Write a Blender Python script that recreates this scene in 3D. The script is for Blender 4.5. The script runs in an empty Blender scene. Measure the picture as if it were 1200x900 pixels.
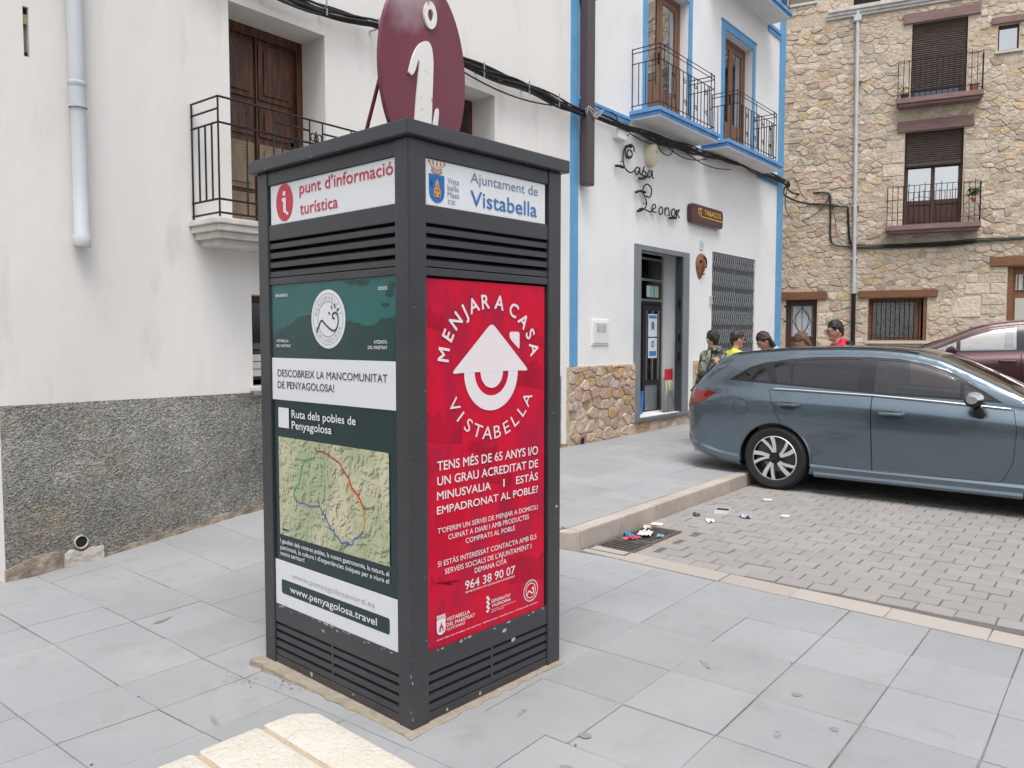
import bpy, bmesh, math, random
from math import sin, cos, pi, radians, atan, atan2, sqrt, hypot, floor
from mathutils import Vector, Matrix
random.seed(7)
scn = bpy.context.scene
COL = scn.collection
# ------------------------------------------------------------------ camera
cam_d = bpy.data.cameras.new('camera'); cam = bpy.data.objects.new('camera', cam_d); COL.objects.link(cam)
cam_d.sensor_width = 36; cam_d.lens = 926/1200*36; cam_d.clip_end = 1000; cam_d.clip_start = 0.05
yaw = radians(38.6); pitch = atan(54/926)
fw = Vector((cos(yaw)*cos(pitch), sin(yaw)*cos(pitch), -sin(pitch)))
cam.location = (0, 0, 1.6); cam.rotation_euler = fw.to_track_quat('-Z', 'Y').to_euler()
scn.camera = cam
# ------------------------------------------------------------------ sky and light (thin overcast)
SUN_EL, SUN_AZ = radians(66), radians(222)   # azimuth counted from +X towards +Y
w = bpy.data.worlds.new('World'); scn.world = w; w.use_nodes = True
wn = w.node_tree; wn.nodes.clear()
sk = wn.nodes.new('ShaderNodeTexSky'); sk.sky_type = 'NISHITA'; sk.sun_disc = False
sk.sun_elevation = SUN_EL; sk.sun_rotation = radians(90)-SUN_AZ; sk.dust_density = 4.0; sk.ozone_density = 1.0; sk.air_density = 1.0
hs = wn.nodes.new('ShaderNodeHueSaturation'); hs.inputs['Saturation'].default_value = 0.30
bg = wn.nodes.new('ShaderNodeBackground'); bg.inputs['Strength'].default_value = 0.15
ow = wn.nodes.new('ShaderNodeOutputWorld')
# a thin cloud layer: soft bright patches over the whole sky
tc = wn.nodes.new('ShaderNodeTexCoord'); nz = wn.nodes.new('ShaderNodeTexNoise'); nz.inputs['Scale'].default_value = 2.2; nz.inputs['Detail'].default_value = 5
mr = wn.nodes.new('ShaderNodeMapRange'); mr.inputs['From Min'].default_value = .38; mr.inputs['From Max'].default_value = .62
mr.inputs['To Min'].default_value = .85; mr.inputs['To Max'].default_value = 1.25
vm = wn.nodes.new('ShaderNodeVectorMath'); vm.operation = 'SCALE'
wn.links.new(tc.outputs['Generated'], nz.inputs['Vector']); wn.links.new(nz.outputs['Fac'], mr.inputs['Value'])
wn.links.new(sk.outputs[0], hs.inputs['Color']); wn.links.new(hs.outputs[0], vm.inputs[0]); wn.links.new(mr.outputs[0], vm.inputs['Scale'])
wn.links.new(vm.outputs[0], bg.inputs['Color']); wn.links.new(bg.outputs[0], ow.inputs[0])
sd = bpy.data.lights.new('sun', 'SUN'); sd.energy = 1.0; sd.angle = radians(28); sd.color = (1, .98, .95)
so = bpy.data.objects.new('sun', sd); COL.objects.link(so)
sdir = Vector((cos(SUN_EL)*cos(SUN_AZ), cos(SUN_EL)*sin(SUN_AZ), sin(SUN_EL)))
so.rotation_euler = sdir.to_track_quat('Z', 'Y').to_euler(); so.location = sdir*30
vs = scn.view_settings; vs.view_transform = 'Standard'; vs.look = 'None'; vs.exposure = 0.58; vs.gamma = 1
scn.render.resolution_x = 1024; scn.render.resolution_y = 768
scn.cycles.max_bounces = 6

# ------------------------------------------------------------------ materials
MATS = {}
def mat(name, col, rough=.7, metal=0.0, noise=None, col2=None, fac=.5, bump=None, rnd=0.0, tint=0.0, coat=0.0, spec=.5, noise2=None, col3=None, stretch=None, trans=0.0):
    """noise=(scale, detail, lo, hi) mixes col2 in; noise2 likewise col3; bump=[(scale,detail,strength,dist,type)]; rnd: per-object value variation; tint: 'tint' colour attribute"""
    if name in MATS: return MATS[name]
    m = bpy.data.materials.new(name); m.use_nodes = True; nt = m.node_tree; N = nt.nodes; Lk = nt.links.new
    p = N['Principled BSDF']; p.inputs['Roughness'].default_value = rough; p.inputs['Metallic'].default_value = metal
    p.inputs['Specular IOR Level'].default_value = spec
    if coat: p.inputs['Coat Weight'].default_value = coat; p.inputs['Coat Roughness'].default_value = .04
    if trans: p.inputs['Transmission Weight'].default_value = trans
    geo = N.new('ShaderNodeNewGeometry'); vec = geo.outputs['Position']
    if stretch:
        mp = N.new('ShaderNodeMapping'); mp.inputs['Scale'].default_value = stretch; Lk(vec, mp.inputs[0]); vec = mp.outputs[0]
    rgb = N.new('ShaderNodeRGB'); rgb.outputs[0].default_value = (*col, 1); cur = rgb.outputs[0]
    def mixin(cur, nz_, c):
        n = N.new('ShaderNodeTexNoise'); n.inputs['Scale'].default_value = nz_[0]; n.inputs['Detail'].default_value = nz_[1]; n.inputs['Roughness'].default_value = .6
        Lk(vec, n.inputs['Vector'])
        r = N.new('ShaderNodeMapRange'); r.inputs['From Min'].default_value = nz_[2]; r.inputs['From Max'].default_value = nz_[3]; Lk(n.outputs['Fac'], r.inputs['Value'])
        x = N.new('ShaderNodeMix'); x.data_type = 'RGBA'; Lk(r.outputs[0], x.inputs['Factor']); Lk(cur, x.inputs['A']); x.inputs['B'].default_value = (*c, 1)
        return x.outputs['Result']
    if noise: cur = mixin(cur, noise, col2)
    if noise2: cur = mixin(cur, noise2, col3)
    if tint:
        a = N.new('ShaderNodeAttribute'); a.attribute_name = 'tint'
        x = N.new('ShaderNodeMix'); x.data_type = 'RGBA'; x.blend_type = 'MULTIPLY'; x.inputs['Factor'].default_value = tint; Lk(cur, x.inputs['A']); Lk(a.outputs['Color'], x.inputs['B']); cur = x.outputs['Result']
    if rnd:
        oi = N.new('ShaderNodeObjectInfo'); r = N.new('ShaderNodeMapRange'); r.inputs['To Min'].default_value = 1-rnd; r.inputs['To Max'].default_value = 1+rnd; Lk(oi.outputs['Random'], r.inputs['Value'])
        v = N.new('ShaderNodeVectorMath'); v.operation = 'SCALE'; Lk(cur, v.inputs[0]); Lk(r.outputs[0], v.inputs['Scale']); cur = v.outputs[0]
    Lk(cur, p.inputs['Base Color'])
    nrm = None
    for b in (bump or []):
        if len(b) > 4 and b[4] == 'v':
            t = N.new('ShaderNodeTexVoronoi'); t.inputs['Scale'].default_value = b[0]; o = t.outputs['Distance']
        else:
            t = N.new('ShaderNodeTexNoise'); t.inputs['Scale'].default_value = b[0]; t.inputs['Detail'].default_value = b[1]; o = t.outputs['Fac']
        Lk(vec, t.inputs['Vector'])
        bp = N.new('ShaderNodeBump'); bp.inputs['Strength'].default_value = b[2]; bp.inputs['Distance'].default_value = b[3]; Lk(o, bp.inputs['Height'])
        if nrm: Lk(nrm, bp.inputs['Normal'])
        nrm = bp.outputs[0]
    if nrm: Lk(nrm, p.inputs['Normal'])
    MATS[name] = m; return m
def glass_mat(name, tintc, refl=.10, rough=.02, op=0.0, opc=(.01,.01,.012)):
    """thin sheet glass: clear tinted body with a fresnel reflection"""
    if name in MATS: return MATS[name]
    m = bpy.data.materials.new(name); m.use_nodes = True; nt = m.node_tree; N = nt.nodes; Lk = nt.links.new
    N.remove(N['Principled BSDF']); out = N['Material Output']
    t = N.new('ShaderNodeBsdfTransparent'); t.inputs[0].default_value = (*tintc, 1)
    d = N.new('ShaderNodeBsdfDiffuse'); d.inputs[0].default_value = (*opc, 1)
    g = N.new('ShaderNodeBsdfGlossy'); g.inputs['Roughness'].default_value = rough
    f = N.new('ShaderNodeFresnel'); f.inputs[0].default_value = 1.5
    mr = N.new('ShaderNodeMapRange'); mr.inputs['From Min'].default_value = .04; mr.inputs['To Min'].default_value = refl; Lk(f.outputs[0], mr.inputs['Value'])
    x0 = N.new('ShaderNodeMixShader'); x0.inputs[0].default_value = op; Lk(t.outputs[0], x0.inputs[1]); Lk(d.outputs[0], x0.inputs[2])
    x = N.new('ShaderNodeMixShader'); Lk(mr.outputs[0], x.inputs[0]); Lk(x0.outputs[0], x.inputs[1]); Lk(g.outputs[0], x.inputs[2]); Lk(x.outputs[0], out.inputs[0])
    MATS[name] = m; return m

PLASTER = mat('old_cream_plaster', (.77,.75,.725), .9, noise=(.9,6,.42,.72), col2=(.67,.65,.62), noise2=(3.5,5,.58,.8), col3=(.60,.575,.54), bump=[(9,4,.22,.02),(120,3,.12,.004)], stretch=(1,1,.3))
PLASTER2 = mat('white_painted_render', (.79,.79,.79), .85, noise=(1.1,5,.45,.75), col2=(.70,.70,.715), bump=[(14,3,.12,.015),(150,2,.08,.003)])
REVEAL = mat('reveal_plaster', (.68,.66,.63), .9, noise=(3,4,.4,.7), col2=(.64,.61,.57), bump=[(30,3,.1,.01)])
BLUE = mat('blue_trim_paint', (.10,.31,.55), .6, noise=(6,5,.4,.75), col2=(.15,.36,.60), bump=[(60,3,.1,.004)])
IRON = mat('black_wrought_iron', (.012,.012,.014), .45, metal=.3, bump=[(80,2,.2,.002)])
CHARC = mat('charcoal_kiosk_paint', (.036,.037,.042), .38, noise=(2.5,6,.45,.8), col2=(.052,.053,.058), bump=[(14,2,.05,.01),(260,2,.06,.001)], coat=.15)
CHIPW = mat('bare_white_metal_chip', (.40,.40,.39), .6)
WHITEP = mat('white_sign_plastic', (.74,.76,.78), .35, noise=(5,5,.55,.85), col2=(.68,.70,.70), coat=.1)
MORTAR = mat('sandy_mortar', (.34,.29,.235), .95, noise=(9,5,.4,.7), col2=(.27,.23,.18), bump=[(25,5,.6,.03),(140,3,.4,.006)])
CABLE = mat('black_cable_rubber', (.010,.010,.011), .55)
DARK = mat('dark_interior', (.012,.012,.013), .9)
GLASS = glass_mat('window_glass', (.75,.8,.82), .10)
SKYGLASS = glass_mat('bright_window_glass', (.5,.55,.6), .55)

# ------------------------------------------------------------------ mesh builder
class M:
    def __init__(s): s.v = []; s.f = []; s.t = []
    def quad(s, a, b, c, d, tint=None): s.poly([a,b,c,d], tint)
    def poly(s, pts, tint=None):
        n = len(s.v); s.v += [tuple(p) for p in pts]; s.f.append(tuple(range(n, n+len(pts)))); s.t.append(tint)
    def box(s, x0, x1, y0, y1, z0, z1, tint=None):
        if x0 > x1: x0, x1 = x1, x0
        if y0 > y1: y0, y1 = y1, y0
        if z0 > z1: z0, z1 = z1, z0
        n = len(s.v); s.v += [(x,y,z) for z in (z0,z1) for (x,y) in ((x0,y0),(x1,y0),(x1,y1),(x0,y1))]
        for q in ((3,2,1,0),(4,5,6,7),(0,1,5,4),(1,2,6,5),(2,3,7,6),(3,0,4,7)): s.f.append(tuple(n+i for i in q)); s.t.append(tint)
    def prism(s, poly, axis, a, b, tint=None):
        """extrude a 2-D polygon along an axis ('x': poly=(y,z); 'y': poly=(x,z); 'z': poly=(x,y))"""
        def P(p, h): return {'x': (h,p[0],p[1]), 'y': (p[0],h,p[1]), 'z': (p[0],p[1],h)}[axis]
        n = len(s.v); k = len(poly); s.v += [P(p,a) for p in poly] + [P(p,b) for p in poly]
        s.f.append(tuple(n+i for i in range(k))); s.f.append(tuple(n+k+i for i in reversed(range(k)))); s.t += [tint, tint]
        for i in range(k): j = (i+1) % k; s.f.append((n+i, n+k+i, n+k+j, n+j)); s.t.append(tint)
    def tube(s, pts, r, n=6, cap=True, rads=None, tint=None):
        pts = [Vector(p) for p in pts]; base = len(s.v); up = None
        for i, p in enumerate(pts):
            d = (pts[min(i+1,len(pts)-1)]-pts[max(i-1,0)])
            if d.length < 1e-9: d = Vector((0,0,1))
            d.normalize()
            if up is None:
                up = Vector((0,0,1)) if abs(d.z) < .9 else Vector((1,0,0))
            a = d.cross(up)
            if a.length < 1e-4: a = d.cross(Vector((0,1,0)))
            a.normalize(); b = a.cross(d).normalized(); up = b
            rr = rads[i] if rads else r
            for k in range(n): t = 2*pi*k/n; s.v.append(tuple(p + a*cos(t)*rr + b*sin(t)*rr))
        for i in range(len(pts)-1):
            for k in range(n): q = (k+1) % n; s.f.append((base+i*n+k, base+(i+1)*n+k, base+(i+1)*n+q, base+i*n+q)); s.t.append(tint)
        if cap:
            s.f.append(tuple(base+k for k in range(n))); s.f.append(tuple(base+(len(pts)-1)*n+k for k in reversed(range(n)))); s.t += [tint, tint]
    def lathe(s, prof, c, axis='z', n=24):
        """prof: list of (r, h) about an axis through c"""
        base = len(s.v)
        for r, h in prof:
            for k in range(n):
                t = 2*pi*k/n; a, b = r*cos(t), r*sin(t)
                s.v.append({'z': (c[0]+a, c[1]+b, c[2]+h), 'x': (c[0]+h, c[1]+a, c[2]+b), 'y': (c[0]+a, c[1]+h, c[2]+b)}[axis])
        for i in range(len(prof)-1):
            for k in range(n): q = (k+1) % n; s.f.append((base+i*n+k, base+i*n+q, base+(i+1)*n+q, base+(i+1)*n+k)); s.t.append(None)
    def build(s, name, m, parent=None, smooth=False, bevel=0, kind=None, fixn=True, label=None):
        me = bpy.data.meshes.new(name); me.from_pydata(s.v, [], s.f)
        if any(t is not None for t in s.t):
            ca = me.color_attributes.new('tint', 'FLOAT_COLOR', 'CORNER'); i = 0
            for f, t in zip(s.f, s.t):
                t = t or (1,1,1)
                for _ in f: ca.data[i].color = (*t, 1); i += 1
        if fixn or bevel:
            bm = bmesh.new(); bm.from_mesh(me)
            bmesh.ops.remove_doubles(bm, verts=bm.verts, dist=1e-5) if (bevel or smooth) else None
            if fixn: bmesh.ops.recalc_face_normals(bm, faces=bm.faces)
            if bevel:
                es = [e for e in bm.edges if len(e.link_faces) == 2 and e.calc_face_angle(0) > .5]
                bmesh.ops.bevel(bm, geom=es, offset=bevel, segments=2, affect='EDGES', profile=.6, clamp_overlap=True)
            bm.to_mesh(me); bm.free()
        me.materials.append(m)
        if smooth: me.polygons.foreach_set('use_smooth', [True]*len(me.polygons)); me.set_sharp_from_angle(angle=radians(38))
        o = bpy.data.objects.new(name, me); COL.objects.link(o)
        if parent: o.parent = parent
        if kind: o['kind'] = kind
        if label: o['label'] = label
        return o
def tag(o, label, cat, group=None):
    o['label'] = label; o['category'] = cat
    if group: o['group'] = group
    return o
def thing(name, label, cat, loc=(0,0,0), rz=0, group=None):
    o = bpy.data.objects.new(name, None); COL.objects.link(o); o.location = loc; o.rotation_euler = (0,0,rz); o.empty_display_size = .1
    return tag(o, label, cat, group)
def copy_tree(o, parent=None):
    c = o.copy(); COL.objects.link(c); c.parent = parent
    for ch in list(o.children): copy_tree(ch, c)
    return c
def bx(name, m, parent, *b, bevel=0, label=None):
    a = M(); a.box(*b); return a.build(name, m, parent, bevel=bevel, label=label)
def smooth(t): t = max(0, min(1, t)); return t*t*(3-2*t)
def catmull(pts, n=6):
    out = []; P = [Vector(p) for p in pts]
    for i in range(len(P)-1):
        a = P[max(i-1,0)]; b = P[i]; c = P[i+1]; d = P[min(i+2,len(P)-1)]
        for k in range(n):
            t = k/n; out.append(.5*((2*b)+(c-a)*t+(2*a-5*b+4*c-d)*t*t+(3*b-a-3*c+d)*t**3))
    out.append(P[-1]); return out
def bars(parent, segs, r=.007, name='bar', m=None, n=4):
    """one bar object per (p0, p1); bars of equal length and direction share a mesh"""
    cache = {}
    for a, b in segs:
        a = Vector(a); b = Vector(b); k = tuple(round(x, 3) for x in (b-a))
        if k not in cache:
            t = M(); t.tube([(0,0,0), tuple(b-a)], r, n); o = t.build(name, m or IRON, parent, fixn=False); cache[k] = o
        else:
            o = cache[k].copy(); COL.objects.link(o); o.parent = parent
        o.location = a

# ------------------------------------------------------------------ lettering: all strings converted once to flat meshes
STR = {}
def want(s, bold=0.0): STR.setdefault((s, bold), None)
def make_text():
    obs = []
    for (s, b) in STR:
        cu = bpy.data.curves.new('t', 'FONT'); cu.body = s; cu.size = 1; cu.resolution_u = 3; cu.fill_mode = 'FRONT'
        o = bpy.data.objects.new('t', cu); COL.objects.link(o); obs.append(o)
    dg = bpy.context.evaluated_depsgraph_get(); dg.update()
    for (k, o) in zip(list(STR), obs):
        me = o.evaluated_get(dg).to_mesh()
        STR[k] = ([tuple(v.co) for v in me.vertices], [tuple(p.vertices) for p in me.polygons])
        o.evaluated_get(dg).to_mesh_clear()
    for o in obs:
        c = o.data; bpy.data.objects.remove(o); bpy.data.curves.remove(c)
CAPH = [.7]
def put(mb, mapper, s, u0, u1, zb, cap, bold=0.0, rot=None, italic=0, _sub=False):
    """lay string s between u0 and u1 (baseline zb, capital height cap)"""
    V, F = STR[(s, bold)]
    if bold > 0 and not _sub:   # heavier print: the same shapes stacked with tiny shifts
        q = mapper(0,0), mapper(1,0), mapper(0,1); nn = (Vector(q[1])-Vector(q[0])).cross(Vector(q[2])-Vector(q[0])); nn = nn if nn.x < .5 else -nn; e = bold*cap*.62
        for k, (dx, dz) in enumerate(((-e,-e),(e,-e),(e,e),(-e,e),(0,e),(0,-e))):
            def mp(u, z, k=k, dx=dx, dz=dz): p = Vector(mapper(u+dx, z+dz))+nn*(.00006*(k+1)); return tuple(p)
            put(mb, mp, s, u0, u1, zb, cap, bold, rot, italic, True)
        return
    xs = [v[0] for v in V]; a, b = min(xs), max(xs); sc = (u1-u0)/(b-a); sy = cap/CAPH[0]
    n = len(mb.v)
    for v in V:
        x, y = (v[0]-a)*sc, v[1]*sy
        if rot:  # rot=(cx, cz, angle): centre the glyph and turn it
            x -= (u1-u0)/2; c, si = cos(rot[2]), sin(rot[2]); mb.v.append(mapper(rot[0]+x*c-y*si, rot[1]+x*si+y*c))
        else: mb.v.append(mapper(u0+x+italic*y, zb+y))
    for f in F: mb.f.append(tuple(n+i for i in f)); mb.t.append(None)
def flat(mb, mapper, pts): mb.poly([mapper(*p) for p in pts])
def disc(mb, mapper, cx, cz, rx, rz, n=32, r0=0):
    if r0 == 0: flat(mb, mapper, [(cx+rx*cos(2*pi*k/n), cz+rz*sin(2*pi*k/n)) for k in range(n)])
    else:
        for k in range(n):
            a, b = 2*pi*k/n, 2*pi*(k+1)/n
            flat(mb, mapper, [(cx+rx*cos(a),cz+rz*sin(a)),(cx+rx*cos(b),cz+rz*sin(b)),(cx+rx*r0*cos(b),cz+rz*r0*sin(b)),(cx+rx*r0*cos(a),cz+rz*r0*sin(a))])
def stroke(mb, mapper, pts, wd):
    P = [Vector((p[0], p[1])) for p in pts]; L = []; R = []
    for i in range(len(P)):
        d = (P[min(i+1,len(P)-1)]-P[max(i-1,0)]); d = d.normalized() if d.length > 0 else Vector((1,0)); nn = Vector((-d.y, d.x))*wd/2
        L.append(P[i]+nn); R.append(P[i]-nn)
    for i in range(len(P)-1): flat(mb, mapper, [L[i], L[i+1], R[i+1], R[i]])
def rrect(x0, x1, z0, z1, r, n=4):
    out = []
    for cx, cz, a0 in ((x1-r,z1-r,0),(x0+r,z1-r,90),(x0+r,z0+r,180),(x1-r,z0+r,270)):
        for k in range(n+1): a = radians(a0+90*k/n); out.append((cx+r*cos(a), cz+r*sin(a)))
    return out

# ------------------------------------------------------------------ ground height
def HG(x, y):
    far = .32*smooth((x-10)/8)
    if y > 3.38 and x > 4.90: return .13+.07*smooth((y-3.4)/2.4)+far*.4
    h = far
    if x <= 4.90: h += .16*smooth((x-1.9)/2.2)*smooth((y-4.0)/1.8)
    h -= .03*math.exp(-((x-1.95)**2+(y-3.5)**2)/.35)
    return h
# ------------------------------------------------------------------ ground
SLAB = mat('grey_paving_stone', (.31,.318,.328), .8, noise=(1.1,7,.38,.72), col2=(.262,.27,.28), noise2=(5,8,.54,.78), col3=(.25,.255,.257), bump=[(6,4,.22,.02),(90,3,.25,.003)], rnd=.06)
JOINT = mat('dirty_joint_sand', (.24,.24,.23), .95, noise=(2.2,5,.42,.60), col2=(.06,.055,.05), bump=[(60,3,.5,.01)])
PAVER = mat('grey_concrete_paver', (.285,.272,.26), .9, noise=(1.5,6,.4,.75), col2=(.27,.255,.24), bump=[(60,4,.5,.006),(200,3,.35,.002)], rnd=.055, tint=1)
KERB = mat('pinkish_kerb_stone', (.43,.38,.34), .85, noise=(4,6,.4,.75), col2=(.36,.30,.26), noise2=(20,4,.6,.8), col3=(.24,.21,.19), bump=[(20,4,.3,.01),(120,3,.3,.003)], rnd=.07)
BORDER = mat('beige_border_stone', (.38,.34,.305), .85, noise=(3,6,.4,.75), col2=(.37,.345,.32), bump=[(40,4,.25,.006)], rnd=.06)
ASPH = mat('pale_concrete_ground', (.26,.26,.255), .9, noise=(2,5,.4,.7), col2=(.2,.2,.2), bump=[(50,3,.4,.005)])
def axis_pts():
    a = [-160,-80,-40,-20,-12,-8,-6,-5]; x = -4
    while x < 20: a.append(round(x,3)); x += .4
    return a+[20,22,25,30,40,80,160]
def sheet(name, xs, ys, f, m, kind='structure'):
    b = M(); nx = len(xs)
    b.v = [(x,y,f(x,y)) for y in ys for x in xs]
    for j in range(len(ys)-1):
        for i in range(nx-1): k = j*nx+i; b.f.append((k,k+1,k+nx+1,k+nx)); b.t.append(None)
    return b.build(name, m, fixn=False, kind=kind, smooth=False)
AX = axis_pts()
AXX = sorted(set(AX+[4.78,4.899,4.915])); AXY = sorted(set(AX+[3.28,3.379,3.395]))
sheet('ground', AXX, AXY, lambda x,y: HG(x,y)-.022 if (-4 < x < 20 and -4 < y < 20) else HG(x,y)-.03, ASPH)

def slab_mesh(c, inset=.0035, drop=.018, tilt=0, h=None):
    """c: four ground points (x,y) anticlockwise -> a slab with a worn arris, centred at its own origin"""
    cx = sum(p[0] for p in c)/4; cy = sum(p[1] for p in c)/4
    inset *= random.choice([.35,.5,.8,1.0,1.3]); top = [Vector((p[0], p[1], HG(*p) if h is None else h)) for p in c]; cen = Vector((cx, cy, sum(p.z for p in top)/4)); dz = random.uniform(-.0018,.0018)+tilt
    b = M(); r0 = []; r1 = []; r2 = []
    for p in top:
        d = (Vector((cx,cy,0))-Vector((p.x,p.y,0))); d.normalize()
        q = p-cen; q.z += dz
        r0.append(q + d*(inset*1.0)+Vector((0,0,-.0035))); r1.append(q + d*(inset*2.4)); r2.append(q + d*inset + Vector((0,0,-drop)))
    b.poly(r1)
    for i in range(4): j = (i+1)%4; b.poly([r0[i], r0[j], r1[j], r1[i]]); b.poly([r2[i], r2[j], r0[j], r0[i]])
    return b, cen
pav = None
b = M(); b.box(-2.2, 4.78, -1.0, 5.78, -.26, -.20); 
# bedding under the slabs, seen in the joints
def bed(name, x0, x1, y0, y1, m, dz, st=.3):
    nx = max(1, int((x1-x0)/st)); ny = max(1, int((y1-y0)/st)); xs = [x0+(x1-x0)*i/nx for i in range(nx+1)]; ys = [y0+(y1-y0)*i/ny for i in range(ny+1)]
    return sheet(name, xs, ys, lambda x,y: HG(x,y)+dz, m)
pavement = bed('pavement', -2.2, 4.80, -1.2, 5.76, JOINT, -.007)
sidewalk = bed('side_pavement', 4.93, 16.2, 3.42, 5.76, JOINT, -.007)
PJ = mat('dark_paver_joint', (.12,.115,.108), .95, noise=(3,5,.4,.7), col2=(.15,.14,.13), bump=[(60,3,.5,.01)])
road = bed('road', 5.0, 17.5, -9.0, 3.30, PJ, -.008)
def jit(a): return a+random.uniform(-.002,.002)
def put_slab(c, parent, name='slab', m=SLAB, tilt=0, h=None):
    b, cen = slab_mesh([(jit(x),jit(y)) for x,y in c], tilt=tilt, h=h); o = b.build(name, m, parent, fixn=False); o.location = cen; return o
xl = [-1.27+.42*k for k in range(10)]  # ... 2.51
xl = [2.51-.42*k for k in range(10)][::-1]
yl = [2.94+.37*k for k in range(-9, 8)]+[5.775]
for i in range(len(xl)-1):
    for j in range(len(yl)-1):
        if xl[i+1] < .5 and yl[j] < 2.2: continue
        put_slab([(xl[i],yl[j]),(xl[i+1],yl[j]),(xl[i+1],yl[j+1]),(xl[i],yl[j+1])], pavement)
xr = [2.51,2.935,3.385,3.85,4.305,4.79]
yr = [.86+.432*k for k in range(-4, 12)]; yr = [y for y in yr if y < 5.6]+[5.775]
for i in range(len(xr)-1):
    for j in range(len(yr)-1):
        def ex(y): return xr[i+1] if i < len(xr)-2 else (4.905-(3.3-min(y,3.3))*.052 if y < 3.2 else 4.857)
        put_slab([(xr[i],yr[j]),(ex(yr[j]),yr[j]),(ex(yr[j+1]),yr[j+1]),(xr[i],yr[j+1])], pavement)
ys_ = [3.435,3.93,4.42,4.93,5.35,5.775]; 
for j in range(5):
    x = 4.90-.31*(j%2); 
    while x < 12.8:
        a = max(x,4.99); e = x+.63
        if e-a > .1: put_slab([(a,ys_[j]),(e,ys_[j]),(e,ys_[j+1]),(a,ys_[j+1])], sidewalk)
        x = e
# border of long flush stones between pavement and road
def bxl(y): return 4.912-(3.3-y)*.052
y = 3.26
border = bx('border_strip', JOINT, None, 4.80, 5.12, -1.6, 3.27, -.05, -.012); border['kind'] = 'structure'
for k in range(10):
    L = [.52,.6,.48,.55][k%4]; put_slab([(bxl(y-L)+.004,y-L),(bxl(y-L)+.205,y-L),(bxl(y)+.205,y),(bxl(y)+.004,y)], border, 'border_stone', BORDER, tilt=.001); y -= L
# pavers: the nearest 300 are parts, the rest one mesh
PL, PW = .208, .152
spots = []; halves = []
r = 0; x = 5.075
while x < 13.5:
    yy = 3.297-(PL*.5 if r%2 else 0)
    if r%2: halves.append((x+PW/2, 3.297-PL/4))
    while yy > -4.5:
        spots.append((x+PW/2, yy-PL/2)); yy -= PL
    x += PW; r += 1
def in_grate(x, y): return 4.95 < x < 5.96 and y > 2.88
spots = [s for s in spots if not in_grate(*s)]
def vis(s):
    d = s[0]*cos(yaw)+s[1]*sin(yaw); rr = s[0]*sin(yaw)-s[1]*cos(yaw); return d > 0 and -.65 < rr/d < .66
spots.sort(key=lambda s: (not vis(s), s[0]**2+s[1]**2))
pm = []
for v in range(5):
    a, c_ = PL/2-.004, PW/2-.004; random.seed(40+v)
    b = M(); e = .005
    w_ = [(-c_,-a),(c_,-a),(c_,a),(-c_,a)]; w_ = [(p[0]+random.uniform(-.002,.002), p[1]+random.uniform(-.002,.002)) for p in w_]
    top = [(p[0]*(1-e/c_), p[1]*(1-e/a), 0) for p in w_]; mid = [(p[0],p[1],-.004) for p in w_]; bot = [(p[0],p[1],-.02) for p in w_]
    b.poly(top)
    for i in range(4): j = (i+1)%4; b.poly([mid[i],mid[j],top[j],top[i]]); b.poly([bot[i],bot[j],mid[j],mid[i]])
    pm.append(b)
protos = []
stuff = M()
for k, (x, y) in enumerate(spots):
    dz = random.uniform(-.0025,.0025); z = HG(x,y)+dz
    if k < 280:
        v = k % 5
        if k < 5: 
            bb = pm[v]; bb.t = [(1,1,1)]*len(bb.f); o = bb.build('paver', PAVER, road, fixn=False); protos.append(o)
        else: o = protos[v].copy(); COL.objects.link(o)
        o.location = (x,y,z); o.rotation_euler = (random.uniform(-.02,.02), random.uniform(-.02,.02), random.uniform(-.012,.012))
    else:
        bb = pm[k%5]; n = len(stuff.v); t = random.uniform(.95,1.05); stuff.v += [(x+p[0], y+p[1], z+p[2]) for p in bb.v]
        for f in bb.f: stuff.f.append(tuple(n+i for i in f)); stuff.t.append((t,t,t))
for k, (x, y) in enumerate(h_ for h_ in halves if not in_grate(*h_) and h_[0] < 9):
    o = protos[k%5].copy(); COL.objects.link(o); o.location = (x,y,HG(x,y)); o.scale = (1,.5,1)
PAVS = mat('grey_concrete_paver_far', (.285,.272,.26), .9, noise=(1.5,6,.4,.75), col2=(.27,.255,.24), bump=[(60,4,.5,.006)], tint=1)
stuff.build('paver', PAVS, road, fixn=False, kind='stuff')
# kerb
kerb = bx('kerb', JOINT, None, 4.96, 16, 3.325, 3.41, -.05, .10); kerb['kind'] = 'structure'
random.seed(11)
def kerb_stone(poly, z0, zf):
    b = M(); b.prism([(p[0],p[1]) for p in poly], 'z', z0, 1.0)
    b.v = [v if v[2] < .9 else (v[0], v[1], zf(v[0],v[1])) for v in b.v]
    o = b.build('kerb_stone', KERB, kerb, bevel=.012); return o
x = 4.985
for k in range(22):
    L = random.choice([.42,.5,.5,.6]); 
    kerb_stone([(x+.003,3.305),(x+L-.003,3.305),(x+L-.003,3.432),(x+.003,3.432)], -.03, lambda a,b_: .132+HG(a,3)*.4); x += L
# rounded nose and the return along the ramp
kerb_stone([(4.98,3.305),(4.98,3.432),(4.865,3.47),(4.862,3.42),(4.875,3.36),(4.92,3.315)], -.03, lambda a,b_: .131)
y = 3.475
for k in range(5):
    L = .46; kerb_stone([(4.862,y+.003),(4.985,y+.003),(4.985,y+L-.003),(4.862,y+L-.003)], -.03, lambda a,b_: HG(4.95,b_)+.004); y += L

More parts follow.
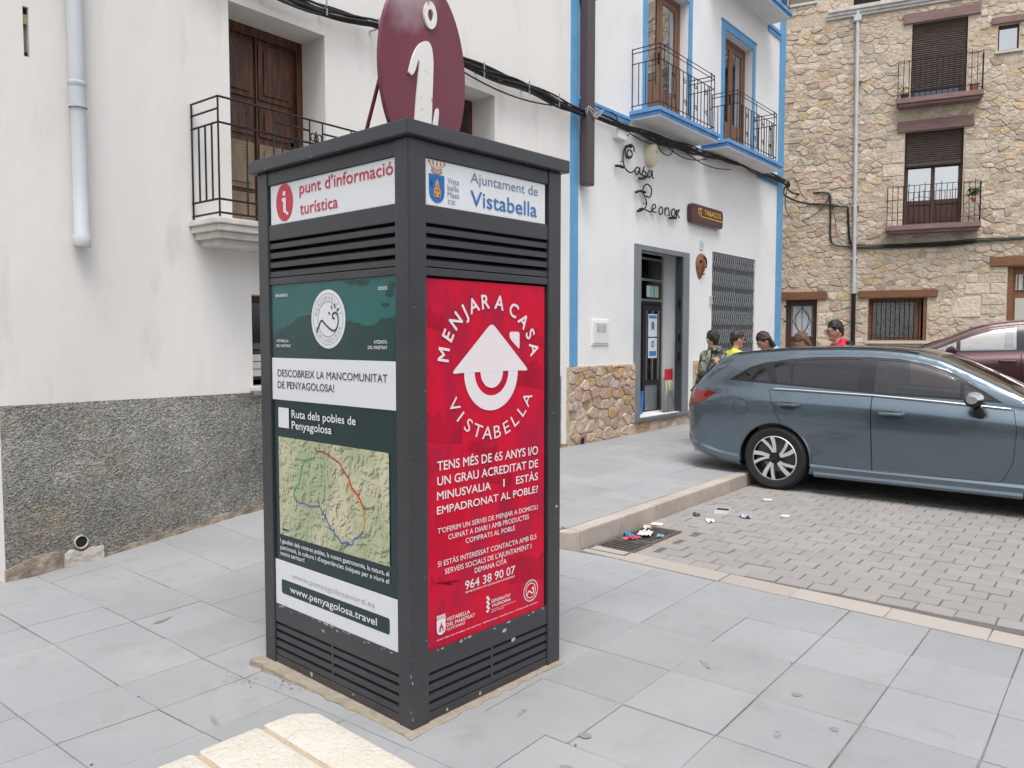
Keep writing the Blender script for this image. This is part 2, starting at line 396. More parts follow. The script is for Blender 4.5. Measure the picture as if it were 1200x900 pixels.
# ------------------------------------------------------------------ drain grates
GRATE = mat('worn_cast_iron', (.10,.095,.09), .7, metal=.2, noise=(12,4,.4,.7), col2=(.19,.16,.13), bump=[(60,3,.3,.003)])
def grate(x0, x1, y0, y1, label):
    t = thing('drain_grate', label, 'drain grate', ((x0+x1)/2, (y0+y1)/2, 0), 0, 'drain grates beside the kerb')
    w_, h_ = (x1-x0)/2, (y1-y0)/2; b = M()
    for a in ((-w_,w_,-h_,-h_+.022),(-w_,w_,h_-.022,h_),(-w_,-w_+.022,-h_+.022,h_-.022),(w_-.022,w_,-h_+.022,h_-.022)): b.box(*a, -.03, .002)
    b.build('frame', GRATE, t)
    bx('pit', DARK, t, -w_+.02, w_-.02, -h_+.02, h_-.02, -.30, -.0065)
    n = int((2*w_-.05)/.046)
    segs = M(); segs.box(-.0075,.0075,-h_+.022,h_-.022,-.03,-.0005); p = segs.build('bar', GRATE, t)
    for k in range(n):
        o = p if k == 0 else p.copy()
        if k: COL.objects.link(o)
        o.location = (-w_+.043+k*(2*w_-.085)/(n-1), 0, 0)
    return t
grate(4.985, 5.40, 2.92, 3.26, 'cast iron drain grate touching the beige border strip')
grate(5.43, 5.93, 2.94, 3.26, 'cast iron drain grate littered with torn wrappers beside the kerb')
b = bx('drain_surround', MORTAR, None, 4.95, 5.96, 2.885, 3.29, -.04, -.018); b['kind'] = 'structure'
bx('mortar_fill', MORTAR, b, 5.935,6.04,2.845,3.295,-.02,-.003); bx('mortar_fill', MORTAR, b, 4.97,5.934,2.83,2.915,-.02,-.0035)

# ------------------------------------------------------------------ litter
def crumple(name, label, cat, loc, sx_, sy_, col, h=.02, rz=0, n=7, group=None, seed=1):
    random.seed(seed); h *= .7; sx_ *= .9; sy_ *= .9; b = M(); G = [[(-sx_/2+sx_*i/n+random.uniform(-.2,.2)*sx_/n, -sy_/2+sy_*j/n+random.uniform(-.2,.2)*sy_/n, random.random()**1.5*h+.002) for i in range(n+1)] for j in range(n+1)]
    for j in range(n):
        for i in range(n):
            if (i in (0,n-1) and j in (0,n-1)): continue
            b.quad(G[j][i],G[j][i+1],G[j+1][i+1],G[j+1][i])
    ms = mat('litter_%d_%d_%d'%tuple(int(c*99) for c in col), col, .5, noise=(30,2,.5,.7), col2=tuple(c*.7+.1 for c in col))
    o = b.build(name, ms, None, fixn=False); o.location = loc; o.rotation_euler = (0,0,rz)
    md = o.modifiers.new('s','SOLIDIFY'); md.thickness = .001
    return tag(o, label, cat, group)
crumple('crumpled_paper', 'crumpled white paper scrap lying on the drain grate', 'litter', (5.62,3.10,.012), .20,.12, (.62,.63,.64), .030, .3, seed=3)
crumple('candy_wrapper', 'teal wrapper on the drain grate beside the kerb face', 'litter', (5.52,3.20,.006), .17,.06, (.02,.25,.38), .035, .9, seed=4)
crumple('candy_wrapper', 'bright pink wrapper on the drain grate', 'litter', (5.44,3.12,.006), .17,.055, (.45,.03,.11), .03, -.5, seed=5)
crumple('candy_wrapper', 'small turquoise wrapper on the road side of the grate', 'litter', (5.62,2.97,.006), .06,.06, (.18,.42,.50), .035, .2, seed=6)
crumple('crumpled_paper', 'cream paper scrap between the kerb and the grate', 'litter', (5.83,3.20,.004), .10,.07, (.68,.62,.48), .03, .6, seed=7)
crumple('paper_sheet', 'flat white slip of paper just beyond the grate at the kerb foot', 'litter', (6.02,3.21,.002), .11,.10, (.75,.74,.70), .006, .2, seed=8)
crumple('crumpled_paper', 'small white crumpled tissue on the pavers behind the grate', 'litter', (6.40,2.90,.002), .09,.07, (.78,.78,.80), .035, 1, seed=9)
crumple('black_wrapper', 'small black and white wrapper on the pavers near the kerb', 'litter', (6.55,3.10,.002), .10,.07, (.05,.05,.07), .03, .5, seed=10)
crumple('paper_sheet', 'pale flat paper scrap on the pavers left of the car wheel', 'litter', (7.62,2.85,.002), .12,.10, (.62,.61,.58), .004, .4, seed=12)
crumple('paper_sheet', 'white flat scrap on the pavers nearer the car sill', 'litter', (7.02,2.46,.002), .11,.08, (.66,.65,.62), .004, .1, seed=13)
crumple('candy_wrapper', 'lilac and white wrapper beside the small open carton', 'litter', (6.75,2.72,.002), .14,.10, (.45,.38,.55), .05, .7, seed=14)
t = thing('open_carton', 'small open white carton with a dark inside lying on the pavers', 'litter', (6.83,2.97,0), .25)
t.scale = (.7,.7,.6); b = M(); b.box(-.13,.13,-.09,-.087,0,.06); b.box(-.13,.13,.087,.09,0,.05); b.box(-.13,-.127,-.087,.087,0,.06); b.box(.127,.13,-.087,.087,0,.045); b.box(-.127,.127,-.087,.087,0,.003)
b.build('carton_wall', mat('white_card', (.7,.7,.72), .7), t); bx('lining', DARK, t, -.125,.125,-.085,.085,.004,.028)

# ------------------------------------------------------------------ small leaves and grit along the joints, gum spots
random.seed(5); b = M()
for k in range(150):
    if k < 90: f_ = random.random(); x = 1.86+.30*f_+random.gauss(0,.035); y = 3.72-.72*f_+random.gauss(0,.05)
    elif k < 150: x = random.choice(xl[3:]+xr)+random.gauss(0,.012); y = random.uniform(.6,5.2)
    elif k < 200: x = random.uniform(2.0,4.7); y = random.choice(yl)+random.gauss(0,.01)
    else: x = random.uniform(5,8.2); y = random.uniform(.5,3.28)
    a = random.uniform(0,6); s_ = random.uniform(.0015,.006); z = HG(x,y)+.002
    t_ = random.choice([(.10,.08,.06),(.30,.17,.08),(.05,.05,.05),(.35,.30,.22)])
    b.poly([(x+cos(a+q)*s_*(1.6 if i%2 else .8), y+sin(a+q)*s_, z+random.uniform(0,.004)) for i, q in enumerate((0,1.6,3.1,4.7))], t_)
b.build('ground_debris', mat('debris', (1,1,1), .9, tint=1), kind='stuff', fixn=False)
GUM = mat('old_chewing_gum', (.225,.23,.23), .8)
b = M()
for (x,y,r) in [(2.60,1.70,.028),(2.35,1.62,.03),(3.28,.93,.02),(2.28,1.62,.013),(3.5,1.16,.022)]:
    random.seed(int(x*100)); z = HG(x,y)+.0035
    b.poly([(x+cos(q*.628)*r*random.uniform(.75,1.15), y+sin(q*.628)*r*random.uniform(.75,1.15), z) for q in range(10)])
b.build('gum_spots', GUM, kind='stuff', fixn=False)

# grimy smears left by water beside the kiosk and here and there on the slabs
b = M()
for (x,y,rx,ry,a0) in [(1.93,3.62,.10,.030,-.6),(2.03,3.45,.07,.022,-.8),(1.80,3.72,.06,.018,-.3),(2.60,2.02,.035,.012,.3),(3.55,1.62,.05,.015,.8),(3.1,1.1,.045,.012,.2),(1.75,3.0,.05,.012,1.2),(2.2,4.3,.06,.014,.2)]:
    random.seed(int(x*90+y*7)); ca, sa = cos(a0), sin(a0); z0 = HG(x,y)+.0032; q_ = []
    for q in range(16): r_ = random.uniform(.45,1.25); u, v = cos(q*.3927)*rx*r_, sin(q*.3927)*ry*r_; q_.append((x+u*ca-v*sa, y+u*sa+v*ca, HG(x+u*ca-v*sa,y+u*sa+v*ca)+.0034))
    b.poly(q_)
b.build('grime_stains', mat('grime', (.20,.195,.185), .95, noise=(40,5,.4,.6), col2=(.29,.295,.30)), kind='stuff', fixn=False)

# ------------------------------------------------------------------ stone bench in the foreground
CREAM = mat('cream_bush_hammered_stone', (.60,.565,.50), .9, noise=(8,6,.4,.75), col2=(.53,.49,.42), noise2=(60,4,.55,.75), col3=(.46,.41,.33), bump=[(70,3,.7,.012),(170,3,.7,.005)])
t = thing('stone_bench', 'cream rough-textured stone bench end in front of the kiosk', 'bench', (1.485,2.005,0), radians(-3.46))
MJ = mat('bench_mortar', (.42,.34,.24), .95, bump=[(80,3,.5,.006)])
bx('mortar_bed', MJ, t, -2.4, -.03, -.52, -.02, .02, .444)
xs_ = [0,-.165,-.365,-.60,-.84,-1.1,-1.36,-1.63,-1.9,-2.16,-2.42]
for i in range(len(xs_)-1):
    b = M(); x1, x0 = xs_[i]-(.006 if i else 0), xs_[i+1]+.006
    if i == 0: poly = [(x0,-.54),(x1-.02,-.54),(x1-.001,-.52),(x1,-.06),(x1-.055,-.004),(x0,0)]
    else: poly = [(x0,-.54),(x1,-.54),(x1,0),(x0,0)]
    b.prism(poly, 'z', -.02, .45); b.build('stone_block', CREAM, t, bevel=.014, smooth=True)
# ------------------------------------------------------------------ kiosk lettering strings
BD = .028
RL = [("TENS MÉS DE 65 ANYS I/O",.155,.80,1.05,.038,BD),("UN GRAU ACREDITAT DE",.155,.80,.988,.036,BD),("MINUSVALIA",.153,.475,.927,.034,BD),("I",.558,.566,.927,.034,BD),("ESTÀS",.645,.80,.927,.034,BD),
 ("EMPADRONAT AL POBLE?",.152,.80,.867,.032,BD),("T'OFERIM UN SERVEI DE MENJAR A DOMICILI",.155,.798,.786,.0215,.008),("CUINAT A DIARI I AMB PRODUCTES",.216,.735,.750,.0215,.008),
 ("COMPRATS AL POBLE",.318,.637,.714,.0215,.008),("SI ESTÀS INTERESSAT CONTACTA AMB ELS",.155,.79,.645,.0225,.008),("SERVEIS SOCIALS DE L'AJUNTAMENT I",.195,.752,.606,.0225,.008),
 ("DEMANA CITA",.373,.578,.571,.0225,.008),("964 38 90 07",.314,.637,.511,.037,.018),("SERVEI DE 9H A 13H DE DILLUNS A DIVENDRES",.315,.635,.494,.009,.01),
 ("VISTABELLA",.203,.341,.400,.016,.02),("DEL MAESTRAT",.203,.373,.378,.015,.02),("AJUNTAMENT",.203,.315,.360,.012,0.0),("GENERALITAT",.478,.607,.411,.014,.02),("VALENCIANA",.480,.607,.391,.014,.02),
 ("Vicepresidència i Conselleria de Serveis Socials",.478,.64,.377,.006,0.0),("Igualtat i Habitatge",.478,.56,.368,.006,0.0),
 ("AJUNTAMENT DE VISTABELLA DEL MAESTRAT - SERVEIS SOCIALS - MENJAR A CASA - VISTABELLA DEL MAESTRAT",.145,.80,.331,.006,0.0)]
LL = [("BENAFIGOS",.977,.876,1.794,.013,.03),("XODOS",.202,.143,1.796,.014,.03),("VISTABELLA",.976,.873,1.580,.012,.03),("DEL MAESTRAT",.977,.855,1.557,.012,.03),("ATZENETA",.233,.145,1.577,.013,.03),("DEL MAESTRAT",.272,.145,1.554,.013,.03),
 ("Ruta dels pobles de",.857,.364,1.226,.036,BD),("Penyagolosa",.857,.540,1.173,.036,BD),
 ("I gaudeix dels nostres pobles, la nostra gastronomia, la natura, el",.973,.147,.611,.021,.02),("patrimoni, la cultura i d'experiències úniques per a viure el",.973,.148,.579,.021,.02),("nostre territori!",.973,.768,.550,.021,.02)]
LD = [("DESCOBREIX LA MANCOMUNITAT",.972,.147,1.417,.033,.006),("DE PENYAGOLOSA!",.973,.517,1.361,.033,.006)]
LG = [("www.penyagolosanord.es",.876,.246,.454,.024,0.0)]
LT = [("www.penyagolosa.travel",.895,.232,.381,.032,BD)]
HL = [("punt d'informació",.768,.104,2.255,.052,.012),("turística",.766,.477,2.163,.052,.012)]
HR1 = [("Ajuntament de",.356,.797,2.259,.042,-.006)]
HR2 = [("Vistabella",.356,.790,2.162,.064,.018)]
HR3 = [("Vista",.222,.288,2.236,.024,0.0),("bella",.222,.286,2.208,.024,0.0),("Maes",.222,.288,2.180,.024,0.0),("trat",.222,.266,2.153,.024,0.0)]
TAB = [("TABACOS",0,1,0,1,.03)]; RES = [("11",0,1,0,1,0.0)]
for L_ in (RL,LL,LD,LG,LT,HL,HR1,HR2,HR3,TAB,RES):
    for it in L_: want(it[0], it[5])
for ch in "MENJARCASVITBLOPYGUD·": want(ch, .035); want(ch, 0.0)
want('i', .03); want('H', 0.0)
make_text()
CAPH[0] = max(v[1] for v in STR[('H',0.0)][0])
def arc_text(mb, mapper, s, cx, cz, r, a0, a1, w_, cap, bold, flip=False, rz=None):
    n = len(s); rz = rz or r
    for i, ch in enumerate(s):
        if ch == ' ': continue
        a = radians(a0+(a1-a0)*i/(n-1)); V = STR[(ch,bold)][0]; xs = [v[0] for v in V]; ww = (max(xs)-min(xs))/CAPH[0]*cap*w_
        rr = r
        put(mb, mapper, ch, 0, ww, 0, cap, bold, rot=(cx+rr*cos(a), cz+rr*(rz/r)*sin(a), a-pi/2+(pi if flip else 0)))

# ------------------------------------------------------------------ kiosk
KW, KD = .958, 1.112
K = thing('information_kiosk', 'tall dark grey metal information kiosk with posters and a maroon oval sign on top', 'kiosk', (2.189,2.267,0), radians(-3.46))
def Rm(off): return lambda u, z: (u, .014-off, z)
def Lm(off): return lambda u, z: (.014-off, u, z)
PH = 2.385
for nm, a in (('post',(0,.094,0,.082)),('post',(.866,KW,0,.09)),('post',(0,.09,1.026,KD)),('post',(KW-.09,KW,KD-.09,KD))):
    bx(nm, CHARC, K, *a, .004, PH, bevel=.004)
# the frames: rails across both faces (and plain closed backs)
def rails(m_, lo, hi, zs, nm='rail'):
    for z0, z1, out in zs:
        b = M()
        if m_ == 'R': b.box(lo, hi, .005+out, .045, z0, z1)
        else: b.box(.005+out, .045, lo, hi, z0, z1)
        b.build(nm, CHARC, K, bevel=.003)
ZR = [(2.322,2.384,0),(2.062,2.134,0),(1.852,1.884,0),(.211,.300,0),(.008,.042,0)]
rails('R', .0942, .8658, ZR); rails('L', .0822, 1.0258, ZR)
bx('back_panel', CHARC, K, .0902, KW-.0902, KD-.04, KD-.01, .01, PH-.003)
bx('side_panel', CHARC, K, KW-.04, KW-.01, .0902, KD-.0902, .01, PH-.003)
bx('inner_wall', DARK, K, .06, KW-.05, .06, KD-.05, .02, 2.37)
# louvre slats, each a part; angled blades
def slats(face, lo, hi, z0, z1, n):
    p = None; pitch = (z1-z0)/n
    for k in range(n):
        z = z0+pitch*(k+.5)-.004
        if p is None:
            b = M(); d0, d1 = .008, .040; h = pitch*.30
            sec = [(d0,-h),(d0,h*.75),(d0+.006,h),(d1,h+.014),(d1,h+.009),(d0+.006,-h)]
            if face == 'R': b.prism([(d, zz) for d, zz in sec], 'x', lo, hi)
            else: b.prism([(d, zz) for d, zz in sec], 'y', lo, hi)
            p = b.build('slat', CHARC, K); o = p
        else: o = p.copy(); COL.objects.link(o)
        o.location = (0,0,z)
slats('R', .0945, .8655, 1.884, 2.062, 4); slats('L', .0825, 1.0255, 1.884, 2.062, 4)
slats('R', .0945, .8655, .042, .211, 4); slats('L', .0825, 1.0255, .042, .211, 4)
bx('mullion', CHARC, K, .472, .486, .0075, .03, .043, .21); bx('mullion', CHARC, K, .0075, .03, .548, .562, .043, .21)
# lid
b = M(); ov = .03
b.prism([(-ov,-ov),(KW+ov,-ov),(KW+ov,KD+ov),(-ov,KD+ov)], 'z', 2.386, 2.446); b.build('lid', CHARC, K, bevel=.006)
b = M(); b.box(.01,KW-.01,.01,KD-.01,2.446,2.452); b.build('lid_top', CHARC, K)
# chips and scratches of bare metal
random.seed(21); b = M()
def chip(mapper, u, z, s_, asp=1):
    n = random.randint(5,8); flat(b, mapper, [(u+cos(2*pi*k/n)*s_*asp*random.uniform(.5,1.1), z+sin(2*pi*k/n)*s_*random.uniform(.5,1.1)) for k in range(n)])
Rf = lambda u,z: (u, -.0008, z); Lf = lambda u,z: (-.0008, u, z); Rr = lambda u,z: (u,.0042,z); Lr = lambda u,z: (.0042,u,z)
Rl = lambda u,z: (u,-ov-.0008,z); Ll = lambda u,z: (-ov-.0008,u,z)
for z, a in ((.05,.012),(.20,.02),(.30,.006),(1.1,.005),(.62,.004),(.9,.004)): chip(Rf,.004,z,a*.6,.45); chip(Lf,.004,z+.03,a*.5,.4)
for k in range(26): chip(Lr, random.uniform(.1,1.02), .299-random.random()**3*.012, random.uniform(.002,.007), 2)
for k in range(12): chip(Rr, random.uniform(.11,.86), .299-random.random()**3*.01, random.uniform(.002,.006), 2.5)
for k in range(9): chip(Ll, random.choice([1.12,1.10,.98,.62,.60,.40])+random.uniform(-.02,.02), random.choice([2.392,2.442]), random.uniform(.0012,.003), 2.2)
for k in range(8): chip(Lf, random.uniform(1.03,1.11), random.uniform(.05,2.3), random.uniform(.001,.003))
for k in range(9): chip(Rf, random.uniform(.01,.09), random.uniform(.1,1.8), random.uniform(.001,.004))
for k in range(7): chip(Rf, random.uniform(.875,.955), random.uniform(.1,2.2), random.uniform(.001,.0035))
for u,z,s_ in ((.62,.205,.012),(.93,.78,.008)): chip(Rf if u>.87 else Rr,u,z,s_,1.5)
chip(Lr,.62,.262,.009,1.6); chip(Lr,.72,.03,.016); chip(Lr,.40,.03,.006,2); chip(Rr,.20,.022,.009); chip(Rr,.56,.265,.010,2.2); chip(Rr,.40,.024,.010)
b.build('paint_chips', CHIPW, K, fixn=False, kind='stuff')
# mortar base it stands in
random.seed(4); b = M(); ring = []
def edgept(t):
    P = [(-.055,-.05),(KW+.03,-.035),(KW+.05,KD+.03),(-.075,KD+.05)]; i = int(t*4)%4; f = t*4-int(t*4); a, c = P[i], P[(i+1)%4]
    return (a[0]+(c[0]-a[0])*f, a[1]+(c[1]-a[1])*f)
for k in range(96):
    x, y = edgept(k/96); ring.append((x+random.uniform(-.009,.009), y+random.uniform(-.009,.009), -.045))
top = [(p[0]*.985+.008, p[1]*.985+.008, .004+random.uniform(-.004,.002)) for p in ring]
cc = [(min(max(p[0],.02),KW-.02), min(max(p[1],.02),KD-.02), .006) for p in ring]
for k in range(96):
    j = (k+1)%96; b.poly([ring[k],ring[j],top[j],top[k]]); b.poly([top[k],top[j],cc[j],cc[k]])
b.build('mortar_base', MORTAR, K)
# --- sign panels
pr_ = bx('sign_panel', WHITEP, K, .0945, .8515, .0125, .03, 2.136, 2.3195)
pl_ = bx('sign_panel', WHITEP, K, .0125, .03, .0825, 1.013, 2.1365, 2.3195)
RED = mat('red_print', (.55,.015,.045), .4, coat=.2); BLUEP = mat('blue_print', (.035,.16,.44), .4, coat=.2); GREYP = mat('grey_blue_print', (.16,.24,.36), .4); NAVY = mat('deep_blue_print', (.01,.14,.42), .4)
def letters(items, mapper, m, parent, name='lettering'):
    b = M()
    for s_, u0, u1, z, cap, bd in items: put(b, mapper, s_, u0, u1, z, cap, bd)
    return b.build(name, m, parent, fixn=False)
letters(HL, Lm(.0035), RED, pl_); letters(HR1+HR3, Rm(.0035), GREYP, pr_); letters(HR2, Rm(.0035), BLUEP, pr_)
b = M(); disc(b, Lm(.003), .894, 2.232, .071, .087, 40); b.build('red_oval', RED, pl_, fixn=False)
b = M(); m_ = Lm(.0045); flat(b, m_, [(.905,2.262),(.905,2.283),(.883,2.283),(.883,2.262)])
flat(b, m_, [(.913,2.252),(.913,2.238),(.903,2.236),(.903,2.188),(.880,2.180),(.878,2.171),(.861,2.172),(.861,2.182),(.880,2.193),(.880,2.253)]); b.build('letter_i', WHITEP, pl_, fixn=False)
# town crest: crown, shield, castle
b = M(); m_ = Rm(.0035); sh = [(.119,2.262),(.204,2.262),(.205,2.205)]+[(.162+.043*cos(radians(a)), 2.195-.046*sin(radians(a))) for a in range(10,175,15)]+[(.119,2.205)]
flat(b, m_, sh); b.build('crest_shield', NAVY, pr_, fixn=False)
b = M(); m_ = Rm(.0045)
flat(b, m_, [(.145,2.172),(.181,2.172),(.181,2.205),(.174,2.208),(.172,2.228),(.163,2.245),(.154,2.228),(.152,2.208),(.145,2.205)])
b.build('crest_castle', mat('orange_print', (.70,.30,.08), .4), pr_, fixn=False)
b = M(); m_ = Rm(.005)
for u, z in ((.152,2.18),(.174,2.18),(.163,2.215),(.156,2.198),(.170,2.198)): flat(b, m_, [(u-.003,z-.004),(u+.003,z-.004),(u+.003,z+.004),(u,z+.007),(u-.003,z+.004)])
flat(b, m_, [(.126,2.222),(.138,2.222),(.138,2.226),(.126,2.226)]); flat(b, m_, [(.130,2.212),(.134,2.212),(.134,2.236),(.130,2.236)])
b.build('crest_windows', mat('dark_navy_print', (.02,.04,.10), .4), pr_, fixn=False)
b = M(); m_ = Rm(.0045); flat(b, m_, [(.190,2.208),(.196,2.206),(.200,2.220),(.193,2.224)]); b.build('crest_mark', mat('magenta_print', (.45,.03,.28), .4), pr_, fixn=False)
CRW = mat('copper_print', (.52,.20,.09), .4)
b = M(); m_ = Rm(.0035)
stroke(b, m_, [(.132,2.277),(.147,2.268),(.178,2.268),(.193,2.277)], .007); stroke(b, m_, [(.134,2.286),(.150,2.279),(.176,2.279),(.191,2.286)], .004)
for k in range(5):
    u = .122+.021*k; z = 2.300-.006*abs(k-2)*(-1)*.6; stroke(b, m_, [(.145+.0085*k, 2.281),(u, z)], .0035); disc(b, m_, u, z+.003, .0055, .0055, 8); disc(b, m_, u, z+.014, .003, .005, 6)
b.build('crest_crown', CRW, pr_, fixn=False)
# --- red poster
REDP = mat('red_poster', (.60,.006,.035), .45, noise=(4.5,8,.46,.62), col2=(.40,.010,.045), noise2=(14,8,.55,.75), col3=(.42,.008,.035), coat=.0, spec=.18, stretch=(1.6,1.6,.7))
pp = bx('poster', REDP, K, .0945, .8495, .0125, .03, .3005, 1.842); pp['label'] = 'glossy red meal service poster'
b = M(); m_ = Rm(.004)   # a faint roofscape printed darker behind the text
random.seed(9); u = .10; z = 1.0
RED2 = mat('red_poster_dark_print', (.36,.005,.028), .45, spec=.18, noise=(9,8,.4,.6), col2=(.48,.006,.03))
for (u0,u1,z0,z1) in [(.10,.30,1.15,1.30),(.34,.52,1.08,1.16),(.62,.84,1.36,1.52),(.70,.84,1.56,1.66),(.10,.22,1.62,1.72),(.45,.62,.93,1.04),(.60,.84,.44,.60),(.12,.30,.55,.60)]:
    n_ = 9; pts = [(u0+(u1-u0)*i/n_, z1+random.uniform(-.02,.02)-.05*i/n_) for i in range(n_+1)]+[(u1,z0),(u0,z0+.03)]
    flat(b, Rm(.0026), pts)
b.build('print_shapes', RED2, pp, fixn=False, kind='stuff')
b = M()
for k in range(14):
    for (ua,za,du,dz) in ((.10,.66,.013,.50),(.13,.305,.018,.17)): stroke(b, Rm(.0032), [(ua+k*du,za-k*.003),(ua+k*du+.05,za+dz*.42)], .0016)
for k in range(12): stroke(b, Rm(.0032), [(.52+k*.012,.80),(.56+k*.012,.95)], .0016)
b.build('print_lines', RED2, pp, fixn=False, kind='stuff')
WPR = mat('white_print', (.80,.74,.76), .35, coat=.2)
letters(RL, Rm(.0045), WPR, pp)
b = M(); m_ = Rm(.0045); cx, cz = .485, 1.50
for ch, a in zip("MENJARACASA", (173,155,139,126,113,98,80,60,43,27,11)):
    V = STR[(ch,.035)][0]; xs = [v[0] for v in V]; ww = (max(xs)-min(xs))/CAPH[0]*.060*.98; t_ = radians(a)
    put(b, m_, ch, 0, ww, 0, .060, .035, rot=(.484+.262*cos(t_), 1.498+.232*sin(t_), atan2(.262*sin(t_), .232*cos(t_))-pi/2))
arc_text(b, m_, "VISTABELLA", .487, 1.437, .292, 208, 332, 1.15, .056, 0.0, flip=True, rz=.285)
b.build('arched_lettering', WPR, pp, fixn=False); b = M()
def rpoly(pts, r):
    out = []; n = len(pts)
    for i in range(n):
        p0, p, p1 = Vector(pts[i-1]), Vector(pts[i]), Vector(pts[(i+1)%n]); a = p+(p0-p).normalized()*r; c = p+(p1-p).normalized()*r
        for t in (0,.33,.67,1): out.append(tuple((1-t)**2*a+2*t*(1-t)*p+t*t*c))
    return out
flat(b, m_, rpoly([(.484,1.668),(.735,1.448),(.655,1.452),(.315,1.452),(.235,1.448)], .028))
b.build('house_roof_mark', WPR, pp, fixn=False); b = M()
flat(b, m_, rpoly([(.600,1.628),(.668,1.628),(.668,1.548),(.655,1.555),(.600,1.600)], .012))
b.build('chimney_mark', WPR, pp, fixn=False); b = M()
cz = 1.4515; R0, R1, R2 = .172, .108, .072; nn = 24      # the round face below the eaves with a smiling slot
for k in range(nn):
    a, c = pi+pi*k/nn, pi+pi*(k+1)/nn; g = lambda r, t, sc: (.484+r*cos(t), cz+r*sin(t)*sc)
    flat(b, m_, [g(R0,a,1.0),g(R0,c,1.0),g(R1,c,.98),g(R1,a,.98)])
    flat(b, m_, [g(R2,a,1.0),g(R2,c,1.0),(.484,cz)])
b.build('smiling_face_mark', WPR, pp, fixn=False); b = M()
# shield, Generalitat mark and round logo
flat(b, m_, [(.147,.420),(.197,.420),(.197,.380)]+[(.172+.025*cos(radians(a)), .375-.022*sin(radians(a))) for a in range(15,170,20)]+[(.147,.380)])
for k in range(4): flat(b, m_, [(.148+k*.0125,.428),(.157+k*.0125,.428),(.158+k*.0125,.440),(.1525+k*.0125,.436),(.147+k*.0125,.440)])
flat(b, m_, [(.147,.4225),(.197,.4225),(.197,.4265),(.147,.4265)])
b.build('shield_mark', WPR, pp, fixn=False); b = M()
for k in range(7): disc(b, m_, .457+(.004 if k%2 else -.004), .380+k*.0105, .0085, .0062, 8)
b.build('crest_mark', WPR, pp, fixn=False); b = M()
disc(b, m_, .750, .403, .052, .052, 36, .93); disc(b, m_, .750, .403, .036, .036, 30, .90)
arc_text(b, m_, "MANCOMUNITAT", .750, .403, .039, 160, 20, .8, .007, 0.0); arc_text(b, m_, "PENYAGOLOSA", .750, .403, .047, 205, 335, .8, .007, 0.0, flip=True)
SW = [(-.76,-.42),(-.62,-.2),(-.42,.0),(-.2,-.08),(.05,-.26),(.3,-.36),(.52,-.3),(.62,-.02),(.62,.2),(.5,.3),(.36,.28),(.32,.14),(.42,.1)]
stroke(b, m_, [(.750+p[0]*.034,.403+p[1]*.040) for p in catmull([(x,y,0) for x,y in SW],4)], .006)
b.build('emblem', WPR, pp, fixn=False)
b = M(); flat(b, Rm(.006), [(.158,.368),(.186,.368),(.182,.388),(.177,.392),(.172,.410),(.167,.392),(.162,.388)]); b.build('shield_tower', REDP, pp, fixn=False)
b = M(); flat(b, Rm(.007), [(.168,.368),(.176,.368),(.176,.380),(.172,.384),(.168,.380)]); b.build('shield_door', WPR, pp, fixn=False)
# --- green poster
GRN = mat('deep_green_poster', (.008,.030,.032), .25, coat=.12); GRN_T = mat('teal_poster_sky', (.018,.125,.115), .25, noise=(2.5,5,.4,.7), col2=(.012,.085,.082), coat=.12)
GRN_M = mat('dark_green_poster_mountain', (.012,.050,.048), .25, noise=(7,6,.4,.7), col2=(.014,.036,.036), coat=.12)
pg = bx('poster', GRN, K, .0125, .03, .0825, 1.022, .3005, 1.8515); pg['label'] = 'green poster with a route map'
b = M(); m2 = Lm(.003); flat(b, m2, [(.094,1.506),(1.022,1.506),(1.022,1.851),(.094,1.851)]); b.build('poster_sky', GRN_T, pg, fixn=False)
random.seed(3); ridge = [(1.0215,1.625),(.98,1.632),(.95,1.650),(.923,1.640),(.89,1.655),(.857,1.662),(.80,1.695),(.75,1.702),(.696,1.705),(.60,1.72),(.50,1.70),(.432,1.674),(.38,1.668),(.354,1.665),(.31,1.652),(.278,1.652),(.232,1.650),(.20,1.670),(.17,1.682),(.14,1.676),(.0945,1.690)]
b = M(); rr = []
for i in range(len(ridge)-1):
    for t in (0,.33,.66): a, c = ridge[i], ridge[i+1]; rr.append((a[0]+(c[0]-a[0])*t, a[1]+(c[1]-a[1])*t+random.uniform(-.004,.004)))
rr.append(ridge[-1]); 
for i in range(len(rr)-1): flat(b, Lm(.0036), [(rr[i][0],1.507),rr[i],rr[i+1],(rr[i+1][0],1.507)])
b.build('poster_mountain', GRN_M, pg, fixn=False)
b = M()
for (cu_,cz_,ru,rz_) in ((.38,1.838,.06,.012),(.31,1.832,.05,.014),(.13,1.78,.030,.02),(.16,1.735,.028,.012),(.12,1.815,.026,.02)):
    flat(b, Lm(.0042), [(min(max(cu_+ru*cos(a*.45)*random.uniform(.7,1.1),.0945),1.02), min(cz_+rz_*sin(a*.45)*random.uniform(.6,1.1),1.851)) for a in range(14)])
b.build('poster_branches', GRN_M, pg, fixn=False, kind='stuff')
WP2 = mat('white_poster_paper', (.74,.75,.78), .3, coat=.3)
b = M(); m3 = Lm(.005); flat(b, m3, [(.0945,1.305),(1.0215,1.305),(1.0215,1.505),(.0945,1.505)]); b.build('white_band', WP2, pg, fixn=False); b = M(); flat(b, m3, [(.0945,.302),(1.0215,.302),(1.0215,.524),(.0945,.524)]); b.build('white_band', WP2, pg, fixn=False)
b = M(); flat(b, m3, [(.884,1.172),(.974,1.172),(.974,1.268),(.884,1.268)]); b.build('white_square', WP2, pg, fixn=False); b = M(); disc(b, m3, .557, 1.683, .128, .130, 48); b.build('emblem_disc', WP2, pg, fixn=False)
m4 = Lm(.0065); DK = mat('dark_ink', (.025,.045,.05), .35, coat=.2); LGREY = mat('pale_grey_ink', (.42,.44,.46), .4)
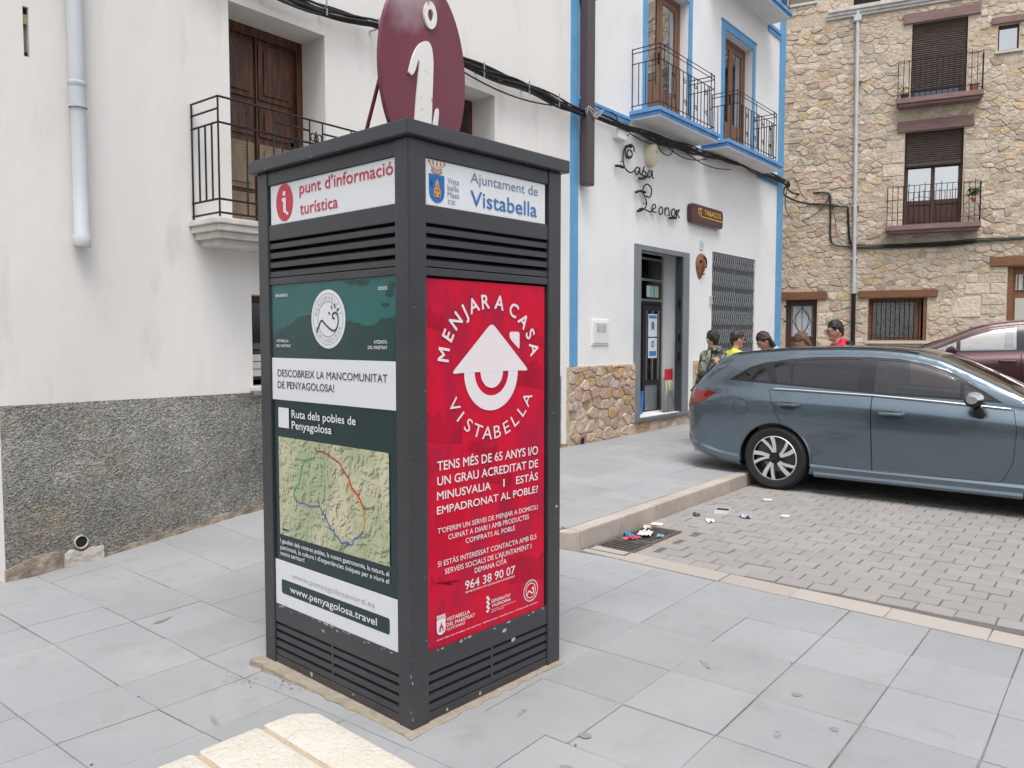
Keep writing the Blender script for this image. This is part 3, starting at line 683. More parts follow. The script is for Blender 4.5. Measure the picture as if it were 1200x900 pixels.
letters(LL, m4, WP2, pg); letters(LD, m4, DK, pg); letters(LG, m4, LGREY, pg)
b = M(); flat(b, Lm(.0058), rrect(.147,.969,.362,.432,.012)); b.build('web_banner', GRN, pg, fixn=False)
letters(LT, m4, WP2, pg)
mfl = lambda u, z: m4(2*.557-u, z)       # logo drawn left to right
b = M(); disc(b, mfl, .557, 1.683, .112, .114, 44, .985); disc(b, mfl, .557, 1.683, .078, .080, 40, .965)
arc_text(b, mfl, "MANCOMUNITAT", .557, 1.683, .086, 165, 15, .8, .016, 0.0); arc_text(b, mfl, "PENYAGOLOSA", .557, 1.683, .104, 205, 335, .8, .016, 0.0, flip=True)
b.build('emblem_ring', mat('grey_ink', (.18,.21,.22), .4), pg, fixn=False)
b = M(); L_ = catmull([(x,y,0) for x,y in [(-.9,-.85),(-.7,-.45),(-.5,-.08),(-.2,-.35),(.15,-.65),(.45,-.78),(.66,-.62),(.78,-.2),(.74,.25),(.55,.42),(.36,.3),(.38,.06),(.52,.05)]],4)
stroke(b, mfl, [(.557+p[0]*.098,1.683+p[1]*.066) for p in L_], .0085)
for (x0,y0,x1,y1) in ((.05,.45,.16,.30),(.28,.85,.32,.60),(.55,.95,.52,.68),(.82,.62,.70,.50)): stroke(b, mfl, [(.557+x0*.098,1.683+y0*.07),(.557+x1*.098,1.683+y1*.07)], .008)
b.build('emblem_wave', DK, pg, fixn=False)
# relief map
mm = bpy.data.materials.new('relief_map_print'); mm.use_nodes = True; nt = mm.node_tree; N = nt.nodes; Lk = nt.links.new; p = N['Principled BSDF']; p.inputs['Roughness'].default_value = .25; p.inputs['Coat Weight'].default_value = .3
geo = N.new('ShaderNodeTexCoord'); n1 = N.new('ShaderNodeTexNoise'); n1.inputs['Scale'].default_value = 13; n1.inputs['Detail'].default_value = 9; n1.inputs['Roughness'].default_value = .68; n1.inputs['Distortion'].default_value = .6
n1b = N.new('ShaderNodeTexNoise'); n1b.inputs['Scale'].default_value = 13; n1b.inputs['Detail'].default_value = 9; n1b.inputs['Roughness'].default_value = .68; n1b.inputs['Distortion'].default_value = .6
off = N.new('ShaderNodeVectorMath'); off.operation = 'ADD'; off.inputs[1].default_value = (0,.006,.006)
Lk(geo.outputs['Object'], n1.inputs['Vector']); Lk(geo.outputs['Object'], off.inputs[0]); Lk(off.outputs[0], n1b.inputs['Vector'])
sub = N.new('ShaderNodeMath'); sub.operation = 'SUBTRACT'; Lk(n1.outputs['Fac'], sub.inputs[0]); Lk(n1b.outputs['Fac'], sub.inputs[1])
r1 = N.new('ShaderNodeMapRange'); r1.inputs['From Min'].default_value = -.005; r1.inputs['From Max'].default_value = .075; r1.inputs['To Min'].default_value = 0; r1.inputs['To Max'].default_value = .95; Lk(sub.outputs[0], r1.inputs['Value'])
n2 = N.new('ShaderNodeTexNoise'); n2.inputs['Scale'].default_value = 3.5; n2.inputs['Detail'].default_value = 4; Lk(geo.outputs['Object'], n2.inputs['Vector'])
cr = N.new('ShaderNodeValToRGB'); cr.color_ramp.elements[0].position = .4; cr.color_ramp.elements[0].color = (.40,.46,.27,1); cr.color_ramp.elements[1].position = .6; cr.color_ramp.elements[1].color = (.62,.58,.40,1); Lk(n2.outputs['Fac'], cr.inputs[0])
mx = N.new('ShaderNodeMix'); mx.data_type = 'RGBA'; Lk(r1.outputs[0], mx.inputs['Factor']); Lk(cr.outputs[0], mx.inputs['A']); mx.inputs['B'].default_value = (.13,.14,.09,1); Lk(mx.outputs['Result'], p.inputs['Base Color'])
b = M(); flat(b, Lm(.0055), [(.143,.652),(.976,.652),(.976,1.127),(.143,1.127)]); mp_ = b.build('map', mm, pg, fixn=False)
RT = {'route_red': ((.42,.02,.02),[(.669,1.10),(.66,1.085),(.622,1.088),(.569,1.08),(.53,1.062),(.497,1.057),(.457,1.025),(.435,1.0),(.418,.993),(.399,.953),(.38,.94),(.351,.929),(.33,.90),(.314,.869)]),
 'route_orange': ((.80,.22,.06),[(.42,.985),(.406,.949),(.366,.923),(.335,.89),(.321,.868),(.308,.82),(.319,.775)]),
 'route_blue': ((.05,.08,.42),[(.319,.775),(.34,.752),(.38,.728),(.395,.703),(.411,.697),(.44,.703),(.473,.693),(.515,.717),(.54,.738),(.564,.748),(.589,.789),(.62,.81),(.643,.834)]),
 'route_purple': ((.22,.07,.33),[(.649,.872),(.65,.85),(.643,.834),(.68,.830),(.723,.822),(.76,.830),(.793,.825),(.84,.839)]),
 'route_green': ((.03,.32,.16),[(.677,1.051),(.71,1.045),(.755,1.03),(.775,1.0),(.79,.968),(.803,.914),(.838,.897),(.851,.856),(.829,.833)])}
random.seed(2)
for nm, (c, pts) in RT.items():
    q = []
    for i in range(len(pts)-1):
        for t in (0,.34,.67): q.append((pts[i][0]+(pts[i+1][0]-pts[i][0])*t+random.uniform(-.004,.004), pts[i][1]+(pts[i+1][1]-pts[i][1])*t+random.uniform(-.003,.003)))
    q.append(pts[-1]); b = M(); stroke(b, Lm(.0068), q, .0065); b.build('route_line', mat(nm, c, .35), mp_, fixn=False)
b = M(); flat(b, Lm(.0068), [(.955,.675),(.895,.675),(.895,.683),(.955,.683)]); b.build('scale_bar', DK, mp_, fixn=False)
# --- oval information sign on the roof (sun-bleached towards its upper left)
MAR = mat('maroon_sign_paint', (.15,.022,.045), .42, noise=(2.2,5,.45,.75), col2=(.17,.032,.055), coat=.15, bump=[(5,3,.04,.01)])
nt = MAR.node_tree; p = nt.nodes['Principled BSDF']; src = p.inputs['Base Color'].links[0].from_socket; tcn = nt.nodes.new('ShaderNodeTexCoord'); ds = nt.nodes.new('ShaderNodeVectorMath'); ds.operation = 'DISTANCE'; ds.inputs[1].default_value = (.40,.49,3.24)
nz_ = nt.nodes.new('ShaderNodeTexNoise'); nz_.inputs['Scale'].default_value = 9; nt.links.new(tcn.outputs['Object'], nz_.inputs['Vector']); nt.links.new(tcn.outputs['Object'], ds.inputs[0])
ad = nt.nodes.new('ShaderNodeMath'); ad.operation = 'MULTIPLY_ADD'; ad.inputs[1].default_value = .16; nt.links.new(nz_.outputs['Fac'], ad.inputs[0]); nt.links.new(ds.outputs['Value'], ad.inputs[2])
mr2 = nt.nodes.new('ShaderNodeMapRange'); mr2.inputs['From Min'].default_value = .12; mr2.inputs['From Max'].default_value = .30; mr2.inputs['To Min'].default_value = .75; mr2.inputs['To Max'].default_value = 0; nt.links.new(ad.outputs[0], mr2.inputs['Value'])
mx2 = nt.nodes.new('ShaderNodeMix'); mx2.data_type = 'RGBA'; nt.links.new(mr2.outputs[0], mx2.inputs['Factor']); nt.links.new(src, mx2.inputs['A']); mx2.inputs['B'].default_value = (.50,.42,.44,1); nt.links.new(mx2.outputs['Result'], p.inputs['Base Color'])
y0 = .5; b = M(); n = 72; ring = [(.527+.270*cos(2*pi*k/n), 2.865+.448*sin(2*pi*k/n)) for k in range(n)]
b.prism(ring, 'y', y0-.012, y0+.012); sg = b.build('oval_sign', MAR, K, bevel=.003)
def thick(name, pts, m, parent, ya, yb, bevel=.002):
    b = M(); b.prism(pts, 'y', ya, yb); return b.build(name, m, parent, bevel=bevel)
WL = mat('white_sign_letter', (.78,.77,.74), .5, noise=(25,4,.62,.72), col2=(.45,.22,.12))
stem = catmull([(x,z,0) for x,z in [(.420,2.835),(.428,2.868),(.446,2.918),(.470,2.962),(.505,2.996),(.540,3.006),(.562,2.985),(.572,2.93),(.571,2.86),(.566,2.76),(.560,2.65),(.556,2.56)]],4)
stem += [Vector((.556,2.52,0)),Vector((.60,2.53,0)),Vector((.605,2.49,0)),Vector((.46,2.47,0))]
stem += catmull([(x,z,0) for x,z in [(.452,2.52),(.456,2.62),(.466,2.72),(.478,2.82),(.484,2.870),(.482,2.905),(.474,2.895),(.462,2.862),(.448,2.836),(.434,2.824)]],4)
thick('letter_i', [(p.x,p.y) for p in stem], WL, sg, y0-.024, y0-.0125)
hk = catmull([(x,z,0) for x,z in [(.548,2.54),(.565,2.60),(.580,2.665),(.592,2.704),(.606,2.700),(.604,2.655),(.590,2.585),(.565,2.53)]],4)
thick('letter_tail', [(p.x,p.y) for p in hk], WL, sg, y0-.024, y0-.0125)
b = M(); n = 32
for k in range(n):
    a, c = 2*pi*k/n, 2*pi*(k+1)/n; P = lambda r, t, yy: (.557+.040*r*cos(t), yy, 3.134+.064*r*sin(t)+.0)
    for (r0,r1) in ((1,.45),): b.poly([P(1,a,y0-.024),P(1,c,y0-.024),P(.45,c,y0-.024),P(.45,a,y0-.024)])
    b.poly([P(1,a,y0-.024),P(1,c,y0-.024),P(1,c,y0-.0125),P(1,a,y0-.0125)]); b.poly([P(.45,a,y0-.024),P(.45,c,y0-.024),P(.45,c,y0-.0125),P(.45,a,y0-.0125)])
b.build('letter_dot', WL, sg)
b = M(); b.tube([(.30,.513,2.86),(.30,.705,2.45)], .009, 8); b.build('brace', MAR, K); b = M(); b.tube([(.75,.513,2.86),(.75,.705,2.45)], .009, 8); b.build('brace', MAR, K)
b = M(); b.box(.40,.66,.47,.53,2.45,2.475); b.build('sign_foot', MAR, K)
# ------------------------------------------------------------------ buildings
def wall_cells(b, x0, x1, z0, z1, holes, y=0.0, depth=.45, sub=None):
    xs = sorted({x0,x1,*[h[0] for h in holes],*[h[1] for h in holes]}); zs = sorted({z0,z1,*[h[2] for h in holes],*[h[3] for h in holes]})
    xs = [x for x in xs if x0 <= x <= x1]; zs = [z for z in zs if z0 <= z <= z1]
    for i in range(len(xs)-1):
        for j in range(len(zs)-1):
            cx, cz = (xs[i]+xs[i+1])/2, (zs[j]+zs[j+1])/2
            if any(h[0] < cx < h[1] and h[2] < cz < h[3] for h in holes): continue
            b.quad((xs[i],y,zs[j]),(xs[i+1],y,zs[j]),(xs[i+1],y,zs[j+1]),(xs[i],y,zs[j+1]))
def reveals(b, holes, depth, y=0.0):
    for h in holes:
        d = y+(h[4] if len(h) > 4 else depth); a, c, e, f = h[:4]
        b.quad((a,y,e),(a,y,f),(a,d,f),(a,d,e)); b.quad((c,y,e),(c,d,e),(c,d,f),(c,y,f)); b.quad((a,y,f),(c,y,f),(c,d,f),(a,d,f)); b.quad((a,y,e),(a,d,e),(c,d,e),(c,y,e))
def shell(b, x0, x1, z0, z1, d):   # back, sides, roof of a block whose front is the wall
    b.quad((x0,0,z0),(x0,0,z1),(x0,d,z1),(x0,d,z0)); b.quad((x1,0,z0),(x1,d,z0),(x1,d,z1),(x1,0,z1)); b.quad((x0,d,z0),(x0,d,z1),(x1,d,z1),(x1,d,z0)); b.quad((x0,0,z1),(x1,0,z1),(x1,d,z1),(x0,d,z1))
WOODD = mat('old_dark_walnut', (.055,.020,.010), .5, noise=(3,7,.44,.62), col2=(.15,.052,.020), noise2=(14,6,.5,.75), col3=(.035,.016,.010), bump=[(30,6,.4,.004)], stretch=(8,8,1))
WOODF = mat('faded_grey_wood', (.24,.185,.125), .8, noise=(4,6,.4,.7), col2=(.17,.125,.08), bump=[(30,6,.4,.004)], stretch=(8,8,1))
WY = 5.786
LB = thing('cream_house', 'cream plastered house with dark pebbledash base and old wooden balcony door behind the kiosk', 'house', (0,WY,0))
holes = [(3.63,4.578,2.50,4.28,.42),(6.00,6.94,2.62,4.31,.42),(3.79,4.95,1.18,1.96,.30),(2.137,2.172,3.44,3.76,.10)]
b = M(); wall_cells(b, 1.925, 8.40, -.3, 9.2, holes); shell(b, 1.925, 8.40, -.3, 9.2, 9.0)
lw = b.build('wall', PLASTER, LB, fixn=False)
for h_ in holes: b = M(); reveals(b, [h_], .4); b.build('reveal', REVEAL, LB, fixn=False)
bx('putlog_hole', MORTAR, LB, 2.130,2.18,.05,.12,3.42,3.78)
for z,h,c in ((3.74,.035,DARK),(3.46,.03,DARK)): bx('hole_pocket', c, LB, 2.139,2.170,.03,.06,z-h/2,z+h/2)
bx('hole_brick', mat('sand_brick',(.42,.33,.2),.9), LB, 2.14,2.169,.02,.06,3.655,3.715)
# pebbledash base: a displaced sheet with a real rough face
DADO = mat('dirty_pebbledash', (.33,.32,.295), .95, noise=(1.3,7,.38,.62), col2=(.175,.17,.16), noise2=(1.9,7,.52,.70), col3=(.27,.235,.18), bump=[(75,2,.7,.022,'v'),(160,3,.6,.010)])
nt = DADO.node_tree   # pale and dark grains
p = nt.nodes['Principled BSDF']; src = p.inputs['Base Color'].links[0].from_socket
vo = nt.nodes.new('ShaderNodeTexVoronoi'); vo.inputs['Scale'].default_value = 70; g_ = nt.nodes.new('ShaderNodeNewGeometry'); nt.links.new(g_.outputs['Position'], vo.inputs['Vector'])
mr_ = nt.nodes.new('ShaderNodeMapRange'); nt.links.new(vo.outputs['Color'], mr_.inputs['Value']); mr_.inputs['To Min'].default_value = .55; mr_.inputs['To Max'].default_value = 1.6
sc_ = nt.nodes.new('ShaderNodeVectorMath'); sc_.operation = 'SCALE'; nt.links.new(src, sc_.inputs[0]); nt.links.new(mr_.outputs[0], sc_.inputs['Scale']); nt.links.new(sc_.outputs[0], p.inputs['Base Color'])
from mathutils import noise as mn
def rough_sheet(name, m, parent, x0, x1, z0f, z1f, y, amp, freq, st, seed=0, edge=.012, kind=None):
    nx = int((x1-x0)/st); nz_ = 40; b = M()
    for j in range(nz_+1):
        for i in range(nx+1):
            x = x0+(x1-x0)*i/nx; za, zb = z0f(x), z1f(x); z = za+(zb-za)*j/nz_
            b.v.append((x, y-amp*(mn.noise(Vector((x*freq,z*freq,seed)))*.6+mn.noise(Vector((x*freq*2.7,z*freq*2.7,seed+5)))*.4), z))
    for j in range(nz_):
        for i in range(nx): k = j*(nx+1)+i; b.f.append((k,k+1,k+nx+2,k+nx+1)); b.t.append(None)
    n = nx+1
    for i in range(nx):   # top return to the wall
        k = nz_*n+i; b.poly([b.v[k], b.v[k+1], (b.v[k+1][0],0.002,b.v[k+1][2]), (b.v[k][0],0.002,b.v[k][2])])
    for j in range(nz_):
        for k0 in (j*n, j*n+nx): b.poly([b.v[k0], b.v[k0+n], (b.v[k0+n][0],0.002,b.v[k0+n][2]), (b.v[k0][0],0.002,b.v[k0][2])])
    return b.build(name, m, parent, smooth=False)
dtop = lambda x: 1.157-.006*(x-1.9)
rough_sheet('pebbledash_base', DADO, LB, 1.918, 3.785, lambda x: -.1, dtop, -.014, .007, 9, .02, 1)
rough_sheet('pebbledash_base', DADO, LB, 4.955, 8.235, lambda x: .0, dtop, -.014, .007, 9, .05, 2)
bx('pebbledash_base', DADO, LB, 3.786,4.954,-.014,.002,-.1,1.12)
random.seed(12); FOOT = mat('crumbling_render_foot', (.38,.32,.25), .95, noise=(6,6,.4,.68), col2=(.15,.12,.095), noise2=(4,5,.56,.70), col3=(.42,.39,.35), bump=[(20,5,.7,.03),(90,3,.5,.008)])
rough_sheet('render_foot', FOOT, LB, 1.912, 8.36, lambda x: HG(x,WY-.02)-.12, lambda x: HG(x,WY-.02)+.045+.05*mn.noise(Vector((x*2.1,3,0)))+.02*mn.noise(Vector((x*9,3,4)))+(.07*math.exp(-((x-2.15)/.28)**2)), -.026, .020, 6, .03, 3)
# drain spout low in the base
b = M(); b.lathe([(.040,.0),(.040,-.030),(.046,-.032),(.046,.0)], (2.385,0,.175), 'y', 20); b.build('drain_spout', mat('pale_drain_pvc',(.55,.53,.50),.6), LB, smooth=True)
b = M(); b.lathe([(0,-.022),(.0395,-.022)], (2.385,0,.175), 'y', 20); b.build('drain_hole', DARK, LB, fixn=False)
PATCH = mat('pale_patch_render', (.52,.50,.47), .95, noise=(9,5,.4,.7), col2=(.40,.34,.27), bump=[(40,4,.5,.01)])
rough_sheet('render_patch', PATCH, LB, 2.27, 2.53, lambda x: -.02, lambda x: .118+.035*mn.noise(Vector((x*14,1,2))), -.042, .012, 11, .02, 7)
# downpipe
PVC = mat('pale_blue_grey_pvc', (.53,.555,.57), .45, noise=(2,4,.45,.8), col2=(.44,.49,.53), bump=[(6,2,.05,.01)])
b = M(); b.lathe([(.0,2.225),(.053,2.225),(.057,2.235),(.057,2.30),(.048,2.315),(.048,3.17),(.054,3.175),(.054,3.30),(.058,3.305),(.058,3.33),(.0525,3.335),(.0525,9.15)], (2.435,-.066,0), 'z', 20)
b.build('downpipe', PVC, LB, smooth=True)
for z in (3.16,3.315): b = M(); b.lathe([(.0535,z),(.060,z),(.060,z+.012),(.0535,z+.012)], (2.435,-.066,0), 'z', 20); b.box(2.42,2.45,-.02,.004,z-.002,z+.014); b.build('pipe_clip', PVC, LB, smooth=True)
# balcony door: two leaves with raised panels in a deep recess
dr = thing_d = bx('door', WOODD, LB, 3.632,4.576,.36,.405,2.502,4.278)
bx('door_frame', WOODD, LB, 3.632,3.70,.325,.358,2.503,4.277); bx('door_frame', WOODD, LB, 4.515,4.575,.325,.358,2.503,4.277); bx('door_frame', WOODD, LB, 3.702,4.513,.325,.358,4.20,4.277)
for (a, c) in ((3.715,4.092),(4.108,4.50)):
    for (e, f, m_) in ((2.56,2.86,WOODF),(2.90,3.30,WOODF),(3.36,3.62,WOODD),(3.68,4.16,WOODD)):
        bx('panel_moulding', m_, dr, a+.02,c-.02,.343,.3595,e,f,bevel=.006); bx('panel', m_, dr, a+.065,c-.065,.328,.3425,e+.045,f-.045,bevel=.012)
bx('door_stile', WOODD, dr, 4.093,4.107,.335,.36,2.51,4.2)
# window beyond the oval sign
MARW = mat('dark_red_wood', (.11,.018,.012), .5, noise=(4,5,.4,.7), col2=(.07,.014,.012), stretch=(6,6,1))
wd = bx('window_frame', MARW, LB, 6.002,6.938,.34,.38,2.63,4.30); bx('pane', GLASS, wd, 6.08,6.44,.333,.339,2.75,4.2); bx('pane', GLASS, wd, 6.50,6.86,.333,.339,2.75,4.2)
# ground-floor window
wf = bx('window_frame', WOODD, LB, 3.792,4.948,.22,.26,1.24,1.955)
bx('pane', GLASS, wf, 3.85,4.33,.214,.219,1.50,1.90); bx('pane', GLASS, wf, 4.41,4.89,.214,.219,1.50,1.90); bx('dark_room', DARK, wf, 3.84,4.90,.2195,.221,1.49,1.91)
WHP = mat('white_window_board', (.68,.66,.63), .6)
for z in (1.27,1.335,1.40): bx('shutter_board', WHP, wf, 3.80,4.94,.195,.212,z,z+.058)
bx('shutter_board', WOODD, wf, 3.80,4.94,.19,.212,1.465,1.485)
bx('window_sill', REVEAL, LB, 3.76,4.98,-.06,.19,1.16,1.195,bevel=.006)
# balcony with moulded slab and iron railing
b = M(); b.box(3.25,5.0,-.41,.0,2.455,2.50); b.box(3.27,4.98,-.392,.0,2.405,2.4545); b.box(3.30,4.95,-.35,.0,2.355,2.4045); b.box(3.34,4.91,-.29,.0,2.31,2.3545)
bal = b.build('balcony', mat('weathered_white_stone',(.66,.64,.60),.9,noise=(5,6,.4,.7),col2=(.50,.46,.40),bump=[(25,4,.4,.01)]), LB, bevel=.008)
YF = -.378; segs = []
H = [(2.53,.008),(2.635,.007),(3.197,.007),(3.296,.007)]
xs_ = [3.29,4.10,4.93]
for z in (2.535,2.635,3.197,3.385): segs += [((3.29,YF,z),(4.93,YF,z)), ((3.29,YF,z),(3.29,0,z)), ((4.93,YF,z),(4.93,0,z))]
segs += [((3.29,YF,3.296),(3.29,0,3.296)),((3.77,YF,3.296),(4.115,YF,3.296)),((4.245,YF,3.296),(4.55,YF,3.296))]
for x in (3.29,3.77,4.115,4.245,4.55,4.93): segs.append(((x,YF,2.50),(x,YF,3.385)))
segs.append(((4.18,YF,2.635),(4.18,YF,3.30)))
for x in (3.85,3.935,4.02,4.33,4.41,4.49,4.67,4.79): segs.append(((x,YF,2.635),(x,YF,3.197)))
for yy in (-.20,-.11,-.29): segs.append(((3.29,yy,2.635),(3.29,yy,3.197))); segs.append(((4.93,yy,2.635),(4.93,yy,3.197)))
segs.append(((3.29,-.012,2.50),(3.29,-.012,3.385)))
bars(bal, segs, .0085)
def twisted(parent, p, z0, z1, r=.0085):
    b = M(); n = int((z1-z0)/.022)
    for k in range(n):
        z = z0+(z1-z0)*k/n; h = (z1-z0)/n; b.lathe([(r*.45,0),(r,h*.25),(r,h*.7),(r*.45,h)], (p[0],p[1],z), 'z', 5)
    b.build('twisted_bar', IRON, parent, fixn=False)
twisted(bal, (3.53,YF), 2.53, 3.38); twisted(bal, (3.29,-.20), 2.64, 3.19, .007)
def scroll(parent, c, r, sgn, up=1, plane='x', turns=1.15, th=.0055, a0=-90):
    pts = []
    for k in range(26):
        t = k/25; a = radians(a0)+sgn*t*turns*2*pi; rr = r*(1-.72*t); u, z = rr*cos(a), rr*sin(a)*up
        pts.append((c[0]+u, c[1], c[2]+z) if plane == 'x' else (c[0], c[1]+u, c[2]+z))
    b = M(); b.tube(pts, th, 5); b.build('scroll', IRON, parent, fixn=False)
for s_ in (-1,1):
    b = M(); pts = [(4.18,YF,2.9),(4.18+s_*.004,YF,3.15),(4.18+s_*.02,YF,3.25)]+[(4.18+s_*(.033+.024*cos(pi-a)), YF, 3.25+.033*sin(a)+(0 if a < pi else .0)) for a in (0,.5,1,1.5,2.1,2.7,3.14,3.7,4.3,4.9,5.5)]
    b.tube(pts, .0055, 5); b.build('scroll', IRON, bal, fixn=False)
b = M(); b.box(3.92,3.95,YF-.012,YF-.007,3.10,3.19); b.box(3.895,3.975,YF-.012,YF-.007,3.13,3.16); b.build('medallion', IRON, bal)
b = M(); b.lathe([(0,-.012),(.012,0),(0,.012)], (3.53,YF,3.31), 'z', 6); b.build('knob', IRON, bal)

# ------------------------------------------------------------------ rubble masonry
def clip_poly(P, nx, nz, c):   # keep nx*x+nz*z <= c
    out = []; n = len(P)
    for i in range(n):
        a, d = P[i], P[(i+1)%n]; fa, fd = nx*a[0]+nz*a[1]-c, nx*d[0]+nz*d[1]-c
        if fa <= 0: out.append(a)
        if (fa < 0) != (fd < 0) and abs(fa-fd) > 1e-12: t = fa/(fa-fd); out.append((a[0]+(d[0]-a[0])*t, a[1]+(d[1]-a[1])*t))
    return out
def area(P): return .5*sum(P[i][0]*P[(i+1)%len(P)][1]-P[(i+1)%len(P)][0]*P[i][1] for i in range(len(P)))
def rubble(parent, m, region, avoid, h, asp, seed, pal, proud=(.008,.028), joint=.010, parts=300, key=None, extra=(), bottom=None, cell=None):
    """irregular stones (x,z) on the plane y=0 facing -y; the best-placed are parts, the rest one mesh"""
    rnd = random.Random(seed); x0, x1, z0, z1 = region; pts = []; rows = []
    z = z0-h*.5; j = 0
    while z < z1+h:
        x = x0-h*asp; row = []
        while x < x1+h*asp:
            wdt = h*asp*rnd.choice([.40,.6,.8,1.0,1.25,1.7]); row.append((x+wdt*rnd.uniform(.3,.7), z+rnd.uniform(-.45,.45)*h)); x += wdt
        rows.append(row); z += h*rnd.uniform(.75,1.25)
    polys = []
    for j, row in enumerate(rows):
        near = [p for q in range(max(0,j-3), min(len(rows),j+4)) for p in rows[q]]
        for (px, pz) in row:
            if not (x0-.02 <= px <= x1+.02 and z0-.02 <= pz <= z1+.02): continue
            P = [(px-1,pz-1),(px+1,pz-1),(px+1,pz+1),(px-1,pz+1)]
            for (qx, qz) in near:
                if abs(qx-px) > h*asp*3.2 or (qx == px and qz == pz): continue
                # anisotropic bisector: distances measured with x shrunk by asp
                dx, dz = (qx-px)/asp**2, (qz-pz); c = ((qx*qx-px*px)/asp**2+(qz*qz-pz*pz))/2
                P = clip_poly(P, dx, dz, c)
                if len(P) < 3: break
            if len(P) < 3: continue
            for n_ in ((1,0,x1),(-1,0,-x0),(0,1,z1),(0,-1,-(bottom(px) if bottom else z0))): P = clip_poly(P, *n_) if len(P) >= 3 else P
            dead = False
            for (a, c, e, f) in avoid:
                if len(P) < 3: break
                if a < px < c and e < pz < f: dead = True; break
                if not (max(p[0] for p in P) > a and min(p[0] for p in P) < c and max(p[1] for p in P) > e and min(p[1] for p in P) < f): continue
                opts = []
                if px <= a: opts.append((1,0,a, a-px))
                if px >= c: opts.append((-1,0,-c, px-c))
                if pz <= e: opts.append((0,1,e, e-pz))
                if pz >= f: opts.append((0,-1,-f, pz-f))
                o_ = max(opts, key=lambda t: t[3]); P = clip_poly(P, *o_[:3])
            if dead or len(P) < 3 or abs(area(P)) < h*h*.12: continue
            polys.append((P, None))
    for (a,c,e,f) in extra: polys.append(([(a,e),(c,e),(c,f),(a,f)], 'ashlar'))
    def stone(P, kind_):
        cx = sum(p[0] for p in P)/len(P); cz = sum(p[1] for p in P)/len(P)
        if area(P) < 0: P = P[::-1]
        if kind_ is None:   # break the corners so no outline is a clean polygon
            Q = []; n = len(P)
            for i in range(n):
                a, p, d = P[i-1], P[i], P[(i+1)%n]; e1 = hypot(a[0]-p[0],a[1]-p[1]); e2 = hypot(d[0]-p[0],d[1]-p[1])
                if e1 < .012 and e2 < .012: continue
                t = rnd.uniform(.08,.24)
                Q.append((p[0]+(a[0]-p[0])*t, p[1]+(a[1]-p[1])*t)); Q.append((p[0]+(d[0]-p[0])*t, p[1]+(d[1]-p[1])*t))
            P = Q if len(Q) > 3 else P
        def ins(d, jz=0):
            out = []
            for p in P:
                dx, dz = p[0]-cx, p[1]-cz; L = max(hypot(dx,dz),.001); k = max(.15,(L-d)/L); out.append((cx+dx*k+rnd.uniform(-jz,jz), cz+dz*k+rnd.uniform(-jz,jz)))
            return out
        hh = (rnd.uniform(*proud) if rnd.random() > .18 else .002) if kind_ is None else proud[0]+.008; jo = joint*rnd.uniform(.5,1.4) if kind_ is None else .006
        r0 = ins(jo,0); r1 = ins(jo+.003,.0015); r2 = ins(jo+.014+.01*rnd.random(),.004); n = len(P); b = []
        tn = rnd.choice(pal) if kind_ is None else pal[0]; v = rnd.uniform(.88,1.10) if rnd.random() > .06 else rnd.uniform(.70,.85); tn = (tn[0]*v, tn[1]*v, tn[2]*v)
        sl = (rnd.uniform(-.05,.05), rnd.uniform(-.05,.05)); H_ = lambda p: -(hh+(p[0]-cx)*sl[0]+(p[1]-cz)*sl[1]+(rnd.uniform(-.003,.003) if kind_ is None else 0))
        A = [(p[0],.004,p[1]) for p in r0]; B = [(p[0],H_(p)*.65,p[1]) for p in r1]; C = [(p[0],H_(p),p[1]) for p in r2]; cc = (cx, -(hh+rnd.uniform(-.002,.005)), cz)
        F = []
        for i in range(n): k = (i+1)%n; F.append((i,k,n+k,n+i)); F.append((n+i,n+k,2*n+k,2*n+i)); F.append((2*n+i,2*n+k,3*n))
        return A+B+C+[cc], F, tn, (cx,cz)
    st_ = [stone(P, k) for P, k in polys]
    if key: st_.sort(key=lambda s: key(*s[3]))
    for s_ in st_[:parts]:
        b = M(); c = s_[3]; b.v = [(p[0]-c[0],p[1],p[2]-c[1]) for p in s_[0]]; b.f = s_[1]; b.t = [s_[2]]*len(b.f); o = b.build('stone', m, parent, fixn=False); o.location = (c[0],0,c[1])
    if len(st_) > parts:
        b = M()
        for s_ in st_[parts:]:
            n = len(b.v); b.v += s_[0]; b.f += [tuple(n+i for i in f) for f in s_[1]]; b.t += [s_[2]]*len(s_[1])
        b.build('stone', m, parent, fixn=False, kind='stuff')
    return len(st_)
STONE = mat('rubble_stone', (.97,.96,.97), .9, tint=1, noise=(7,7,.42,.68), col2=(.85,.82,.80), noise2=(17,6,.56,.76), col3=(.66,.61,.56), bump=[(13,7,.9,.035),(70,4,.6,.007)])
PAL1 = [(.66,.56,.43),(.57,.475,.355),(.64,.55,.42),(.53,.435,.32),(.61,.49,.335),(.66,.59,.48),(.55,.47,.37),(.60,.49,.385),(.62,.475,.29),(.57,.51,.42),(.60,.52,.40),(.62,.52,.385)]
PAL1 = [tuple(c*.90+.10*(sum(p_)/3) for c in p_) for p_ in PAL1]+[(.62,.47,.38)]
PAL2 = [(.52,.385,.275),(.55,.42,.31),(.48,.35,.27),(.57,.46,.35),(.47,.38,.29),(.54,.36,.19),(.50,.37,.295),(.56,.46,.37)]

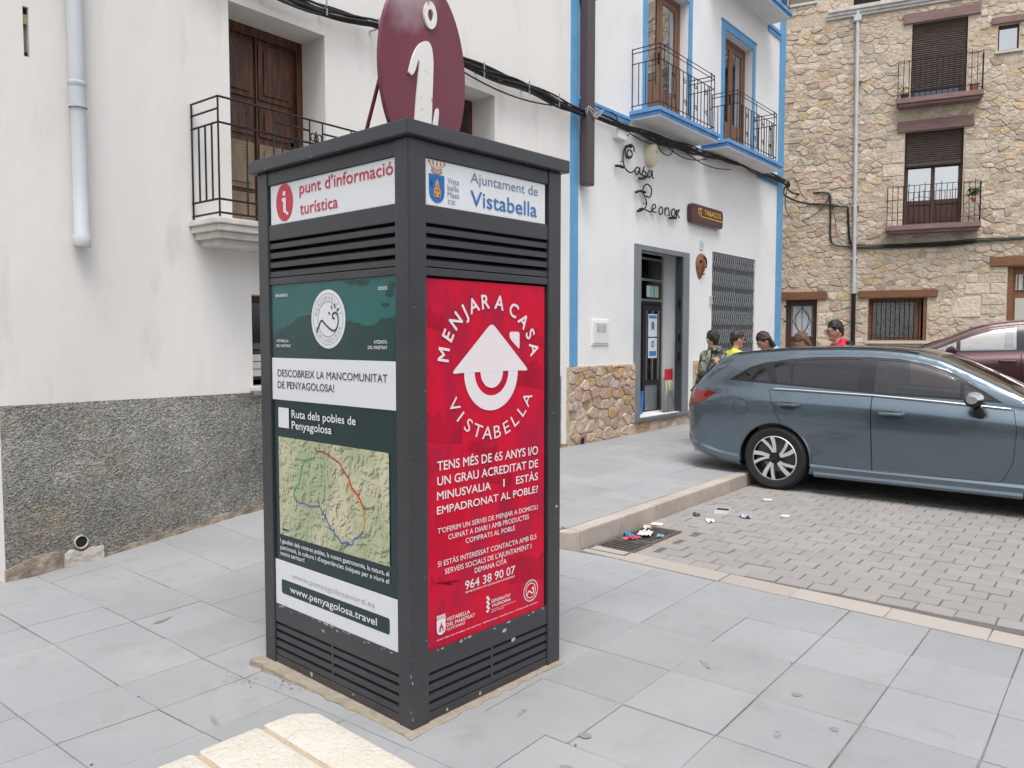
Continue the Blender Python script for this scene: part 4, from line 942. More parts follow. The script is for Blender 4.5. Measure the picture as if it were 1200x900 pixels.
# ------------------------------------------------------------------ white house with blue trim
BB = thing('white_house_with_blue_trim', 'white rendered house with blue trim, iron balconies and a shop doorway', 'house', (8.40,WY,0))
X = lambda x: x-8.40
holesB = [(X(10.38),X(11.70),4.79,6.86,.20),(X(13.07),X(14.31),4.79,6.86,.20),(X(10.22),X(11.68),.42,2.93,.42),(X(12.71),X(14.62),.36,3.07,.16),(X(13.1),X(14.6),7.62,9.6,.2)]
x1B = X(15.95)
b = M(); wall_cells(b, 0.003, x1B, -.3, 9.6, holesB); shell(b, 0.003, x1B, -.3, 9.6, 9.0); b.build('wall', PLASTER2, BB, fixn=False)
for h_ in holesB: b = M(); reveals(b, [h_], .2); b.build('reveal', PLASTER2, BB, fixn=False)
bx('blue_band', BLUE, BB, X(8.43),X(8.60),-.016,.002,1.235,9.5); bx('blue_band', BLUE, BB, X(15.66),x1B+.016,-.016,.3,.2,9.5)
b = M(); b.box(X(8.605),X(9.89),-.022,.002,4.60,4.652); b.box(X(8.605),X(9.89),-.040,.002,4.653,4.69); b.build('blue_string_course', BLUE, BB)
b = M(); b.box(X(14.62),X(15.65),-.022,.002,4.60,4.652); b.box(X(14.62),X(15.65),-.040,.002,4.653,4.69); b.build('blue_string_course', BLUE, BB)
b = M(); b.box(X(15.02),X(15.65),-.022,.002,7.42,7.50); b.box(X(15.02),X(15.65),-.045,.002,7.501,7.56); b.build('blue_string_course', BLUE, BB)
def surround(a, c, z0, z1, w_=.12):
    b = M(); b.box(X(a)-w_,X(a)-.001,-.018,.002,z0,z1+w_); b.box(X(c)+.001,X(c)+w_,-.018,.002,z0,z1+w_); b.box(X(a)-.0005,X(c)+.0005,-.018,.002,z1+.001,z1+w_); b.build('blue_surround', BLUE, BB)
    b = M(); b.box(X(a)-w_-.03,X(c)+w_+.03,-.028,.002,z1+w_+.001,z1+w_+.03); b.build('blue_surround', BLUE, BB)
surround(10.38,11.70,4.81,6.86); surround(13.07,14.31,4.81,6.86)
BRW = mat('brown_aluminium_wood_look', (.22,.105,.062), .5, noise=(3,5,.4,.7), col2=(.16,.072,.042), stretch=(9,9,1))
CURT = mat('pale_curtain', (.62,.64,.66), .9, bump=[(9,1,.6,.03)], stretch=(4,4,.1))
def french(a, c, z0, z1):
    fr = M(); y0, y1 = .14, .19; a, c = X(a)+.002, X(c)-.002; t_ = .07
    fr.box(a,a+t_,y0,y1,z0,z1); fr.box(c-t_,c,y0,y1,z0,z1); fr.box(a+t_,c-t_,y0,y1,z1-t_,z1); f = fr.build('door_frame', BRW, BB)
    mid = (a+c)/2
    for (p, q) in ((a+t_+.004,mid-.003),(mid+.003,c-t_-.004)):
        l = M(); w_ = .085; l.box(p,p+w_,y0+.008,y1-.005,z0+.005,z1-t_-.004); l.box(q-w_,q,y0+.008,y1-.005,z0+.005,z1-t_-.004); l.box(p+w_,q-w_,y0+.008,y1-.005,z1-t_-.09,z1-t_-.004); l.box(p+w_,q-w_,y0+.008,y1-.005,z0+.005,z0+.62)
        d_ = l.build('door', BRW, BB, bevel=.004); bx('pane', SKYGLASS, d_, p+w_,q-w_,y0+.022,y0+.026,z0+.62,z1-t_-.09)
        bx('curtain', CURT, d_, p+w_+.002,q-w_-.002,y0+.045,y0+.05,z0+.62,z1-t_-.09)
    bx('door_handle', IRON, f, mid-.05,mid-.03,y0-.02,y0+.007,z0+.95,z0+1.12)
french(10.38,11.70,4.81,6.858); french(13.07,14.31,4.81,6.858); french(13.1,14.6,7.64,9.55)
SOFF = mat('balcony_soffit_paint', (.74,.74,.74), .85, noise=(3,5,.45,.75), col2=(.62,.61,.60))
BLR = mat('blue_balcony_edge', (.10,.28,.56), .55, noise=(6,5,.4,.75), col2=(.17,.37,.64))
def balcony_b(a, c, rl, rr_, z=4.79, d=.48):
    a, c, rl, rr_ = X(a), X(c), X(rl), X(rr_)
    s = bx('balcony', SOFF, BB, a+.03,c-.03,-d+.03,.0,z-.125,z-.055)
    b = M()
    for (o_, z0, z1) in ((0,z-.054,z),(.028,z-.115,z-.0545)):
        b.box(a+o_,c-o_,-d+o_,-.0,z0,z1)
    b.build('blue_slab_edge', BLR, s, bevel=.004)
    y = -d+.035; segs = []; zt, z1_, z2, zl, zb = z+.86, z+.80, z+.655, z+.075, z+.012
    for zz in (zt,z1_,z2,zl): segs += [((rl,y,zz),(rr_,y,zz)),((rl,y,zz),(rl,0,zz)),((rr_,y,zz),(rr_,0,zz))]
    n = int((rr_-rl)/.115)
    W = rr_-rl
    for k in range(n+1):
        x = rl+W*k/n; top = zt if k in (0,1,n-1,n) or k == n//2 else z2; segs.append(((x,y,zb),(x,y,top)))
    for k in range(3): yy = y*(k+1)/4; segs.append(((rl,yy,zl),(rl,yy,z2))); segs.append(((rr_,yy,zl),(rr_,yy,z2)))
    for x in (rl,rr_): segs.append(((x,-.012,zb),(x,-.012,zt)))
    bars(s, segs, .0075)
    for k in (1, n-1): x = rl+W*(k+.5 if k == 1 else k-.5)/n; twisted(s, (x,y), zl, z2, .010)
    twisted(s, (rl+W*(n//2+.5)/n,y), zl, z2, .010)
    for k in range(0, n, 3):     # double S-scrolls between the bars
        x = rl+W*(k+.5)/n
        if k and k != n//2:
            for zz, sg_ in ((zl+.16,1),(z2-.12,-1)): scroll(s, (x,y,zz), .048, sg_, sg_)
    for x in (rl+W/n, rr_-W/n):
        b = M(); b.lathe([(0,-.02),(.016,0),(0,.02)], (x,y,zl+.25), 'z', 6); b.lathe([(0,-.02),(.016,0),(0,.02)], (x,y,zt), 'z', 6); b.build('knob', IRON, s, fixn=False)
    return s
balcony_b(9.90,11.90,9.96,11.72); balcony_b(12.20,14.66,12.60,14.37); balcony_b(12.35,15.0,12.45,14.9,z=7.62)
# brown downpipe
b = M(); b.box(X(8.605),X(8.765),-.16,-.03,3.56,9.4); dp = b.build('downpipe', mat('brown_painted_metal',(.075,.055,.058),.45,bump=[(8,2,.05,.01)]), BB, bevel=.02)
for z in (5.9,7.6): bx('pipe_clip', IRON, BB, X(8.60),X(8.77),-.165,.0,z,z+.03)
# stone plinth
ZP = lambda x: HG(x+8.40, WY-.02)-.04
avoid = [(X(10.075),X(11.93),.365,1.3),(X(12.70),X(14.64),.30,1.3)]
bx('plinth', mat('plinth_mortar',(.54,.43,.33),.95,noise=(8,5,.4,.7),col2=(.36,.28,.20),bump=[(25,5,.5,.02),(120,3,.4,.005)]), BB, -.03,X(10.07),-.030,.002,-.1,1.225)
pl = BB.children[-1]
bx('plinth', MATS['plinth_mortar'], pl, X(10.0702),X(12.02),-.030,.002,-.1,.36); bx('plinth', MATS['plinth_mortar'], pl, X(12.0202),X(12.69),-.030,.002,-.1,1.225); bx('plinth', MATS['plinth_mortar'], pl, X(14.65),X(15.65),-.030,.002,-.1,1.225)
hold = bpy.data.objects.new('plinth_stonework', None); 
class _P: pass
def rub_at(parent, yoff, *a, **k):
    before = set(parent.children); n = rubble(parent, *a, **k)
    for o in parent.children:
        if o not in before: o.location.y += yoff
    return n
n1 = rub_at(BB, -.030, STONE, (X(8.375),X(10.065),.10,1.22), [], .125, 1.45, 5, PAL2, proud=(.006,.026), joint=.003, parts=130, bottom=ZP)
rub_at(BB, -.030, STONE, (X(10.08),X(12.02),.10,.36), [], .10, 1.7, 6, PAL2, proud=(.006,.022), joint=.003, parts=60, bottom=ZP)
rub_at(BB, -.030, STONE, (X(12.03),X(12.69),.10,1.22), [], .125, 1.45, 8, PAL2, proud=(.006,.026), joint=.003, parts=60, bottom=ZP)
rub_at(BB, -.030, STONE, (X(14.66),X(15.64),.10,1.22), [], .14, 1.5, 9, PAL2, proud=(.006,.024), joint=.003, parts=0, bottom=ZP)
b = M(); b.lathe([(0,-.062),(.045,-.062)], (X(8.66),0,HG(8.66,5.7)+.05), 'y', 14); b.build('drain_hole', DARK, BB, fixn=False)
# shop doorway
STEP = mat('dark_stone_step', (.16,.16,.165), .6, noise=(5,5,.4,.7), col2=(.10,.10,.10), bump=[(40,3,.3,.005)])
bx('door_step', STEP, BB, X(10.06),X(12.02),-.075,.40,.365,.418, bevel=.006)
GREYM = mat('grey_painted_door_jamb', (.17,.195,.215), .45, noise=(2,5,.45,.75), col2=(.22,.25,.27), stretch=(3,3,1))
bx('door_jamb', GREYM, BB, X(10.07),X(10.235),-.03,.07,.42,2.96,bevel=.004); bx('door_jamb', GREYM, BB, X(11.60),X(11.80),-.03,.12,.42,2.96,bevel=.004); bx('door_head', GREYM, BB, X(10.236),X(11.599),-.02,.10,2.885,2.96,bevel=.004)
bx('shutter_edge', mat('dark_grey_metal',(.06,.065,.07),.5,metal=.4), BB, X(11.565),X(11.598),-.01,.09,.42,2.88)
for z in (1.25,1.55,2.1): bx('shutter_latch', IRON, BB, X(11.535),X(11.564),-.005,.03,z,z+.12)
ALU = mat('brushed_aluminium', (.42,.42,.42), .35, metal=.85)
fy = .42
b = M(); a, c = X(10.23), X(11.672); D0 = fy-.045
b.box(a,a+.04,D0,fy,.42,2.88); b.box(c-.045,c,D0,fy,.42,2.88)
for z in (2.18,2.50,2.83): b.box(a+.04,c-.045,D0,fy,z,z+.035)
sf = b.build('shop_frame', ALU, BB); bx('pane', GLASS, sf, a+.04,c-.045,fy-.03,fy-.025,2.215,2.50); bx('pane', GLASS, sf, a+.04,c-.045,fy-.03,fy-.025,2.535,2.83)
bx('frame_head', IRON, sf, a+.041,c-.046,D0+.004,fy-.002,2.13,2.179)
for (u, w_, cc) in ((11.20,.10,(.55,.62,.66)),(11.32,.12,(.30,.55,.50)),(11.47,.13,(.45,.60,.42))): bx('sticker', mat('sticker_%d'%int(u*100),cc,.5), sf, X(u)-w_/2,X(u)+w_/2,fy-.034,fy-.0305,2.25,2.43)
# shop interior room
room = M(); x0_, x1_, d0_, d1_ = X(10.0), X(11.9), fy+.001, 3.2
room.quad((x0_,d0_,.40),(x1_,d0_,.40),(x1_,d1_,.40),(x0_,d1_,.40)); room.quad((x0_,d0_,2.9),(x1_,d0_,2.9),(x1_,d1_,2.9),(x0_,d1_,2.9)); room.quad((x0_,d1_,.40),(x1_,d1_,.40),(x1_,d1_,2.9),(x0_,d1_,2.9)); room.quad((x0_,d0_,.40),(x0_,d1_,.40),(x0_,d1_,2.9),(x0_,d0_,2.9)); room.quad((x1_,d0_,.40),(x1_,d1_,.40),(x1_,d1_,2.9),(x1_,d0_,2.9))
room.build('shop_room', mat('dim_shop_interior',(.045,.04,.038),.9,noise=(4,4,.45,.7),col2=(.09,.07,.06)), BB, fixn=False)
# door leaf standing ajar into the shop
lf = M(); la, lc = X(11.03), X(11.61); ly = fy-.035
lf.box(la,la+.09,ly,ly+.04,.44,2.12); lf.box(lc-.07,lc,ly,ly+.04,.44,2.12); lf.box(la+.09,lc-.07,ly,ly+.04,2.03,2.12); lf.box(la+.09,lc-.07,ly,ly+.04,.85,.93)
leaf = lf.build('shop_door', mat('black_door_metal',(.03,.03,.033),.4,metal=.3), BB); bx('kick_panel', GREYM, leaf, la+.09,lc-.07,ly+.01,ly+.03,.44,.85); bx('pane', GLASS, leaf, la+.09,lc-.07,ly+.018,ly+.022,.93,2.03)
for u in (la+.10,(la+lc)/2+.0,lc-.10): bx('chrome_bar', ALU, leaf, u-.014,u+.014,ly-.02,ly-.001,.93,2.03)
PAP = mat('white_notice_paper', (.70,.74,.78), .6); PBL = mat('blue_notice_print', (.05,.22,.48), .6)
for (z0, z1) in ((1.62,1.98),(1.28,1.60)):
    n_ = bx('notice', PAP, leaf, X(11.16),X(11.45),ly-.027,ly-.0245,z0,z1)
    b = M(); m_ = lambda u, z: (u, ly-.0285, z); cx = X(11.305)
    if z0 > 1.5:
        flat(b, m_, [(X(11.18),z1-.07),(X(11.43),z1-.07),(X(11.43),z1-.02),(X(11.18),z1-.02)]); flat(b, m_, [(cx-.045,z0+.09),(cx,z0+.13),(cx+.045,z0+.09),(cx+.05,z0+.21),(cx,z0+.26),(cx-.05,z0+.21)])
    else: disc(b, m_, cx, z1-.10, .052, .058, 18, .45); flat(b, m_, [(X(11.19),z0+.03),(X(11.42),z0+.03),(X(11.42),z0+.11),(X(11.19),z0+.11)])
    b.build('notice_print', PBL, n_, fixn=False)
# folding gate
gt = bx('gate_recess', DARK, BB, X(12.72),X(14.61),.15,.158,.37,3.06)
GG = mat('grey_galvanised_gate', (.23,.245,.26), .45, metal=.5)
gate = M(); gate.box(X(12.71)+.004,X(14.62)-.004,.02,.06,3.03,3.065); gate.box(X(12.71)+.004,X(14.62)-.004,.02,.06,.362,.39)
gate = gate.build('folding_gate', GG, BB); n_ = 21; segs = []
p = None
for k in range(n_+1):
    u = X(12.73)+(14.60-12.73)*k/n_; w_ = .010 if k != 11 else .024
    if p is None or k == 11: b = M(); b.box(-w_,w_,.025,.05,.391,3.029); o = b.build('bar', GG, gate)
    if p is None: p = o
    elif k != 11: o = p.copy(); COL.objects.link(o)
    o.location.x = u
b = M(); pit = (14.60-12.73)/n_
for k in range(n_):
    u = X(12.73)+pit*k
    z = .50
    while z < 2.9:
        for s_ in (0,1): b.tube([(u+pit*s_, .018, z),(u+pit*(1-s_), .018, z+.26)], .007, 4, cap=False)
        z += .33
b.build('lattice', GG, gate, fixn=False, kind='stuff')

# ------------------------------------------------------------------ things fixed on the white house (they stay with it)
t = thing('iron_script_sign', 'black wrought iron script sign reading Casa Leonor on the white wall', 'sign', (9.4,5.74,3.4))
SC = {'letter_c': [[(9.861,4.15),(9.798,4.133),(9.765,4.173),(9.807,4.226),(9.875,4.228),(9.91,4.190),(9.872,4.131),(9.767,4.115),(9.718,4.172),(9.743,4.25),(9.848,4.312),(9.944,4.298),(9.967,4.23)],
  [(9.743,4.262),(9.688,4.21),(9.663,4.14),(9.663,4.057),(9.706,3.972),(9.801,3.932),(9.897,3.932),(9.97,3.973)],[(9.47,3.956),(9.577,3.968),(9.665,3.963)],[(9.73,4.255),(9.80,4.285),(9.88,4.285)]],
 'letter_a': [[(10.12,4.025),(10.05,4.03),(9.99,3.975),(10.033,3.927),(10.098,3.964),(10.13,4.034),(10.131,3.959),(10.192,3.947)],[(10.487,4.043),(10.406,4.036),(10.361,3.984),(10.408,3.942),(10.47,3.985),(10.498,4.055),(10.5,3.973),(10.544,3.948)]],
 'letter_s': [[(10.192,3.947),(10.262,4.08),(10.236,4.02),(10.303,3.996),(10.292,3.95),(10.213,3.936)],[(10.116,3.885),(10.23,3.90),(10.35,3.95)]],
 'letter_l': [[(10.021,3.673),(10.141,3.71),(10.298,3.71)],[(10.311,3.668),(10.402,3.653),(10.476,3.71),(10.469,3.801),(10.353,3.838),(10.252,3.79),(10.231,3.703),(10.3,3.63),(10.335,3.56),(10.303,3.495),(10.202,3.444),(10.124,3.445),(10.19,3.47),(10.315,3.464),(10.441,3.446)],[(10.08,3.415),(10.191,3.444)]],
 'letter_e': [[(10.47,3.46),(10.522,3.495),(10.603,3.534),(10.59,3.575),(10.532,3.563),(10.504,3.499),(10.546,3.464),(10.628,3.469)]],
 'letter_o': [[(10.77,3.565),(10.717,3.517),(10.73,3.464),(10.784,3.455),(10.832,3.5),(10.819,3.555),(10.77,3.565)],[(11.173,3.587),(11.111,3.528),(11.131,3.478),(11.188,3.468),(11.238,3.52),(11.224,3.577),(11.173,3.587)],[(11.05,3.434),(11.17,3.442),(11.28,3.462)]],
 'letter_n': [[(10.9,3.456),(10.904,3.569),(10.915,3.53),(10.978,3.58),(11.025,3.551),(11.049,3.463)]],
 'letter_r': [[(11.284,3.473),(11.282,3.576),(11.31,3.567),(11.372,3.60),(11.347,3.551),(11.306,3.527),(11.389,3.473)]]}
for nm, ls in SC.items():
    b = M()
    for l in ls: pts = [(p.x-9.4, 0, p.y-3.4) for p in catmull([(q[0],q[1],0) for q in l], 5)]; b.tube(pts, .0105 if len(l) > 3 else .019, 6)
    b.build(nm, IRON, t, fixn=False)
b = M()
for (x,z) in ((9.86,4.29),(9.66,4.05),(10.5,4.02),(10.3,3.71),(10.33,3.56),(10.55,3.47),(11.05,3.47),(11.2,3.58),(10.13,3.99)): b.tube([(x-9.4,0,z-3.4),(x-9.4,.046,z-3.4)], .006, 4)
b.build('standoff', IRON, t, fixn=False)
t = thing('tobacco_sign', 'maroon rounded TABACOS sign box with yellow letters above the mask', 'sign', (12.33,5.70,3.45))
b = M(); b.prism(rrect(-.60,.60,.0,.305,.07,5), 'y', 0, .083); b.build('sign_box', mat('dark_plum_plastic',(.055,.012,.03),.3,coat=.3), t, bevel=.012)
YEL = mat('yellow_print', (.80,.45,.04), .5)
b = M(); m_ = lambda u, z: (u-12.1, -.004, (z-3.41)*.94)
for s_, *_ in TAB: put(b, m_, s_, 11.95, 12.60, 3.585, .083, .03)
stroke(b, m_, [(11.86,3.538),(12.68,3.538)], .016)
stroke(b, m_, [(11.875,3.66),(11.81,3.67),(11.72,3.66)], .022); stroke(b, m_, [(11.74,3.66),(11.735,3.60),(11.79,3.57)], .022); stroke(b, m_, [(11.81,3.655),(11.80,3.61),(11.86,3.60)], .018); stroke(b, m_, [(11.77,3.575),(11.785,3.53)], .022); stroke(b, m_, [(11.845,3.60),(11.855,3.53)], .020)
b.build('lettering', YEL, t, fixn=False)
t = thing('carved_wooden_mask', 'brown carved wooden mask hanging between the doorway and the folding gate', 'wall ornament', (12.26,5.745,2.56))
CW = mat('carved_reddish_wood', (.27,.105,.05), .55, noise=(18,5,.4,.7), col2=(.14,.055,.03), bump=[(25,4,.5,.01)])
mk = [(12.30,3.0),(12.19,2.985),(12.10,2.92),(12.062,2.82),(12.09,2.70),(12.15,2.60),(12.21,2.56),(12.29,2.60),(12.38,2.70),(12.45,2.79),(12.47,2.89),(12.41,2.97)]
rg = [Vector((p[0]-12.26,0,p[1]-2.56)) for p in mk]; cm = Vector((0,-.075,.26)); b = M(); N_ = 5
for i in range(len(rg)):
    j = (i+1)%len(rg)
    for k in range(N_):
        t0, t1 = k/N_, (k+1)/N_; L_ = lambda v, t_: Vector((v.x+(cm.x-v.x)*t_, .038-.070*sin(t_*pi/2), v.z+(cm.z-v.z)*t_))
        b.poly([L_(rg[i],t0), L_(rg[j],t0), L_(rg[j],t1), L_(rg[i],t1)] if k < N_-1 else [L_(rg[i],t0), L_(rg[j],t0), L_(rg[i],t1)])
b.build('face', CW, t, smooth=True)
b = M(); b.tube([(-.02,-.025,.34),(-.03,-.045,.22),(-.02,-.028,.15)], .018, 6); b.build('nose', CW, t, smooth=True)
for u, z in ((-.10,.30),(.09,.30)): b = M(); b.lathe([(0,-.008),(.028,0),(.018,.014)], (u,-.022,z), 'y', 10); b.build('eye', DARK, t, fixn=False)
b = M(); b.tube([(-.03,-.018,.09),(.03,-.016,.10)], .010, 5); b.build('mouth', DARK, t, fixn=False)
b = M(); b.tube([(.0,-.018,.39),(.08,-.016,.35),(.11,-.008,.27),(.07,-.022,.20)], .016, 5); b.build('carved_ridge', mat('dark_carved_wood',(.06,.022,.012),.6), t, fixn=False)
t = thing('house_number_tile', 'small white house number tile above the wooden mask', 'number plate', (12.27,5.775,3.06))
bx('tile', mat('glazed_tile',(.66,.67,.70),.3), t, -.075,.075,0,.011,0,.15); b = M(); put(b, lambda u,z: (u,-.003,z), "11", -.045,.045,.03,.09,0.0); b.build('number', mat('grey_blue_glaze',(.25,.30,.38),.4), t, fixn=False)
t = thing('utility_meter_box', 'white utility meter box with two small vents in the wall left of the shop door', 'meter box', (9.16,5.77,1.5))
b = M(); b.box(-.215,.215,0,.016,0,.35); b.build('housing', PLASTER2, t, bevel=.006); bx('hatch', mat('white_hatch',(.72,.72,.73),.5), t, -.185,.185,-.012,-.0005,.03,.32,bevel=.004)
for u in (-.085,.045):
    v_ = bx('vent', mat('vent_grey',(.30,.30,.29),.6), t, u-.03,u+.075,-.016,-.0125,.185,.29)
    for k in range(4): bx('vent_slat', MATS['white_hatch'], v_, u-.028,u+.073,-.020,-.0165,.19+.026*k,.203+.026*k)
t = thing('door_bell', 'small grey door bell box on the wall between the mask and the gate', 'bell', (12.64,5.75,2.17)); bx('bell_box', mat('bell_grey',(.45,.46,.47),.5), t, -.035,.035,0,.035,0,.14,bevel=.006); bx('button', IRON, t, -.012,.012,-.006,-.0005,.08,.10)
t = thing('junction_box', 'white junction box hanging under the cables near the brown pipe', 'junction box', (9.58,5.70,4.33)); b = M(); b.box(-.12,.12,0,.085,0,.20); b.build('housing', PLASTER2, t, bevel=.012); b = M(); b.tube([(-.05,.03,.2),(-.15,.02,.28),(-.30,.0,.30)], .009, 5); b.tube([(.05,.03,.06),(.20,.02,.10)], .009, 5); b.build('cable_tail', CABLE, t, fixn=False)
t = thing('alarm_siren', 'oval yellowed alarm siren box above the end of the word Casa', 'alarm', (10.46,5.66,4.10))
b = M(); b.lathe([(0,0),(.10,.01),(.135,.05),(.14,.124)], (0,0,0), 'y', 24); b.v = [(v[0],v[1],v[2]*1.45+.20) for v in b.v]; b.build('cover', mat('yellowed_plastic',(.66,.61,.45),.5,noise=(8,4,.4,.7),col2=(.56,.50,.34)), t, smooth=True)
b = M(); b.lathe([(0,-.004),(.03,0.0),(.03,.02)], (.03,.0,.22), 'y', 12); b.build('lamp', mat('dull_lamp',(.4,.38,.3),.4), t, smooth=True)

# ------------------------------------------------------------------ goods at the shop door
t = thing('bagged_broom_heads', 'clear plastic bag with red header and yellow sticks leaning at the shop doorway', 'bag', (11.45,5.86,.42))
b = M(); PB = glass_mat('clear_plastic_film', (.85,.88,.9), .18, .15, .25, (.5,.55,.6))
b.poly([(-.25,0,0),(.19,0,0),(.15,.10,.52),(-.08,.12,.54)]); b.poly([(-.25,.04,0),(.19,.05,0),(.15,.13,.52),(-.08,.15,.54)]); b.build('plastic_bag', PB, t, fixn=False)
bx('header_card', mat('red_card',(.60,.03,.05),.5), t, -.06,.20,.10,.112,.50,.68)
for k, cc in enumerate(((.72,.55,.08),(.20,.30,.45),(.70,.68,.60),(.72,.55,.08),(.55,.57,.6))): b = M(); b.tube([(-.14+.06*k,.03,.02),(-.02+.04*k,.10,.5)], .014, 5); b.build('broom_handle', mat('stick_%d'%k,cc,.5), t, fixn=False)
t = thing('blue_bucket', 'blue bucket standing inside the dark shop doorway', 'bucket', (10.80,6.15,.42)); b = M(); b.lathe([(0,.0),(.10,.0),(.13,.34),(.14,.345),(.14,.36),(.125,.36)], (0,0,0), 'z', 20); b.build('pail', mat('blue_plastic',(.03,.16,.45),.4), t, smooth=True); b = M(); b.tube([(-.13,0,.33),(-.1,0,.45),(0,0,.50),(.1,0,.45),(.13,0,.33)], .005, 5); b.build('handle', ALU, t, fixn=False)
t = thing('wicker_basket', 'brown basket with goods on a low stand inside the shop doorway', 'basket', (10.62,6.22,.42))
b = M(); b.lathe([(0,.42),(.15,.42),(.19,.60),(.20,.61),(.18,.61),(.16,.58)], (0,0,0), 'z', 18); b.build('basket_body', mat('wicker',(.26,.12,.05),.7,bump=[(60,2,.6,.01)]), t, smooth=True); b = M(); b.lathe([(0,.0),(.09,.0),(.02,.02),(.02,.40),(.12,.42)], (0,0,0), 'z', 12); b.build('stand', IRON, t, smooth=True)
b = M(); b.lathe([(0,.58),(.09,.60),(.11,.68),(.05,.75),(0,.76)], (0,0,0), 'z', 12); b.build('contents', mat('beige_goods',(.5,.42,.32),.8), t, smooth=True)
t = thing('detergent_bottle', 'white and green bottle standing by the left jamb of the shop door', 'bottle', (10.50,6.02,.42)); b = M(); b.lathe([(0,0),(.045,0),(.05,.02),(.05,.20),(.02,.25),(.018,.26)], (0,0,0), 'z', 14); b.build('bottle_body', mat('green_bottle',(.10,.25,.12),.3), t, smooth=True); b = M(); b.lathe([(.02,.26),(.022,.30),(0,.30)], (0,0,0), 'z', 12); b.build('cap', mat('yellow_cap',(.7,.6,.2),.4), t, smooth=True)

# ------------------------------------------------------------------ cable bundle along the facades
random.seed(31)
CP = [(3.2,4.50),(4.20,4.47),(4.6,4.49),(5.15,4.53),(6.28,4.52),(7.14,4.52),(7.8,4.50),(8.3,4.49),(8.73,4.50),(9.36,4.53),(10.3,4.54),(11.38,4.58),(12.64,4.64),(14.11,4.72),(15.62,4.72),(16.1,4.70)]
cb = thing('overhead_cable_bundle', 'sagging bundle of black cables clipped along the cream and white houses', 'cables', (3.2,5.70,4.4))
for k in range(9):
    ph = random.uniform(0,6); a = random.uniform(.008,.026); pts = []
    for i, p in enumerate(catmull([(x,z,0) for x,z in CP], 6)):
        pts.append((p.x-3.2, a*sin(ph+p.x*2.1)+(-.02 if 5 < p.x < 16 else 0), p.y-4.4+a*cos(ph*1.7+p.x*1.7)-.011*k+.012+(.015*sin(p.x*5+ph))))
    b = M(); b.tube(pts, random.choice([.009,.012,.014]), 5); b.build('cable', CABLE, cb, fixn=False)
for (x0_,x1_,sag) in ((5.6,8.5,.18),(9.4,10.9,.11),(10.6,12.2,.12),(11.3,13.2,.10)):
    b = M(); pts = [(x0_+(x1_-x0_)*i/14-3.2, -.02, .11-sag*sin(pi*i/14)) for i in range(15)]; b.tube(pts, .009, 5); b.build('cable', CABLE, cb, fixn=False)
b = M(); b.tube([(10.75-3.2+.22*cos(a*.35), -.04, .02+.10*sin(a*.35)) for a in range(19)], .009, 5); b.build('cable_loop', CABLE, cb, fixn=False)
b = M()
for x in (3.9,4.5,5.1,6.6,7.4,8.0): b.box(x-3.2-.006,x-3.2+.006,-.055,.085,.06,.075); b.box(x-3.2-.006,x-3.2+.006,-.055,-.045,.0,.16)
b.build('clip', mat('zinc_clip',(.4,.4,.4),.4,metal=.7), cb)
b = M(); random.seed(8)
for k in range(6): c0 = Vector((8.75-3.2+random.uniform(-.12,.12), -.06+random.uniform(-.03,.01), .10+random.uniform(-.05,.05))); b.tube([c0+Vector((.10*cos(a*.6+k), .02*sin(a), .06*sin(a*.6+k*2))) for a in range(12)], .006, 4)
b.build('wire_ties', mat('pale_wire',(.45,.45,.46),.4), cb, fixn=False)

# ------------------------------------------------------------------ stone house
S0 = Vector((18.87,6.81,0)); srot = atan2(-.976,.217)
SB = thing('rubble_stone_house', 'tall rubble stone house with wooden lintels and small iron balconies at the far right', 'house', S0, srot)
door_h = (.10,.80,.10,2.50,.22); holesS = [door_h,(1.90,3.09,1.54,2.50,.28),(2.56,3.70,4.05,6.16,.26),(2.64,3.71,6.86,8.50,.22),(4.27,4.65,7.66,8.20,.2),(4.60,6.0,.10,3.12,.26),(0.02,.61,9.36,10.3,.2),(1.43,1.98,9.12,9.9,.2)]
b = M(); wall_cells(b, -3.2, 10, -.5, 11.0, holesS); b.quad((-3.2,0,-.5),(-3.2,0,11),(-3.2,8,11),(-3.2,8,-.5)); b.quad((-3.2,0,11),(10,0,11),(10,8,11),(-3.2,8,11)); b.quad((10,0,-.5),(10,8,-.5),(10,8,11),(10,0,11)); b.quad((-3.2,8,-.5),(10,8,-.5),(10,8,11),(-3.2,8,11))
MRT = mat('tan_lime_mortar', (.53,.445,.335), .95, noise=(2.5,6,.4,.7), col2=(.45,.37,.275), noise2=(14,4,.5,.8), col3=(.60,.52,.41), bump=[(20,6,.7,.03),(90,4,.5,.006)])
sw = b.build('wall', MRT, SB, fixn=False)
for h_ in holesS: b = M(); reveals(b, [h_], .25); b.build('reveal', MRT, SB, fixn=False)
avoidS = [(h[0]-.02,h[1]+.02,h[2],h[3]+.0) for h in holesS]
lint = [(-.10,1.02,2.50,2.69),(1.68,3.30,2.51,2.68),(2.40,3.88,6.16,6.40),(2.46,3.94,8.50,8.72),(4.14,4.95,8.21,8.36),(4.27,6.2,3.13,3.34)]
